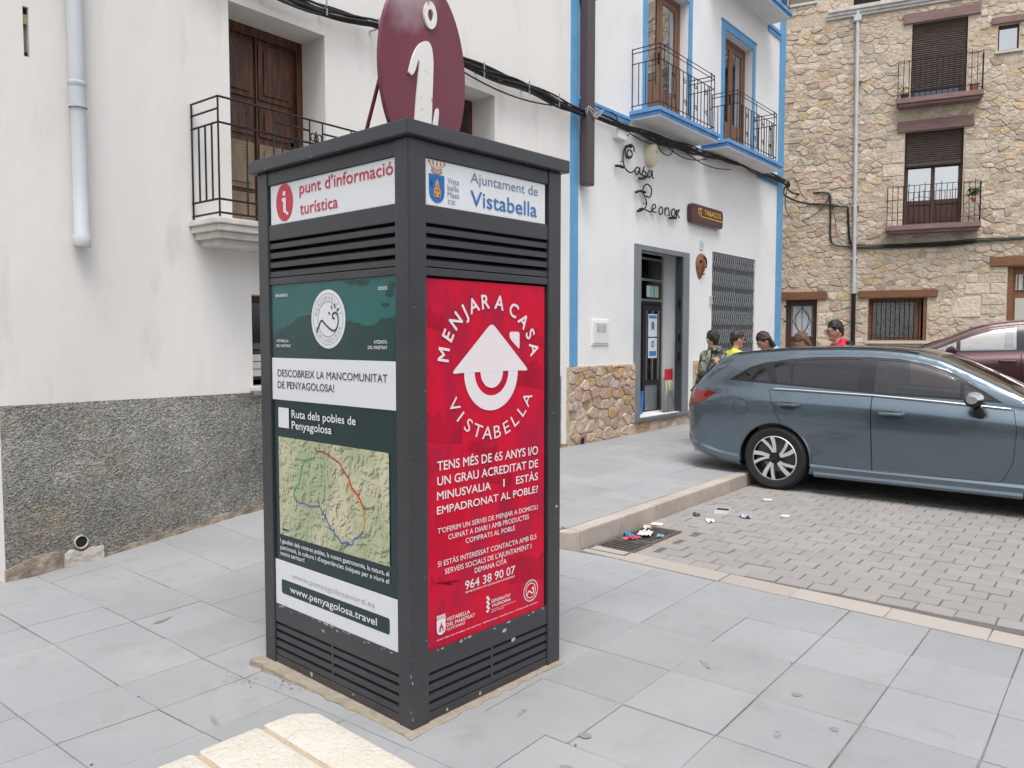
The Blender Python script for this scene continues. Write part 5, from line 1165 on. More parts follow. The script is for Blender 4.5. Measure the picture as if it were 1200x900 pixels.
ash = [(4.31,4.585,2.99,3.125),(3.83,4.045,2.80,2.985),(4.05,4.585,2.78,2.985),(3.80,4.28,2.55,2.775),(4.29,4.585,2.55,2.775),(4.13,4.585,2.31,2.545),(4.13,4.285,2.11,2.305),(4.29,4.585,2.11,2.305),(3.58,4.12,2.05,2.50),
 (4.0,4.585,1.75,2.04),(4.2,4.585,1.45,1.745),(4.0,4.585,1.15,1.445),(4.2,4.585,.85,1.145),(4.0,4.585,.5,.845),
 (2.18,2.55,5.75,6.0),(2.3,2.55,5.5,5.74),(2.12,2.55,5.22,5.49),(2.3,2.55,4.95,5.21),(2.2,2.55,4.68,4.94),(2.3,2.55,4.4,4.67),(2.2,2.55,4.1,4.39),
 (3.72,4.1,5.55,5.85),(3.72,4.0,5.25,5.54),(3.72,4.2,4.95,5.24),(3.72,3.98,4.68,4.94),
 (.82,1.05,2.2,2.45),(.82,1.0,1.9,2.19),(.82,1.1,1.6,1.89)]
avoidS += [(a,c,e,f) for (a,c,e,f) in lint+ash]+[(-3.2,10,8.84,9.08)]
def keyS(x, z):
    y_ = S0.y+x*sin(srot); x_ = S0.x+x*cos(srot); vis_ = -.1 < x < 4.95 and 1.2 < z < 9.6; return (not vis_, hypot(x_,y_,z-1.6))
nS = rubble(SB, STONE, (-3.1,9.9,.0,10.6), avoidS, .140, 1.60, 14, PAL1, proud=(.004,.024), joint=.004, parts=300, key=keyS, extra=ash)
PW_ = mat('faded_purple_brown_wood', (.20,.125,.115), .8, noise=(3,6,.4,.7), col2=(.27,.18,.165), bump=[(20,5,.5,.01)], stretch=(1,1,9)); WB = mat('warm_brown_wood', (.22,.095,.045), .7, noise=(4,6,.4,.7), col2=(.13,.055,.03), bump=[(20,5,.5,.01)], stretch=(1,1,9))
for i, (a,c,e,f) in enumerate(lint): bx('lintel', WB if i in (0,1,5) else PW_, SB, a+.005,c-.005,-.055,.10,e+.004,f-.006,bevel=.010)
DBW = mat('dark_brown_door_wood', (.075,.032,.022), .55, noise=(3,6,.4,.7), col2=(.045,.02,.015), stretch=(6,6,1)); REDW = mat('reddish_door_panel', (.16,.055,.035), .6)
# small door with wrought pattern in its glass
d = M(); d.box(.105,.22,.10,.17,.1,2.495); d.box(.70,.795,.10,.17,.1,2.495); d.box(.22,.70,.10,.17,2.36,2.495); d.box(.22,.70,.10,.17,1.56,1.64); dr = d.build('door', DBW, SB, bevel=.006)
bx('lower_panel', REDW, dr, .22,.70,.12,.16,.1,1.559); bx('pane', mat('frosted_white_glass',(.55,.58,.62),.25,noise=(30,3,.4,.7),col2=(.35,.38,.42)), dr, .22,.70,.135,.145,1.64,2.36)
b = M(); cx = .46
for s_ in (-1,1):
    b.tube([(cx,.125,1.66),(cx+s_*.20,.125,2.0),(cx,.125,2.34)], .006, 4); b.tube([(cx,.125,1.70),(cx+s_*.12,.125,1.85),(cx+s_*.16,.125,2.15),(cx+s_*.05,.125,2.25)], .005, 4); b.tube([(cx+s_*.22,.125,1.66),(cx+s_*.22,.125,2.34)], .006, 4); b.tube([(cx,.125,1.75),(cx+s_*.14,.125,1.70)], .006,4)
b.tube([(cx,.125,1.66),(cx,.125,2.34)], .005, 4); b.build('iron_tracery', IRON, dr, fixn=False)
# grilled ground window with lace curtain
wn_ = M(); wn_.box(1.905,2.0,.12,.19,1.545,2.495); wn_.box(2.86,2.98,.12,.19,1.545,2.495); wn_.box(2.0,2.86,.12,.19,2.42,2.495); wn_.box(2.0,2.86,.12,.19,1.545,1.60); wn_.box(3.02,3.085,.02,.2,1.545,2.495); wf = wn_.build('window_frame', WB, SB)
LACE = mat('white_lace_curtain', (.78,.78,.79), .95, noise=(38,3,.45,.6), col2=(.26,.26,.27), bump=[(10,1,.8,.03)])
bx('lace_curtain', LACE, wf, 2.0,2.86,.16,.165,1.60,2.42); bx('pane', glass_mat('clear_window_glass',(.96,.97,.97),.07), wf, 2.0,2.86,.14,.145,1.60,2.42)
segs = [((1.98+.095*k,.05,1.56),(1.98+.095*k,.05,2.47)) for k in range(11)]; bars(wf, segs, .009)
bx('grille_rail', IRON, wf, 1.93,3.03,.04,.06,1.60,1.615); bx('grille_rail', IRON, wf, 1.93,3.03,.04,.06,2.40,2.415)
bx('window_sill', mat('pale_sill_stone',(.55,.50,.42),.85,bump=[(30,3,.3,.005)]), SB, 1.84,3.13,-.06,.11,1.47,1.538,bevel=.006)
bx('string_course', MATS['pale_sill_stone'], SB, .82,1.45,-.012,.01,1.815,1.845); bx('string_course', MATS['pale_sill_stone'], SB, 3.13,3.60,-.012,.01,1.80,1.83)
# french window with roller blind
def blind(a, c, z0, z1, y, parent, m_):
    b = M(); z = z1
    while z > z0: b.prism([(y,z),(y-.012,z-.022),(y,z-.044),(y+.006,z-.022)], 'x', a, c); z -= .046
    return b.build('roller_blind', m_, parent)
BL = mat('brown_wooden_blind', (.055,.037,.030), .8, noise=(8,5,.4,.7), col2=(.085,.062,.05), stretch=(1,1,3))
bt = bx('balcony_door', mat('dark_reveal',(.03,.022,.02),.9), SB, 2.562,3.698,.20,.25,4.06,6.155)
fr = M(); 
for (a,c) in ((2.565,2.64),(3.09,3.17),(3.62,3.695)): fr.box(a,c,.13,.19,4.06,6.15)
for (a,c) in ((2.64,3.09),(3.17,3.62)): fr.box(a,c,.135,.188,4.06,4.14); fr.box(a,c,.135,.188,4.56,4.66); fr.box(a,c,.15,.18,4.14,4.56)
fr.build('door_frame', DBW, bt, bevel=.004)
for (a,c) in ((2.64,3.09),(3.17,3.62)): bx('pane', SKYGLASS, bt, a,c,.155,.16,4.66,5.5); bx('curtain', CURT, bt, a,c,.185,.19,4.66,5.5); bx('door_panel', DBW, bt, a+.06,c-.06,.14,.149,4.2,4.5,bevel=.008)
blind(2.60,3.66,5.44,6.14,.09,bt,BL); b = M(); b.tube([(2.60,.08,5.42),(3.66,.08,5.42)], .045, 8); b.build('rolled_blind', BL, bt, smooth=True)
ub = bx('balcony_door', MATS['dark_reveal'], SB, 2.642,3.708,.17,.21,6.865,8.495); blind(2.66,3.69,6.90,8.49,.06,ub,BL); bx('door_frame', DBW, ub, 2.643,2.68,.09,.165,6.87,8.49); bx('door_frame', DBW, ub, 3.67,3.707,.09,.165,6.87,8.49)
def small_balcony(a, c, z, d, zt, seed, frame_m):
    s = bx('balcony', frame_m, SB, a,c,-d,.0,z-.11,z,bevel=.008); bx('balcony_base', frame_m, s, a+.04,c-.04,-d+.05,-.0,z-.17,z-.1105)
    y = -d+.03; segs = []
    for zz in (zt,z+.12): segs += [((a+.02,y,zz),(c-.02,y,zz)),((a+.02,y,zz),(a+.02,0,zz)),((c-.02,y,zz),(c-.02,0,zz))]
    n = int((c-a)/.105)
    for k in range(n+1): x = a+.02+(c-a-.04)*k/n; segs.append(((x,y,z),(x,y,zt+(.05 if k%3==1 else 0))))
    for yy in (y*.33,y*.66): segs += [((a+.02,yy,z),(a+.02,yy,zt)),((c-.02,yy,z),(c-.02,yy,zt))]
    bars(s, segs, .007); return s
s1 = small_balcony(2.22,4.05,4.08,.34,4.93,1,PW_); s2 = small_balcony(2.37,4.02,6.83,.34,7.62,2,PW_)
b = M(); b.tube([(2.9+.22*cos(a*.3142), -.315, 4.55+.12*sin(a*.3142)) for a in range(11)], .006, 4); b.build('scroll', IRON, s1, fixn=False)
bx('blue_cloth', mat('dusty_blue_tray',(.10,.13,.17),.8), s2, 2.70,3.55,-.27,-.05,6.832,6.93)
def pot(name, label, x, y, z, r, h, m_, plant=None):
    wx = S0.x+x*cos(srot)-y*sin(srot); wy = S0.y+x*sin(srot)+y*cos(srot); t = thing(name, label, 'plant pot', (wx,wy,z), srot)
    b = M(); b.lathe([(0,0),(r*.72,0),(r,h*.85),(r*1.08,h*.86),(r*1.08,h),(r*.9,h),(r*.85,h*.9),(0,h*.88)], (0,0,0), 'z', 14); b.build('pot', m_, t, smooth=True)
    if plant:
        random.seed(int(x*77)); b = M()
        for k in range(plant):
            d_ = Vector((random.gauss(0,1),random.gauss(0,1),random.gauss(0,.8))).normalized()*random.uniform(.03,.13); c = Vector((0,0,h+.12))+d_; u = Vector((random.gauss(0,1),random.gauss(0,1),random.gauss(0,1))).normalized()*.03; v_ = u.cross(Vector((random.gauss(0,1),random.gauss(0,1),random.gauss(0,1)))).normalized()*.014
            g_ = random.uniform(.6,1.3); b.poly([c-u,c+v_,c+u,c-v_], (.05*g_,.09*g_,.03*g_))
        b.build('foliage', mat('pot_leaves',(1,1,1),.7,tint=1), t, fixn=False, kind='stuff')
TERR = mat('terracotta', (.34,.13,.075), .8)
pot('flower_pot', 'terracotta pot at the right end of the uppermost stone-house balcony', 3.85,-.17,6.83,.09,.16,TERR,0)
pot('flower_pot', 'dark blue pot at the left end of the uppermost stone-house balcony', 2.52,-.17,6.83,.08,.12,mat('dark_blue_pot',(.03,.05,.08),.4),10)
pot('potted_plant', 'small bushy plant hanging on the right of the lower stone-house balcony', 3.90,-.27,4.50,.05,.08,TERR,170)
# small upper window, right door, top openings, cornice, downpipe
sw_ = bx('window_frame', DBW, SB, 4.272,4.648,.10,.15,7.665,8.195); bx('pane', SKYGLASS, sw_, 4.30,4.62,.085,.099,7.70,8.12); bx('pane_backing', CURT, sw_, 4.30,4.62,.0992,.0998,7.70,8.12); bx('window_sill', MATS['pale_sill_stone'], SB, 4.22,4.74,-.05,.09,7.60,7.655)
rd = bx('door', WB, SB, 4.602,5.998,.12,.19,.1,3.115); bx('door_post', WB, rd, 4.602,4.70,.04,.118,.1,3.11)
for (a,c,e,f) in ((4.76,5.2,2.62,2.95),(4.76,5.2,1.2,2.45)): bx('pane', mat('pale_curtained_glass',(.50,.48,.44),.3), rd, a,c,.10,.119,e,f)
segs = [((4.80+.1*k,.085,2.63),(4.80+.1*k,.085,2.94)) for k in range(5)]; bars(rd, segs, .008)
bx('window_frame', mat('grey_shutter',(.16,.155,.14),.8,bump=[(12,2,.5,.01)],stretch=(6,6,.3)), SB, .03,.60,.12,.16,9.37,10.2); bx('window_sill', MATS['pale_sill_stone'], SB, -.03,.66,-.05,.10,9.30,9.355); bx('window_frame', DARK, SB, 1.44,1.97,.12,.16,9.13,9.89)
PLW = mat('whitewashed_cornice', (.60,.59,.56), .9, noise=(5,6,.4,.7), col2=(.44,.41,.36), bump=[(30,4,.5,.01)])
b = M(); b.box(.87,9.8,-.055,.01,8.86,8.92); b.box(.87,9.8,-.085,.01,8.9205,8.99); b.box(.90,9.8,-.12,.01,8.9905,9.06); b.build('cornice', PLW, SB, bevel=.01)
GALV = mat('grey_metal_pipe', (.52,.53,.55), .5, noise=(3,4,.45,.75), col2=(.40,.41,.43))
b = M(); b.tube([(1.53,-.075,8.95),(1.56,-.075,5.5),(1.59,-.075,2.62)], .042, 12); b.build('downpipe', GALV, SB, smooth=True); b = M(); b.tube([(1.59,-.075,2.62),(1.60,-.075,.3)], .046, 12); b.build('downpipe_shoe', IRON, SB, smooth=True); bx('pipe_head', GALV, SB, 1.45,1.61,-.13,-.02,8.72,8.85,bevel=.01)
for z in (3.4,4.6,6.0,7.4): bx('pipe_clip', GALV, SB, 1.50,1.66,-.085,.0,z,z+.03)
# cables on the stone house, spanning from the corner of the white house
def sw2(s, z, o=-.05): return (S0.x+s*cos(srot)-o*sin(srot), S0.y+s*sin(srot)+o*cos(srot), z)
cs = thing('wall_cables', 'black cables looping across the stone house beside the grey downpipe', 'cables', sw2(1.5,3.6,-.02), 0)
corner = Vector((16.0,5.68,4.72)); org = Vector(cs.location)
def cable(pts, r, name='cable'): b = M(); b.tube([Vector(p)-org for p in catmull(pts,6)], r, 5); b.build(name, CABLE, cs, fixn=False)
cable([corner,(17.2,6.2,4.70),sw2(.45,4.74,-.2),sw2(.89,4.70),sw2(1.26,4.62),sw2(1.42,4.60)], .022)
cable([corner,(17.4,6.2,4.86),sw2(.30,4.98),sw2(.86,4.97),sw2(1.02,4.90),sw2(1.05,4.6),sw2(1.06,4.0),sw2(1.10,3.80),sw2(1.25,3.72),sw2(1.55,3.70)], .022)
cable([sw2(1.42,4.6),sw2(1.44,4.2),sw2(1.48,3.82),sw2(1.58,3.70)], .024)
for dz in (0,.035,-.03): cable([sw2(1.50,3.68+dz),sw2(2.6,3.66+dz),sw2(3.45,3.66+dz*1.3),sw2(4.1,3.70+dz),sw2(4.9,3.71+dz*.6),sw2(7,3.75+dz),sw2(9.5,3.8+dz)], .020 if dz <= 0 else .012)
cable([corner,(17.0,6.1,4.45),sw2(.2,4.42),sw2(.5,4.37),sw2(.80,4.55),sw2(1.05,4.9)], .009)
cable([(15.98,5.68,4.72),(17.3,6.0,5.02),sw2(.5,4.86),sw2(1.2,4.66)], .008); cable([sw2(1.06,4.7),sw2(1.16,4.3),sw2(1.22,3.95),sw2(1.5,3.74)], .007)
b = M(); b.tube([(15.97,5.70,2.25),(16.03,5.66,2.18),(16.06,5.66,2.03),(16.04,5.66,1.95),(15.96,5.70,1.93)], .018, 6); tg = b.build('bent_conduit', CABLE, None, smooth=True); tag(tg, 'short bent black conduit at the right corner of the white house', 'pipe')
# distant white house glimpsed past the left corner, street wall
FH = thing('far_white_house', 'pale house glimpsed past the left corner of the cream house', 'house', (-3,16,0), 0)
b = M(); wall_cells(b, -4, 8, -.3, 8, [(0.5,1.6,.0,2.2),(4.6,5.6,1.0,2.2)]); shell(b,-4,8,-.3,8,6); b.build('wall', PLASTER2, FH, fixn=False)
bx('door', DBW, FH, .5,1.6,.1,.15,-.1,2.2); bx('window_pane', GLASS, FH, 4.6,5.6,.1,.12,1.0,2.2); bx('base_band', DADO, FH, -4,8,-.02,.001,-.1,.6)

# houses on the other sides of the square (mirrored in glass and car paint)
def opp(label, loc, rz, wdt, h_, pm, seed):
    random.seed(seed); t = thing('house_across_square', label, 'house', loc, rz, None); hs_ = []; x = .9
    while x < wdt-1.6:
        for z in (.9,3.7,6.4):
            if z+1.5 < h_-.4: hs_.append((x,x+1.0,z if z > 1 else (.05 if random.random() < .4 else .9),z+1.5))
        x += random.uniform(2.2,3.0)
    b = M(); wall_cells(b, 0, wdt, -.3, h_, hs_); shell(b, 0, wdt, -.3, h_, 7); b.build('wall', pm, t, fixn=False)
    for k in hs_: b = M(); reveals(b, [k], .22); b.build('reveal', pm, t, fixn=False); bx('window_pane', SKYGLASS, t, k[0],k[1],.18,.2,k[2],k[3]); bx('shutter', WOODD, t, k[0],k[0]+.12,.14,.17,k[2],k[3]); bx('shutter', WOODD, t, k[1]-.12,k[1],.14,.17,k[2],k[3]); bx('backing', DARK, t, k[0],k[1],.21,.22,k[2],k[3])
    b = M(); b.prism([(-.35,h_),(7,h_),(3.5,h_+1.3)], 'x', -.1, wdt+.1); b.build('roof', mat('terracotta_roof',(.36,.17,.10),.9,bump=[(12,3,.5,.03)]), t)
opp('sand coloured house across the square mirrored in the estate car', (-9.5,-7,0), radians(90), 9.5, 7.5, mat('sand_render',(.52,.45,.35),.9), 1)
opp('pale grey house across the square mirrored in the kiosk posters', (-9.5,2.6,0), radians(90), 8.5, 8.6, mat('grey_render',(.50,.50,.49),.9), 2)
opp('pale stone coloured house on the near side of the square behind the bench', (10.5,-12.5,0), radians(180), 11, 8.0, mat('ochre_render',(.55,.53,.47),.9), 3)
opp('white house on the near side of the square behind the bench', (-.6,-12.5,0), radians(180), 8.5, 7.2, PLASTER2, 4)
# ------------------------------------------------------------------ cars
def lerp_tab(tab, x):
    if x <= tab[0][0]: return tab[0][1]
    for (a, u), (c, v) in zip(tab, tab[1:]):
        if x <= c: t = (x-a)/(c-a); return u+(v-u)*t
    return tab[-1][1]
def smooth_tab(tab, n=40):
    xs = [tab[0][0]+(tab[-1][0]-tab[0][0])*i/(n*6) for i in range(n*6+1)]; v = [lerp_tab(tab, x) for x in xs]
    for _ in range(10): v = [v[0]]+[(v[i-1]+2*v[i]+v[i+1])/4 for i in range(1,len(v)-1)]+[v[-1]]
    return list(zip(xs, v))
class Tab:
    def __init__(s, tab): s.t = smooth_tab(tab); s.x0 = s.t[0][0]; s.dx = s.t[1][0]-s.t[0][0]
    def __call__(s, x):
        f = (x-s.x0)/s.dx; i = int(max(0, min(len(s.t)-2, floor(f)))); u = max(0, min(1, f-i)); return s.t[i][1]*(1-u)+s.t[i+1][1]*u
def inset_convex(P, d):
    cx = sum(p[0] for p in P)/len(P); cz = sum(p[1] for p in P)/len(P); Q = list(P)
    for i in range(len(P)):
        a, c = P[i], P[(i+1)%len(P)]; ex, ez = c[0]-a[0], c[1]-a[1]; L = hypot(ex,ez)
        if L < 1e-6: continue
        nx, nz = ez/L, -ex/L
        if nx*(cx-a[0])+nz*(cz-a[1]) > 0: nx, nz = -nx, -nz
        Q = clip_poly(Q, nx, nz, nx*a[0]+nz*a[1]-d)
    return Q
def inside(P, x, z):
    s = 0
    for i in range(len(P)):
        a, c = P[i], P[(i+1)%len(P)]; k = (c[0]-a[0])*(z-a[1])-(c[1]-a[1])*(x-a[0])
        if abs(k) < 1e-9: continue
        if s == 0: s = 1 if k > 0 else -1
        elif (k > 0) != (s > 0): return False
    return True
def make_car(spec, label, cat, loc, rz, PAINT):
    S = spec; T = {k: Tab(v) for k, v in S['tabs'].items()}; R = S['R']; WB_ = S['wb']
    root = thing('parked_car', label, cat, loc, rz)
    x0, x1 = S['x']; n = 130; xs = []
    for i in range(n+1): xs.append(x0+(x1-x0)*i/n)
    xs = sorted(set([round(x,4) for x in xs]+[x0+.004,x0+.012,x0+.022,x1-.004,x1-.012]))
    def section(x):
        hw = T['hw'](x); zs, zb, zt = T['zs'](x), T['zb'](x), T['zt'](x); zb = min(zb, zt-.01)
        e = min((x-x0)/.34, (x1-x)/.5, 1); 
        k = sqrt(max(0, 1-(1-max(e,0))**2.6)) if e < 1 else 1; rnd_ = .60+.40*k
        gh = max(zt-zb, 0); w = hw*rnd_; wi = w-.068; wr = wi-S['tumble']*gh; rr = min(.075, .02+gh*.25)
        low = zb-zs
        P = [(w-.20, zs), (w-.05, zs+.012), (w-.012, zs+.05), (w-.008, zs+.10), (w-.024, zs+.125), (w-.012, zs+low*.33), (w-.002, zs+low*.50), (w+.004, zs+low*.68), (w-.004, zb-.135), (w-.028, zb-.075), (wi, zb)]
        P += [(wi-(wi-wr)*.33+.012*min(gh*2,1), zb+gh*.33), (wi-(wi-wr)*.70+.010*min(gh*2,1), zb+gh*.68), (wr, max(zt-rr, zb+gh*.7+.001)), (wr-rr*.35, zt-rr*.33), (wr-rr*1.1, zt), (wr*.62, zt+.018), (wr*.3, zt+.027), (0, zt+.03)]
        if gh < .12:   # bonnet: flatten
            t = gh/.12
            for i in range(11, 19): y = [.97,.93,.90,.86,.80,.55,.28,0][i-11]*wi; P[i] = (P[i][0]*t+y*(1-t), P[i][1]*t+(zt-(.0 if i > 13 else .006)+.02*(1-(y/wi)**2))*(1-t))
        return P
    SEG = [2,2,1,1,2,2,2,2,2,2,3,3,2,2,2,2,3,3]
    def dense(P):
        V = [Vector((p[0],p[1],0)) for p in P]; out = []
        for i in range(len(V)-1):
            a, b_, c, d = V[max(i-1,0)], V[i], V[i+1], V[min(i+2,len(V)-1)]
            if i in (0,1,2,3,4,9): a = b_-(c-b_)
            if i in (0,1,2,3,8,9): d = c+(c-b_)
            m = SEG[i]
            for k in range(m):
                t = k/m; out.append(.5*((2*b_)+(c-a)*t+(2*a-5*b_+4*c-d)*t*t+(3*b_-a-3*c+d)*t**3))
        out.append(V[-1]); return out
    bm = bmesh.new(); lay = bm.faces.layers.int.new('zone'); G = []
    for side in (1, -1):
        rows = []
        for x in xs: rows.append([bm.verts.new((x, side*p.x, p.y)) for p in dense(section(x))])
        G.append(rows)
    nv = len(G[0][0]); roof_i = sum(SEG[:14]); belt_i = sum(SEG[:10])
    for si, rows in enumerate(G):
        for i in range(len(xs)-1):
            for j in range(nv-1):
                q = [rows[i][j],rows[i+1][j],rows[i+1][j+1],rows[i][j+1]]
                if si == 0: q = q[::-1]
                f = bm.faces.new(q); f[lay] = (1+si) if j < roof_i else 3; f.smooth = True
    for i in range(len(xs)-1):     # underbody
        f = bm.faces.new([G[0][i][0],G[1][i][0],G[1][i+1][0],G[0][i+1][0]]); f[lay] = 4
    for e in (0, len(xs)-1):      # end caps
        vs_ = [v for v in G[0][e]]+[v for v in reversed(G[1][e][:-1])]; f = bm.faces.new(vs_); f[lay] = 5
    bmesh.ops.remove_doubles(bm, verts=bm.verts, dist=1e-5)
    bmesh.ops.recalc_face_normals(bm, faces=bm.faces)
    reg = {}
    idl = bm.faces.layers.int.new('region')
    def cut(P, zone, rid, yfix=None, xy=False):
        ax = (lambda v: (v.x, v.y)) if xy else (lambda v: (v.x, v.z))
        mx0, mx1 = min(p[0] for p in P)-.06, max(p[0] for p in P)+.06; mz0, mz1 = min(p[1] for p in P)-.06, max(p[1] for p in P)+.06
        for i in range(len(P)):
            a, c = P[i], P[(i+1)%len(P)]; ex, ez = c[0]-a[0], c[1]-a[1]; L = hypot(ex,ez)
            if L < 1e-5: continue
            fs = []
            for f in bm.faces:
                if f[lay] != zone: continue
                q = ax(f.calc_center_median())
                if mx0-.05 < q[0] < mx1+.05 and mz0-.08 < q[1] < mz1+.08: fs.append(f)
            geom = set(fs)
            for f in fs: geom.update(f.edges); geom.update(f.verts)
            no = Vector((ez/L, -ex/L, 0)) if xy else Vector((ez/L, 0, -ex/L)); co = Vector((a[0],a[1],0)) if xy else Vector((a[0],0,a[1]))
            bmesh.ops.bisect_plane(bm, geom=list(geom), dist=1e-6, plane_co=co, plane_no=no)
        for f in bm.faces:
            if f[lay] == zone:
                q = ax(f.calc_center_median())
                if inside(P, *q): f[idl] = rid
    names = {}
    rid = 1
    zones = (1, 2)
    dlo = S['dlo']; panes = S['panes']; ALLP = []
    for zone in zones:
        for (nm, P, gap) in S['panels']:
            cut(P, zone, 90)                       # gap ring first
            cut(inset_convex(P, gap), zone, rid); names[rid] = (nm, zone, 'panel'); rid += 1
        cut(dlo, zone, 91)
        for (a, c, sl) in panes:
            P = inset_convex(dlo, .022); P = clip_poly(P, -1, -sl, -a-sl*1.2); P = clip_poly(P, 1, sl, c+sl*1.2) if len(P) > 2 else P
            if len(P) > 2: cut(P, zone, rid); names[rid] = ('pane', zone, 'clear' if a > S['clear_from'] else 'dark'); rid += 1
        for xc in (0, WB_):
            cut([(xc+(R+S['arch'])*cos(2*pi*k/30), R+(R+S['arch'])*sin(2*pi*k/30)) for k in range(30)], zone, 99)
        if 'lamp' in S: cut(S['lamp'], zone, rid); names[rid] = ('tail_light', zone, 'lamp'); rid += 1
    ws = S['ws']; cut(ws, 3, 91, xy=True); cut(inset_convex(ws,.03), 3, rid, xy=True); names[rid] = ('windscreen', 3, 'clear'); rid += 1
    rw = S['rw']; cut(rw, 3, 91, xy=True); cut(inset_convex(rw,.03), 3, rid, xy=True); names[rid] = ('rear_window', 3, 'dark'); rid += 1
    bm.verts.index_update(); bm.normal_update()
    def extract(ids, inset=0.0):
        b = M(); idx = {}
        for f in bm.faces:
            if f[idl] in ids:
                q = []
                for v in f.verts:
                    if v.index not in idx: idx[v.index] = len(b.v); p = v.co-v.normal*inset; b.v.append(tuple(p))
                    q.append(idx[v.index])
                b.f.append(tuple(q)); b.t.append(None)
        return b
    bm.verts.ensure_lookup_table(); bm.verts.index_update()
    def out(b, name, m, parent, sh=32):
        o = b.build(name, m, parent, fixn=False); me = o.data; me.polygons.foreach_set('use_smooth', [True]*len(me.polygons)); me.set_sharp_from_angle(angle=radians(sh)); return o
    BLK = mat('car_black_trim', (.012,.012,.014), .3, coat=.3); RUB = mat('car_rubber_seal', (.008,.008,.009), .8)
    GCL = glass_mat('car_clear_glass' if 'refl' not in S else 'car_reflecting_glass', (.86,.88,.78), S.get('refl',.11), .015); GDK = glass_mat('car_privacy_glass', (.05,.05,.055), .09, .015, .55, (.006,.006,.007)); 
    body = out(extract({0}), 'body', PAINT, root)
    out(extract({90}, .012), 'panel_gap', RUB, body); out(extract({91}, .003), 'window_surround', BLK, body)
    for r_, (nm, zone, k) in names.items():
        if k == 'panel': out(extract({r_}), nm, PAINT, root)
        elif k == 'lamp': lp = out(extract({r_}, -.004), nm, mat('red_lamp_lens',(.17,.004,.007),.12,coat=.8), root)
        else: out(extract({r_}, .006), nm if nm != 'pane' else 'side_window', GCL if k == 'clear' else GDK, root)
    bm.free()
    TAY = T; hwf = lambda x: T['hw'](x)
    # wheels, arches
    TY = mat('tyre_rubber', (.016,.016,.017), .8, bump=[(60,2,.2,.003)]); RIMS = mat('machined_silver_rim', (.72,.73,.75), .3, metal=.55); RIMB = mat('gloss_black_rim', (.015,.015,.017), .3, metal=.4, coat=.4)
    for xc in (0, WB_):
        for s_ in (-1, 1):
            yo = s_*(hwf(xc)-.018); h = -s_
            w_ = bpy.data.objects.new('wheel', None)
            b = M(); rr = S['rim']; b.lathe([(rr,.015),(rr+.012,.0),(R-.035,-.008),(R-.008,.012),(R,.035),(R,.19),(R-.01,.215),(R-.05,.225),(rr,.21)], (0,0,0), 'y', 48)
            b.v = [(v[0], v[1]*h, v[2]) for v in b.v]; tyre = b.build('wheel', TY, root, smooth=True); tyre.location = (xc, yo, R)
            b = M(); b.lathe([(rr,.012),(rr-.010,.006),(rr-.016,.016),(rr-.024,.10),(.0,.11)], (0,0,0), 'y', 48); b.v = [(v[0], v[1]*h, v[2]) for v in b.v]; b.build('rim', RIMB, tyre, smooth=True)
            b = M(); b.lathe([(rr-.002,.010),(rr-.012,.004),(rr-.014,.013)], (0,0,0), 'y', 48); b.v = [(v[0], v[1]*h, v[2]) for v in b.v]; b.build('rim_lip', RIMS, tyre, smooth=True)
            b = M()
            ns = S['spokes']
            for k in range(ns):
                a0 = 2*pi*k/ns+.35
                for (d0, d1, w0, w1) in ((0,.10,.030,.046),(.22,.58,.024,.034)):
                    st_ = []
                    for i in range(7):
                        t = i/6; r_ = .055+(rr-.066)*t; a = a0+d0+(d1-d0)*t*(1 if True else 0)+.03*sin(t*pi)*(1 if d0 else -1)
                        st_.append((a, r_, (w0+(w1-w0)*t)/2/max(r_,.05), .020-.014*t))
                    for i in range(6):
                        (a,r_,wa,ya),(a2,r2,wb,yb) = st_[i], st_[i+1]; pt = lambda a_, q, y_: (q*cos(a_), y_*h, q*sin(a_))
                        b.poly([pt(a-wa,r_,ya),pt(a2-wb,r2,yb),pt(a2+wb,r2,yb),pt(a+wa,r_,ya)])
                        for sg in (-1,1): b.poly([pt(a+sg*wa,r_,ya),pt(a2+sg*wb,r2,yb),pt(a2+sg*wb*.8,r2,yb+.03),pt(a+sg*wa*.8,r_,ya+.03)])
            b.build('spokes', RIMS, tyre, kind='stuff', fixn=False)
            b = M(); b.lathe([(0,.004),(.030,.006),(.034,.014),(.060,.018),(.064,.045)], (0,0,0), 'y', 24); b.v = [(v[0], v[1]*h, v[2]) for v in b.v]; b.build('hub_cap', RIMB, tyre, smooth=True)
            b = M(); b.lathe([(0,.095),(.15,.095),(.15,.105)], (0,0,0), 'y', 32); b.v = [(v[0], v[1]*h, v[2]) for v in b.v]; b.build('brake_disc', mat('brake_steel',(.25,.25,.25),.4,metal=.8), tyre, smooth=True)
            ra = R+S['arch']; b = M(); nn = 24   # wheel housing
            y_a, y_b = s_*(hwf(xc)-.012), s_*(hwf(xc)-.36)
            for k in range(nn):
                a, c = pi*1.12*k/nn-.19, pi*1.12*(k+1)/nn-.19
                P = lambda t, y_: (xc+ra*cos(t), y_, R+ra*sin(t)); b.poly([P(a,y_a),P(c,y_a),P(c,y_b),P(a,y_b)]); b.poly([P(a,y_b),P(c,y_b),(xc,y_b,R)])
            b.build('wheel_housing', RUB, root, fixn=False)
            b = M(); b.tube([(xc+(ra-.001)*cos(t), s_*(hwf(xc)-.016), R+(ra-.001)*sin(t)) for t in [pi*1.08*k/nn-.12 for k in range(nn+1)]], .010, 6); b.build('arch_lip', PAINT, root, smooth=True)
    # side details on both flanks
    CH = mat('chrome_strip', (.75,.76,.78), .12, metal=1.0); BLP = mat('black_plastic', (.02,.02,.022), .55)
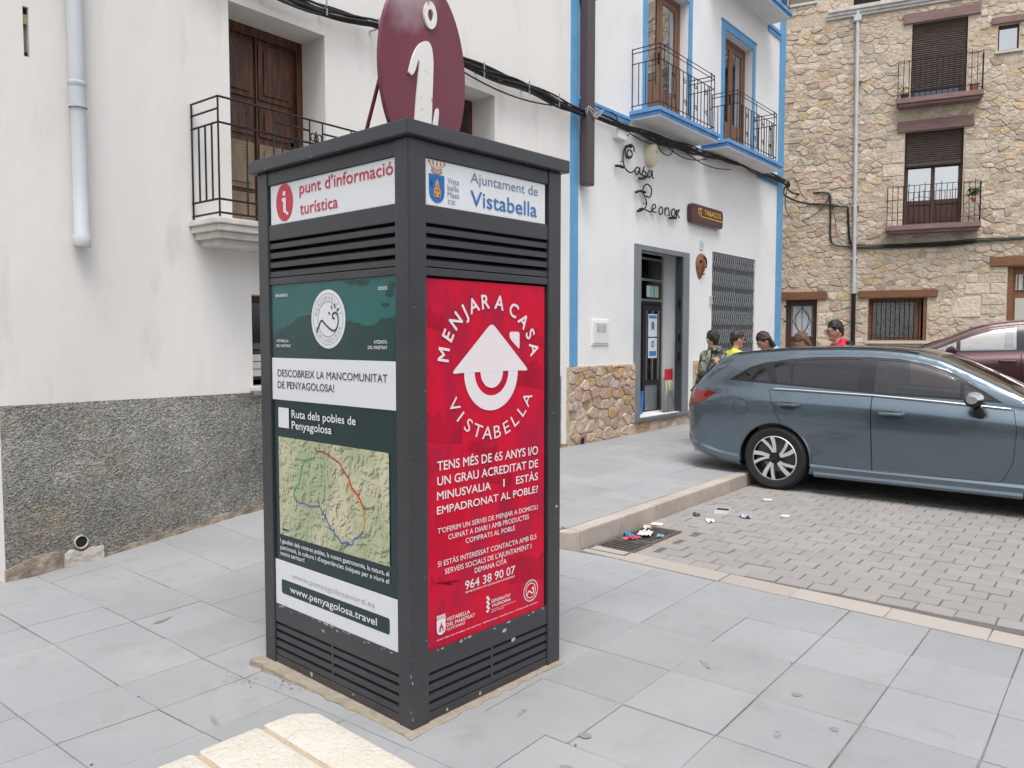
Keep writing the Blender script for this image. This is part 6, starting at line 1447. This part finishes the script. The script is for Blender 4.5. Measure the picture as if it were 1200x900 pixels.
    def ysurf(x, z):   # half width of the side at height z
        P = section(x)
        for i in range(len(P)-1):
            (y0,z0),(y1,z1) = P[i], P[i+1]
            if (z0 <= z <= z1): t = (z-z0)/max(z1-z0,1e-6); return y0+(y1-y0)*t
        return P[10][0]
    for s_ in (-1, 1):
        if S.get('chrome'): 
            a, c = S['chrome']; b = M(); b.tube([(x, s_*(ysurf(x, T['zb'](x)+.002)+.006), T['zb'](x)+.004) for x in [a+(c-a)*k/24 for k in range(25)]], .0075, 5); b.build('chrome_strip', CH, root, fixn=False)
        for (hx, hz) in S['handles']:
            y_ = s_*(ysurf(hx, hz)); b = M(); b.lathe([(.0,.0),(.5,.0),(1,.3),(.0,.35)], (0,0,0), 'y', 16); b.v = [(hx+v[0]*.090, y_+s_*(.002+v[1]*.010), hz-.010+v[2]*.040) for v in b.v]; cup = b.build('handle_cup', BLP, root)
            b = M(); b.tube([(hx-.115,y_+s_*.006,hz),(hx-.095,y_+s_*.036,hz+.003),(hx,y_+s_*.046,hz+.006),(hx+.095,y_+s_*.036,hz+.003),(hx+.115,y_+s_*.006,hz)], .015, 8); b.v = [(v[0],v[1],hz+(v[2]-hz)*1.15) for v in b.v]; b.build('door_handle', PAINT, root, smooth=True)
        mx_, mz = S['mirror']; yb = s_*(ysurf(mx_, mz-.05)); b = M()
        for i in range(9):
            t = i/8; 
        sec = []
        for i in range(7):
            t = i/6; yy = yb+s_*(.07+.20*t); k = sin(pi*(.12+.80*t))**.5
            sec.append([(mx_-.035+(.075*k+.015)*cos(2*pi*q/14)*(1 if cos(2*pi*q/14) > 0 else .75), yy, mz+.005+.070*k*sin(2*pi*q/14)) for q in range(14)])
        for i in range(6):
            for q in range(14): r_ = (q+1)%14; b.poly([sec[i][q],sec[i][r_],sec[i+1][r_],sec[i+1][q]])
        b.poly(sec[0]); b.poly(sec[-1][::-1]); top = b.build('mirror', S['mirror_mat'], root, smooth=True)
        low = M(); low.v = [(v[0]*1.0, v[1], v[2]) for v in b.v]; low = M()
        for i in range(6):
            for q in range(7,14): r_ = (q+1)%14; P4 = [sec[i][q],sec[i][r_],sec[i+1][r_],sec[i+1][q]]; low.poly([(mx_-.035+(p[0]-mx_+.035)*1.04, p[1], mz+.005+(p[2]-mz-.005)*1.05) for p in P4])
        low.build('mirror_lower_shell', BLP, top, smooth=True)
        b = M(); b.tube([(mx_+.02, yb-s_*.02, mz-.14),(mx_+.01, yb+s_*.05, mz-.13),(mx_-.01, yb+s_*.12, mz-.06)], .035, 8, rads=[.05,.045,.035]); b.build('mirror_foot', BLP, top, smooth=True)
        # sill
        b = M(); pts = [(x, s_*(hwf(x)-.020), T['zs'](x)+.03) for x in [S['sill'][0]+(S['sill'][1]-S['sill'][0])*k/16 for k in range(17)]]; b.tube(pts, .034, 8); b.build('side_skirt', PAINT, root, smooth=True)
        b = M(); b.tube([(x, s_*(section(x)[13][0]-.055), section(x)[15][1]+.006) for x in [S['rail'][0]+(S['rail'][1]-S['rail'][0])*k/14 for k in range(15)]], .009, 5); b.build('roof_seam', S['rail_mat'], root, fixn=False)
    # cabin: floor, dash, seats
    INT = mat('grey_interior_cloth', (.10,.10,.098), .9); INL = mat('pale_headliner', (.22,.21,.19), .9)
    cab = bx('cabin_floor', INT, root, S['cab'][0], S['cab'][1], -hwf(1)+.10, hwf(1)-.10, .28, .34)
    bx('dashboard', BLP, root, S['cab'][1]-.38, S['cab'][1]+.12, -hwf(1)+.13, hwf(1)-.13, .62, .93*S['zk'], bevel=.04)
    for s_ in (-1,1):
        bx('door_lining', INT, root, S['cab'][0]+.1, S['cab'][1]-.1, s_*(hwf(1)-.12), s_*(hwf(1)-.085), .34, .93*S['zk'])
    for (sx_, sy_) in ((S['seat'],.37),(S['seat'],-.37),(S['seat']-.88,.37),(S['seat']-.88,-.37)):
        st = bx('seat', INT, root, sx_-.25, sx_+.27, sy_-.25, sy_+.25, .36, .54*S['zk'], bevel=.05)
        b = M(); b.prism([(sx_-.20,.50),(sx_-.08,.50),(sx_-.28,1.10*S['zk']),(sx_-.38,1.08*S['zk'])], 'y', sy_-.24, sy_+.24); b.build('backrest', INT, st, bevel=.035)
        bx('headrest', INT, st, sx_-.42, sx_-.31, sy_-.12, sy_+.12, 1.12*S['zk'], 1.27*S['zk'], bevel=.03)
    b = M(); b.tube([(S['cab'][1]-.46+.06*sin(a*.3927), .37+.18*cos(a*.3927), .93*S['zk']+.17*sin(a*.3927)) for a in range(17)], .014, 6); b.build('steering_wheel', BLP, root, smooth=True)
    b = M(); b.box(1.36, 1.40, -.12,.12, 1.25*S['zk'],1.31*S['zk']); b.build('rear_view_mirror', BLP, root, bevel=.01)
    return root, T, section, ysurf

BPAINT = mat('grey_blue_metallic_paint', (.135,.178,.215), .24, metal=.80, coat=1.0, noise=(1.2,3,.4,.7), col2=(.14,.183,.218))
MIRM = mat('satin_silver_mirror', (.70,.70,.70), .18, metal=.9)
estate = dict(x=(-1.10,3.57), wb=2.65, R=.335, arch=.045, rim=.238, spokes=5, tumble=.36, clear_from=.9, zk=1.0,
 tabs=dict(hw=[(-1.10,.86),(-.8,.885),(-.3,.893),(.3,.885),(1.3,.882),(2.2,.888),(2.65,.893),(3.2,.875),(3.57,.83)],
  zs=[(-1.10,.42),(-.95,.34),(-.6,.24),(-.3,.21),(.4,.185),(2.3,.18),(3.0,.19),(3.57,.24)],
  zb=[(-1.10,.985),(-.9,1.03),(-.56,1.075),(0,1.062),(.94,1.035),(1.5,1.005),(2.1,.965),(2.5,.93),(3.2,.82),(3.57,.66)],
  zt=[(-1.10,.975),(-1.04,1.01),(-.99,1.04),(-.72,1.345),(-.64,1.40),(-.3,1.452),(.1,1.483),(.6,1.497),(.95,1.49),(1.25,1.462),(1.5,1.40),(1.9,1.215),(2.28,1.02),(2.4,.985),(2.8,.93),(3.3,.81),(3.50,.70),(3.57,.60)]),
 dlo=[(-.58,1.112),(-.54,1.14),(-.44,1.215),(-.32,1.285),(-.16,1.338),(.1,1.378),(.4,1.402),(.83,1.410),(1.15,1.395),(1.38,1.352),(1.62,1.262),(1.86,1.13),(2.06,1.005),(2.08,.985),(1.5,1.02),(.94,1.05),(0,1.078)],
 panes=[(-.6,-.115,.55),(-.03,.118,.35),(.142,.80,.0),(.945,1.69,.0),(1.722,2.2,.0)],
 panels=[('rear_door',[(-.085,1.052),(.02,.80),(.24,.36),(.27,.315),(.965,.30),(.94,1.025)],.0045),('front_door',[(.966,.30),(.941,1.026),(2.125,.955),(2.16,.80),(2.14,.50),(2.07,.335),(2.03,.305)],.0045),
  ('fuel_flap',[(-.37+.085*cos(2*pi*k/20),.865+.085*sin(2*pi*k/20)) for k in range(20)],.0035)],
 lamp=[(-1.09,.79),(-1.09,.985),(-.93,1.022),(-.56,1.000),(-.56,.975),(-.80,.90),(-.95,.78)],
 ws=[(1.47,-.50),(1.47,.50),(2.20,.66),(2.27,.50),(2.30,.2),(2.30,-.2),(2.27,-.50),(2.20,-.66)], rw=[(-1.0,-.60),(-1.0,.60),(-.76,.50),(-.76,-.50)],
 chrome=(-.03,2.10), handles=[(.14,.905),(1.13,.868)], mirror=(1.86,1.045), mirror_mat=MIRM, sill=(.42,2.22), rail=(-.5,1.3), rail_mat=mat('roof_seam_black',(.02,.02,.02),.6), cab=(-.3,2.15), seat=1.1)
car, CT, CSEC, CYS = make_car(estate, 'grey blue metallic estate car parked with its tail over the kerb', 'car', (9.055,3.0,0), radians(-90), BPAINT)
# tailgate spoiler, bumper line
b = M(); b.prism([(-.79,1.335),(-.60,1.425),(-.50,1.452),(-.50,1.43),(-.60,1.39),(-.78,1.318)], 'y', -.56, .56); b.build('roof_spoiler', BPAINT, car, bevel=.006, smooth=True)
b = M(); b.tube([(-1.085,-.62,.985),(-.80,-.565,1.315)], .010, 5); b.tube([(-1.085,.62,.985),(-.80,.565,1.315)], .010, 5); b.build('tailgate_trim', mat('car_black_trim',(0,0,0)), car, fixn=False)
b = M(); b.tube([(-1.06,-.35,.30),(-1.14,-.35,.295)], .035, 10, cap=False); b.build('exhaust_tip', mat('chrome_strip',(0,0,0)), car, smooth=True)

MPAINT = mat('dark_maroon_car_paint', (.060,.015,.020), .35, metal=.55, coat=1.0)
suv = dict(refl=.38, x=(-.95,3.50), wb=2.65, R=.345, arch=.05, rim=.22, spokes=5, tumble=.30, clear_from=-9, zk=1.12,
 tabs=dict(hw=[(-.95,.84),(-.6,.88),(0,.9),(2.5,.9),(3.1,.87),(3.50,.80)],
  zs=[(-.95,.38),(-.5,.27),(.4,.25),(2.3,.25),(3.50,.30)],
  zb=[(-.95,1.18),(0,1.17),(1.0,1.145),(1.9,1.10),(2.4,1.05),(3.1,.95),(3.50,.78)],
  zt=[(-.95,1.10),(-.88,1.22),(-.72,1.56),(-.5,1.61),(.2,1.645),(.8,1.645),(1.2,1.60),(1.45,1.53),(1.9,1.33),(2.35,1.13),(2.6,1.08),(3.2,.96),(3.45,.82),(3.50,.72)]),
 dlo=[(-.62,1.24),(-.45,1.42),(-.15,1.52),(.4,1.56),(.85,1.56),(1.15,1.52),(1.45,1.43),(1.85,1.265),(2.16,1.125),(2.10,1.11),(1.0,1.165),(0,1.19)],
 panes=[(-.62,-.1,.3),(-.02,.72,.0),(.86,1.62,.0),(1.68,2.2,.0)],
 panels=[('rear_door',[(-.05,1.155),(.16,.75),(.36,.42),(.80,.40),(.80,1.125)],.005),('front_door',[(.801,.40),(.801,1.125),(2.05,1.075),(2.08,.7),(1.98,.42)],.005)],
 ws=[(1.42,-.52),(1.42,.52),(2.25,.66),(2.32,.4),(2.33,0),(2.32,-.4),(2.25,-.66)], rw=[(-.87,-.6),(-.87,.6),(-.72,.52),(-.72,-.52)],
 chrome=None, handles=[(.12,1.03),(.98,1.01)], mirror=(1.78,1.17), mirror_mat=MPAINT, sill=(.5,2.1), rail=(-.5,1.3), rail_mat=MIRM, cab=(-.3,2.1), seat=1.05)
# front side plane passes through (14.14, 2.32); nose towards the left of the picture
sdir_ = Vector((.217,-.976)); nrm_ = Vector((.976,.217))
pm_ = Vector((14.14,2.32))-sdir_*.08           # mirror position on the near flank
ctr = pm_+sdir_*1.78+nrm_*1.0
suvc, _, _, _ = make_car(suv, 'dark maroon car parked before the stone house behind the estate car', 'car', (ctr.x, ctr.y, HG(ctr.x,ctr.y)-.02), atan2(-sdir_.y,-sdir_.x), MPAINT)

# ------------------------------------------------------------------ people
def capsule(b, a, c, ra, rc, n=10, m=4):
    a, c = Vector(a), Vector(c); d = c-a; L = d.length; d = d.normalized() if L > 1e-6 else Vector((0,0,1)); pts = []; rads = []
    for i in range(m+1): t = (pi/2)*(1-i/m); pts.append(a-d*ra*sin(t)); rads.append(max(ra*cos(t),.0005))
    for i in range(m+1): t = (pi/2)*(i/m); pts.append(c+d*rc*sin(t)); rads.append(max(rc*cos(t),.0005))
    b.tube(pts, 1, n, rads=rads)
def ellipsoid(b, c, r, n=14, m=8):
    base = len(b.v)
    for i in range(m+1):
        t = pi*i/m
        for k in range(n): p = 2*pi*k/n; b.v.append((c[0]+r[0]*sin(t)*cos(p), c[1]+r[1]*sin(t)*sin(p), c[2]+r[2]*cos(t)))
    for i in range(m):
        for k in range(n): q = (k+1)%n; b.f.append((base+i*n+k, base+(i+1)*n+k, base+(i+1)*n+q, base+i*n+q)); b.t.append(None)
def blob(b, name, m, parent, vox=.014, sm=3):
    o = b.build(name+'_src', m, None, fixn=True); r = o.modifiers.new('r','REMESH'); r.mode = 'VOXEL'; r.voxel_size = vox; r.use_smooth_shade = True
    s_ = o.modifiers.new('s','SMOOTH'); s_.iterations = sm; s_.factor = .6
    dg = bpy.context.evaluated_depsgraph_get(); me = bpy.data.meshes.new_from_object(o.evaluated_get(dg)); me.name = name
    bpy.data.objects.remove(o); q = bpy.data.objects.new(name, me); COL.objects.link(q); q.parent = parent
    me.materials.clear(); me.materials.append(m); me.polygons.foreach_set('use_smooth', [True]*len(me.polygons)); return q
SKIN = mat('skin', (.50,.29,.20), .55, noise=(12,3,.4,.7), col2=(.45,.24,.17)); EYE = mat('eye_dark', (.02,.015,.012), .2)
def person(label, loc, face, h, shirt, trousers, hair, lean=0.0, turn=0.0, nod=0.0, arms=((.0,.0),(.0,.0)), hairlen=0, glasses=False, hood=False, crouch=0.0, shirtname='shirt', group=None):
    """face: heading of the body; lean: forward bend; turn/nod: of the head; arms: (forward swing, elbow bend) for right and left"""
    k = h/1.70; kh = k; root = thing('person', label, 'person', loc, face)      # local +x is forward
    hip = Vector((0,0,.88*k-crouch)); sp = Vector((sin(lean),0,cos(lean))); chest = hip+sp*.36*k; neck = hip+sp*.56*k; 
    hd = Vector((sin(lean*.6+nod),0,cos(lean*.6+nod))); head = neck+hd*.155*k+Vector((.015,0,0))
    body = M(); shirtm = M(); trm = M()
    capsule(body, neck-sp*.04*k, head-hd*.06*k, .052*k, .05*k)
    ellipsoid(body, (0,0,0), (.098*kh,.078*kh,.118*kh))
    Rh = Matrix.Rotation(turn,4,'Z')@Matrix.Rotation(lean*.6+nod,4,'Y')
    n0 = len(body.v)-15*0
    cnt = 14*9; 
    for i in range(len(body.v)-cnt, len(body.v)): v = Vector(body.v[i]); body.v[i] = tuple(head+Rh@v)
    def hp(x,y,z): return head+Rh@Vector((x*kh,y*kh,z*kh))
    capsule(body, hp(.035,0,-.075), hp(.055,0,-.085), .045*k, .040*k)            # jaw
    capsule(body, hp(.090,0,.015), hp(.112,0,-.022), .010*k, .017*k, 8)           # nose
    for s_ in (-1,1): capsule(body, hp(-.005,s_*.076,.01), hp(-.01,s_*.082,-.03), .016*k, .012*k, 8)   # ears
    # torso in skin under the clothes, arms, legs
    capsule(body, hip, chest, .115*k, .125*k); 
    sh = [neck-sp*.075*k+Vector((0,s_*.165*k,0)) for s_ in (-1,1)]
    for s_, S_, (sw_, eb) in zip((-1,1), sh, arms):
        d1 = Vector((sin(sw_),s_*.12,-cos(sw_))).normalized(); el = S_+d1*.27*k; d2 = Vector((sin(sw_+eb),-s_*.10,-cos(sw_+eb))).normalized(); wr = el+d2*.23*k; hand = wr+d2*.08*k
        capsule(body, S_, el, .048*k, .040*k); capsule(body, el, wr, .038*k, .027*k); 
        ellipsoid(body, tuple(wr+d2*.045*k), (.035*k,.022*k,.045*k), 8, 6)
        side = Vector((cos(sw_+eb),0,sin(sw_+eb)))
        for q in range(4): f0 = wr+d2*.075*k+side*(.024-.016*q)*k; capsule(body, f0, f0+d2*(.045+.012*(q in (1,2)))*k, .0085*k, .007*k, 6, 2)
        capsule(body, wr+d2*.02*k+side*.03*k, wr+d2*.065*k+side*.055*k, .010*k, .008*k, 6, 2)
        capsule(shirtm, S_, el, .064*k, .054*k); capsule(shirtm, el, wr-d2*.02*k, .053*k, .041*k)
    capsule(shirtm, sh[0]+Vector((0,.03*k,0)), sh[1]-Vector((0,.03*k,0)), .070*k, .070*k)
    for s_ in (-1,1): capsule(shirtm, hip+Vector((0,s_*.055*k,.0)), chest+Vector((0,s_*.062*k,0)), .122*k, .122*k)
    capsule(shirtm, neck-sp*.10*k, neck-sp*.02*k, .085*k, .060*k)
    if hood: 
        for q in range(9): a = -pi/2-1.5+3.0*q/8; c = neck-sp*.015*k+Vector((cos(a+pi/2+pi)*.0,0,0)); p_ = neck+Vector((-.075*k*cos((q-4)/4*1.3)-.005, .085*k*sin((q-4)/4*1.3), .02*k)); capsule(shirtm, p_, p_+Vector((-.01,0,-.03*k)), .042*k, .040*k, 8, 3)
    for s_ in (-1,1):
        hj = hip+Vector((0,s_*.085*k,-.03*k)); kn = Vector((.02+crouch*.6,s_*.095*k,.47*k-crouch*.35)); an = Vector((-.02,s_*.10*k,.09*k))
        capsule(body, hj, kn, .078*k, .052*k); capsule(body, kn, an, .050*k, .036*k); capsule(trm, hj, kn, .095*k, .070*k); capsule(trm, kn, an+Vector((0,0,.02)), .068*k, .056*k)
        b = M(); capsule(b, an+Vector((-.02,0,-.05*k)), an+Vector((.13*k,0,-.058*k)), .042*k, .036*k); b.v = [(v[0],v[1],max(v[2],.002)) for v in b.v]; b.build('shoe', mat('dark_trainers',(.05,.05,.055),.7), root, smooth=True)
    capsule(trm, hip+Vector((0,-.05*k,-.02)), hip+Vector((0,.05*k,-.02)), .115*k, .115*k)
    blob(body, 'body', SKIN, root, .0105, 2); blob(shirtm, shirtname, shirt, root, .016, 4); blob(trm, 'trousers', trousers, root, .018, 3)
    # hair
    hm = M(); random.seed(int(h*1000))
    ellipsoid(hm, (0,0,0), (.104*k,.088*k,.108*k)); hm.v = [tuple(hp(v[0]/k-.016, v[1]/k, v[2]/k+.030)) for v in hm.v]
    hm2 = M(); hm2.v = hm.v[:]; hm2.f = hm.f[:]; hm2.t = hm.t[:]
    for q in range(60):     # tufts
        a = random.uniform(0,2*pi); e = random.uniform(.0,1.35); 
        d = Vector((cos(a)*cos(e),sin(a)*cos(e),sin(e)));
        if d.x > .55 and d.z < .62: continue
        p = Vector((d.x*.100-.016, d.y*.086, d.z*.106+.030)); t_ = Vector((-.4*d.x+random.uniform(-.3,.3), -.2*d.y+random.uniform(-.3,.3), -.7)); capsule(hm2, hp(*p), hp(*(p+t_*.035)), .016*k, .007*k, 6, 2)
    capsule(hm2, hp(-.075,0,0), hp(-.070,0,-.055), .050*k, .040*k)
    if hairlen:
        for s_ in (-1,0,1): capsule(hm2, hp(-.05,s_*.065,.02), hp(-.055,s_*.075,-.10-hairlen), .045*k, .030*k)
    fc = hm2
    o = blob(hm2, 'hair', hair, root, .0105, 1)
    # cut hair away from the face
    me = o.data; bmh = bmesh.new(); bmh.from_mesh(me); inv = Rh.to_3x3().inverted(); kill = []
    for f in bmh.faces:
        p = inv@(f.calc_center_median()-head)/kh
        if p.x > .028 and p.z < .060 and abs(p.y) < .075 and p.x*.8+(.060-p.z)*.6 > .05: kill.append(f)
    bmesh.ops.delete(bmh, geom=kill, context='FACES'); bmh.to_mesh(me); bmh.free()
    for s_ in (-1,1):
        b = M(); ellipsoid(b, tuple(hp(.086,s_*.032,.012)), (.010*k,.010*k,.008*k), 8, 6); b.build('eye', EYE, root, smooth=True)
        b = M(); b.tube([hp(.092,s_*.018,.034),hp(.092,s_*.046,.036)], .004*k, 4); b.build('eyebrow', hair, root)
    b = M(); b.tube([hp(.098,-.020,-.052),hp(.102,0,-.051),hp(.098,.020,-.052)], .005*k, 5); b.build('mouth', mat('lips',(.35,.12,.10),.5), root, fixn=False)
    if glasses:
        b = M()
        for s_ in (-1,1):
            b.tube([hp(.108,s_*.034+.024*cos(a*.5236),.012+.019*sin(a*.5236)) for a in range(13)], .0032*k, 4); b.tube([hp(.104,s_*.056,.016),hp(-.01,s_*.084,.020)], .003*k, 4)
        b.tube([hp(.110,-.010,.014),hp(.110,.010,.014)], .003*k, 4); b.build('glasses', IRON, root, fixn=False)
    return root, hp
BLKH = mat('black_hair', (.012,.010,.010), .55, bump=[(120,3,.5,.004)]); BRNH = mat('dark_brown_hair', (.035,.018,.010), .55, bump=[(120,3,.5,.004)]); BRN2 = mat('brown_hair', (.10,.05,.028), .6, bump=[(120,3,.5,.004)])
# camouflage cloth
CAM = mat('camouflage_cloth', (.15,.15,.11), .9, noise=(13,2,.50,.52), col2=(.035,.035,.03), noise2=(17,2,.56,.58), col3=(.32,.31,.26))
YLW = mat('yellow_shirt_cloth', (.70,.72,.09), .85, bump=[(14,2,.3,.01)]); GRYJ = mat('pale_blue_grey_jacket', (.36,.41,.47), .85, bump=[(14,2,.3,.01)]); PNK = mat('raspberry_red_jacket', (.56,.02,.055), .75, bump=[(12,3,.5,.02)]); WHC = mat('white_top_cloth', (.72,.72,.72), .85)
JEAN = mat('dark_trousers_cloth', (.04,.05,.075), .9)
def at(u, d): return Vector((cos(yaw)*d+u*d*sin(yaw), sin(yaw)*d-u*d*cos(yaw)))
def place(px, d): return at((px-600)/926, d)
def pl3(px, d): p = place(px, d); return (p.x, p.y, HG(p.x,p.y))
L1 = pl3(836, 10.45); k1, hp1 = person('child in camouflage hoodie seen from behind at the tail of the grey blue car', L1, yaw+radians(22), 1.52, CAM, JEAN, BLKH, arms=((.15,.35),(.1,.5)), hood=True, nod=.12, shirtname='hoodie')
L2 = pl3(859, 10.8); k2, hp2 = person('child in yellow shirt and glasses looking right beyond the car', L2, yaw-radians(75), 1.52, YLW, JEAN, BRNH, arms=((.3,.6),(.2,.5)), glasses=True, nod=.15, turn=radians(-8), lean=.05)
L3 = pl3(929, 11.0); k3, hp3 = person('dark-haired child in pale jacket bending forward beyond the car roof', L3, yaw+radians(100), 1.66, GRYJ, JEAN, BRNH, lean=.66, nod=.25, arms=((.7,.5),(.7,.5)), hairlen=.03, crouch=.0, shirtname='jacket', hood=True)
L4 = pl3(973, 11.3); k4, hp4 = person('stooping child with brown hair and a white top mostly hidden behind the car roof', L4, yaw+radians(75), 1.62, WHC, JEAN, BRN2, lean=.55, nod=.4, arms=((.8,.4),(.8,.4)), crouch=.0, hairlen=.02)
L5 = pl3(984, 10.8); k5, hp5 = person('adult with short black hair and glasses in a raspberry red hooded jacket facing left', L5, yaw+radians(90), 1.79, PNK, JEAN, BLKH, arms=((.25,.4),(.2,.5)), glasses=True, hood=True, nod=.18, lean=.05, shirtname='jacket')
# dark hood lining of the red jacket
b = M()
for q in range(7): a = -1.0+2.0*q/6; capsule(b, (-.14*cos(a)+.02, .13*sin(a), 1.52), (-.165*cos(a), .135*sin(a), 1.44), .034, .030, 8, 3)
blob(b, 'dark_collar', mat('navy_collar_cloth',(.02,.025,.035),.9), k5, .014, 2)
# bright blue backpack hanging beside the camouflage child
bp = place(828, 10.25); t = thing('blue_drawstring_bag', 'bright blue and black bag hanging at the side of the camouflage child', 'bag', (bp.x,bp.y,.78), yaw)
b = M(); ellipsoid(b, (0,0,.17), (.06,.10,.17), 14, 10); b.build('bag_body', mat('bright_blue_nylon',(.01,.30,.62),.6,noise=(18,2,.5,.53),col2=(.01,.03,.06)), t, smooth=True)
b = M(); ellipsoid(b, (.0,.02,.33), (.055,.09,.07), 12, 8); b.build('bag_flap', mat('black_nylon',(.012,.012,.014),.7), t, smooth=True)
b = M(); b.tube([(0,0,.36),(.03,-.05,.50),(.05,-.08,.62)], .010, 5); b.build('strap', MATS['black_nylon'], t, smooth=True)
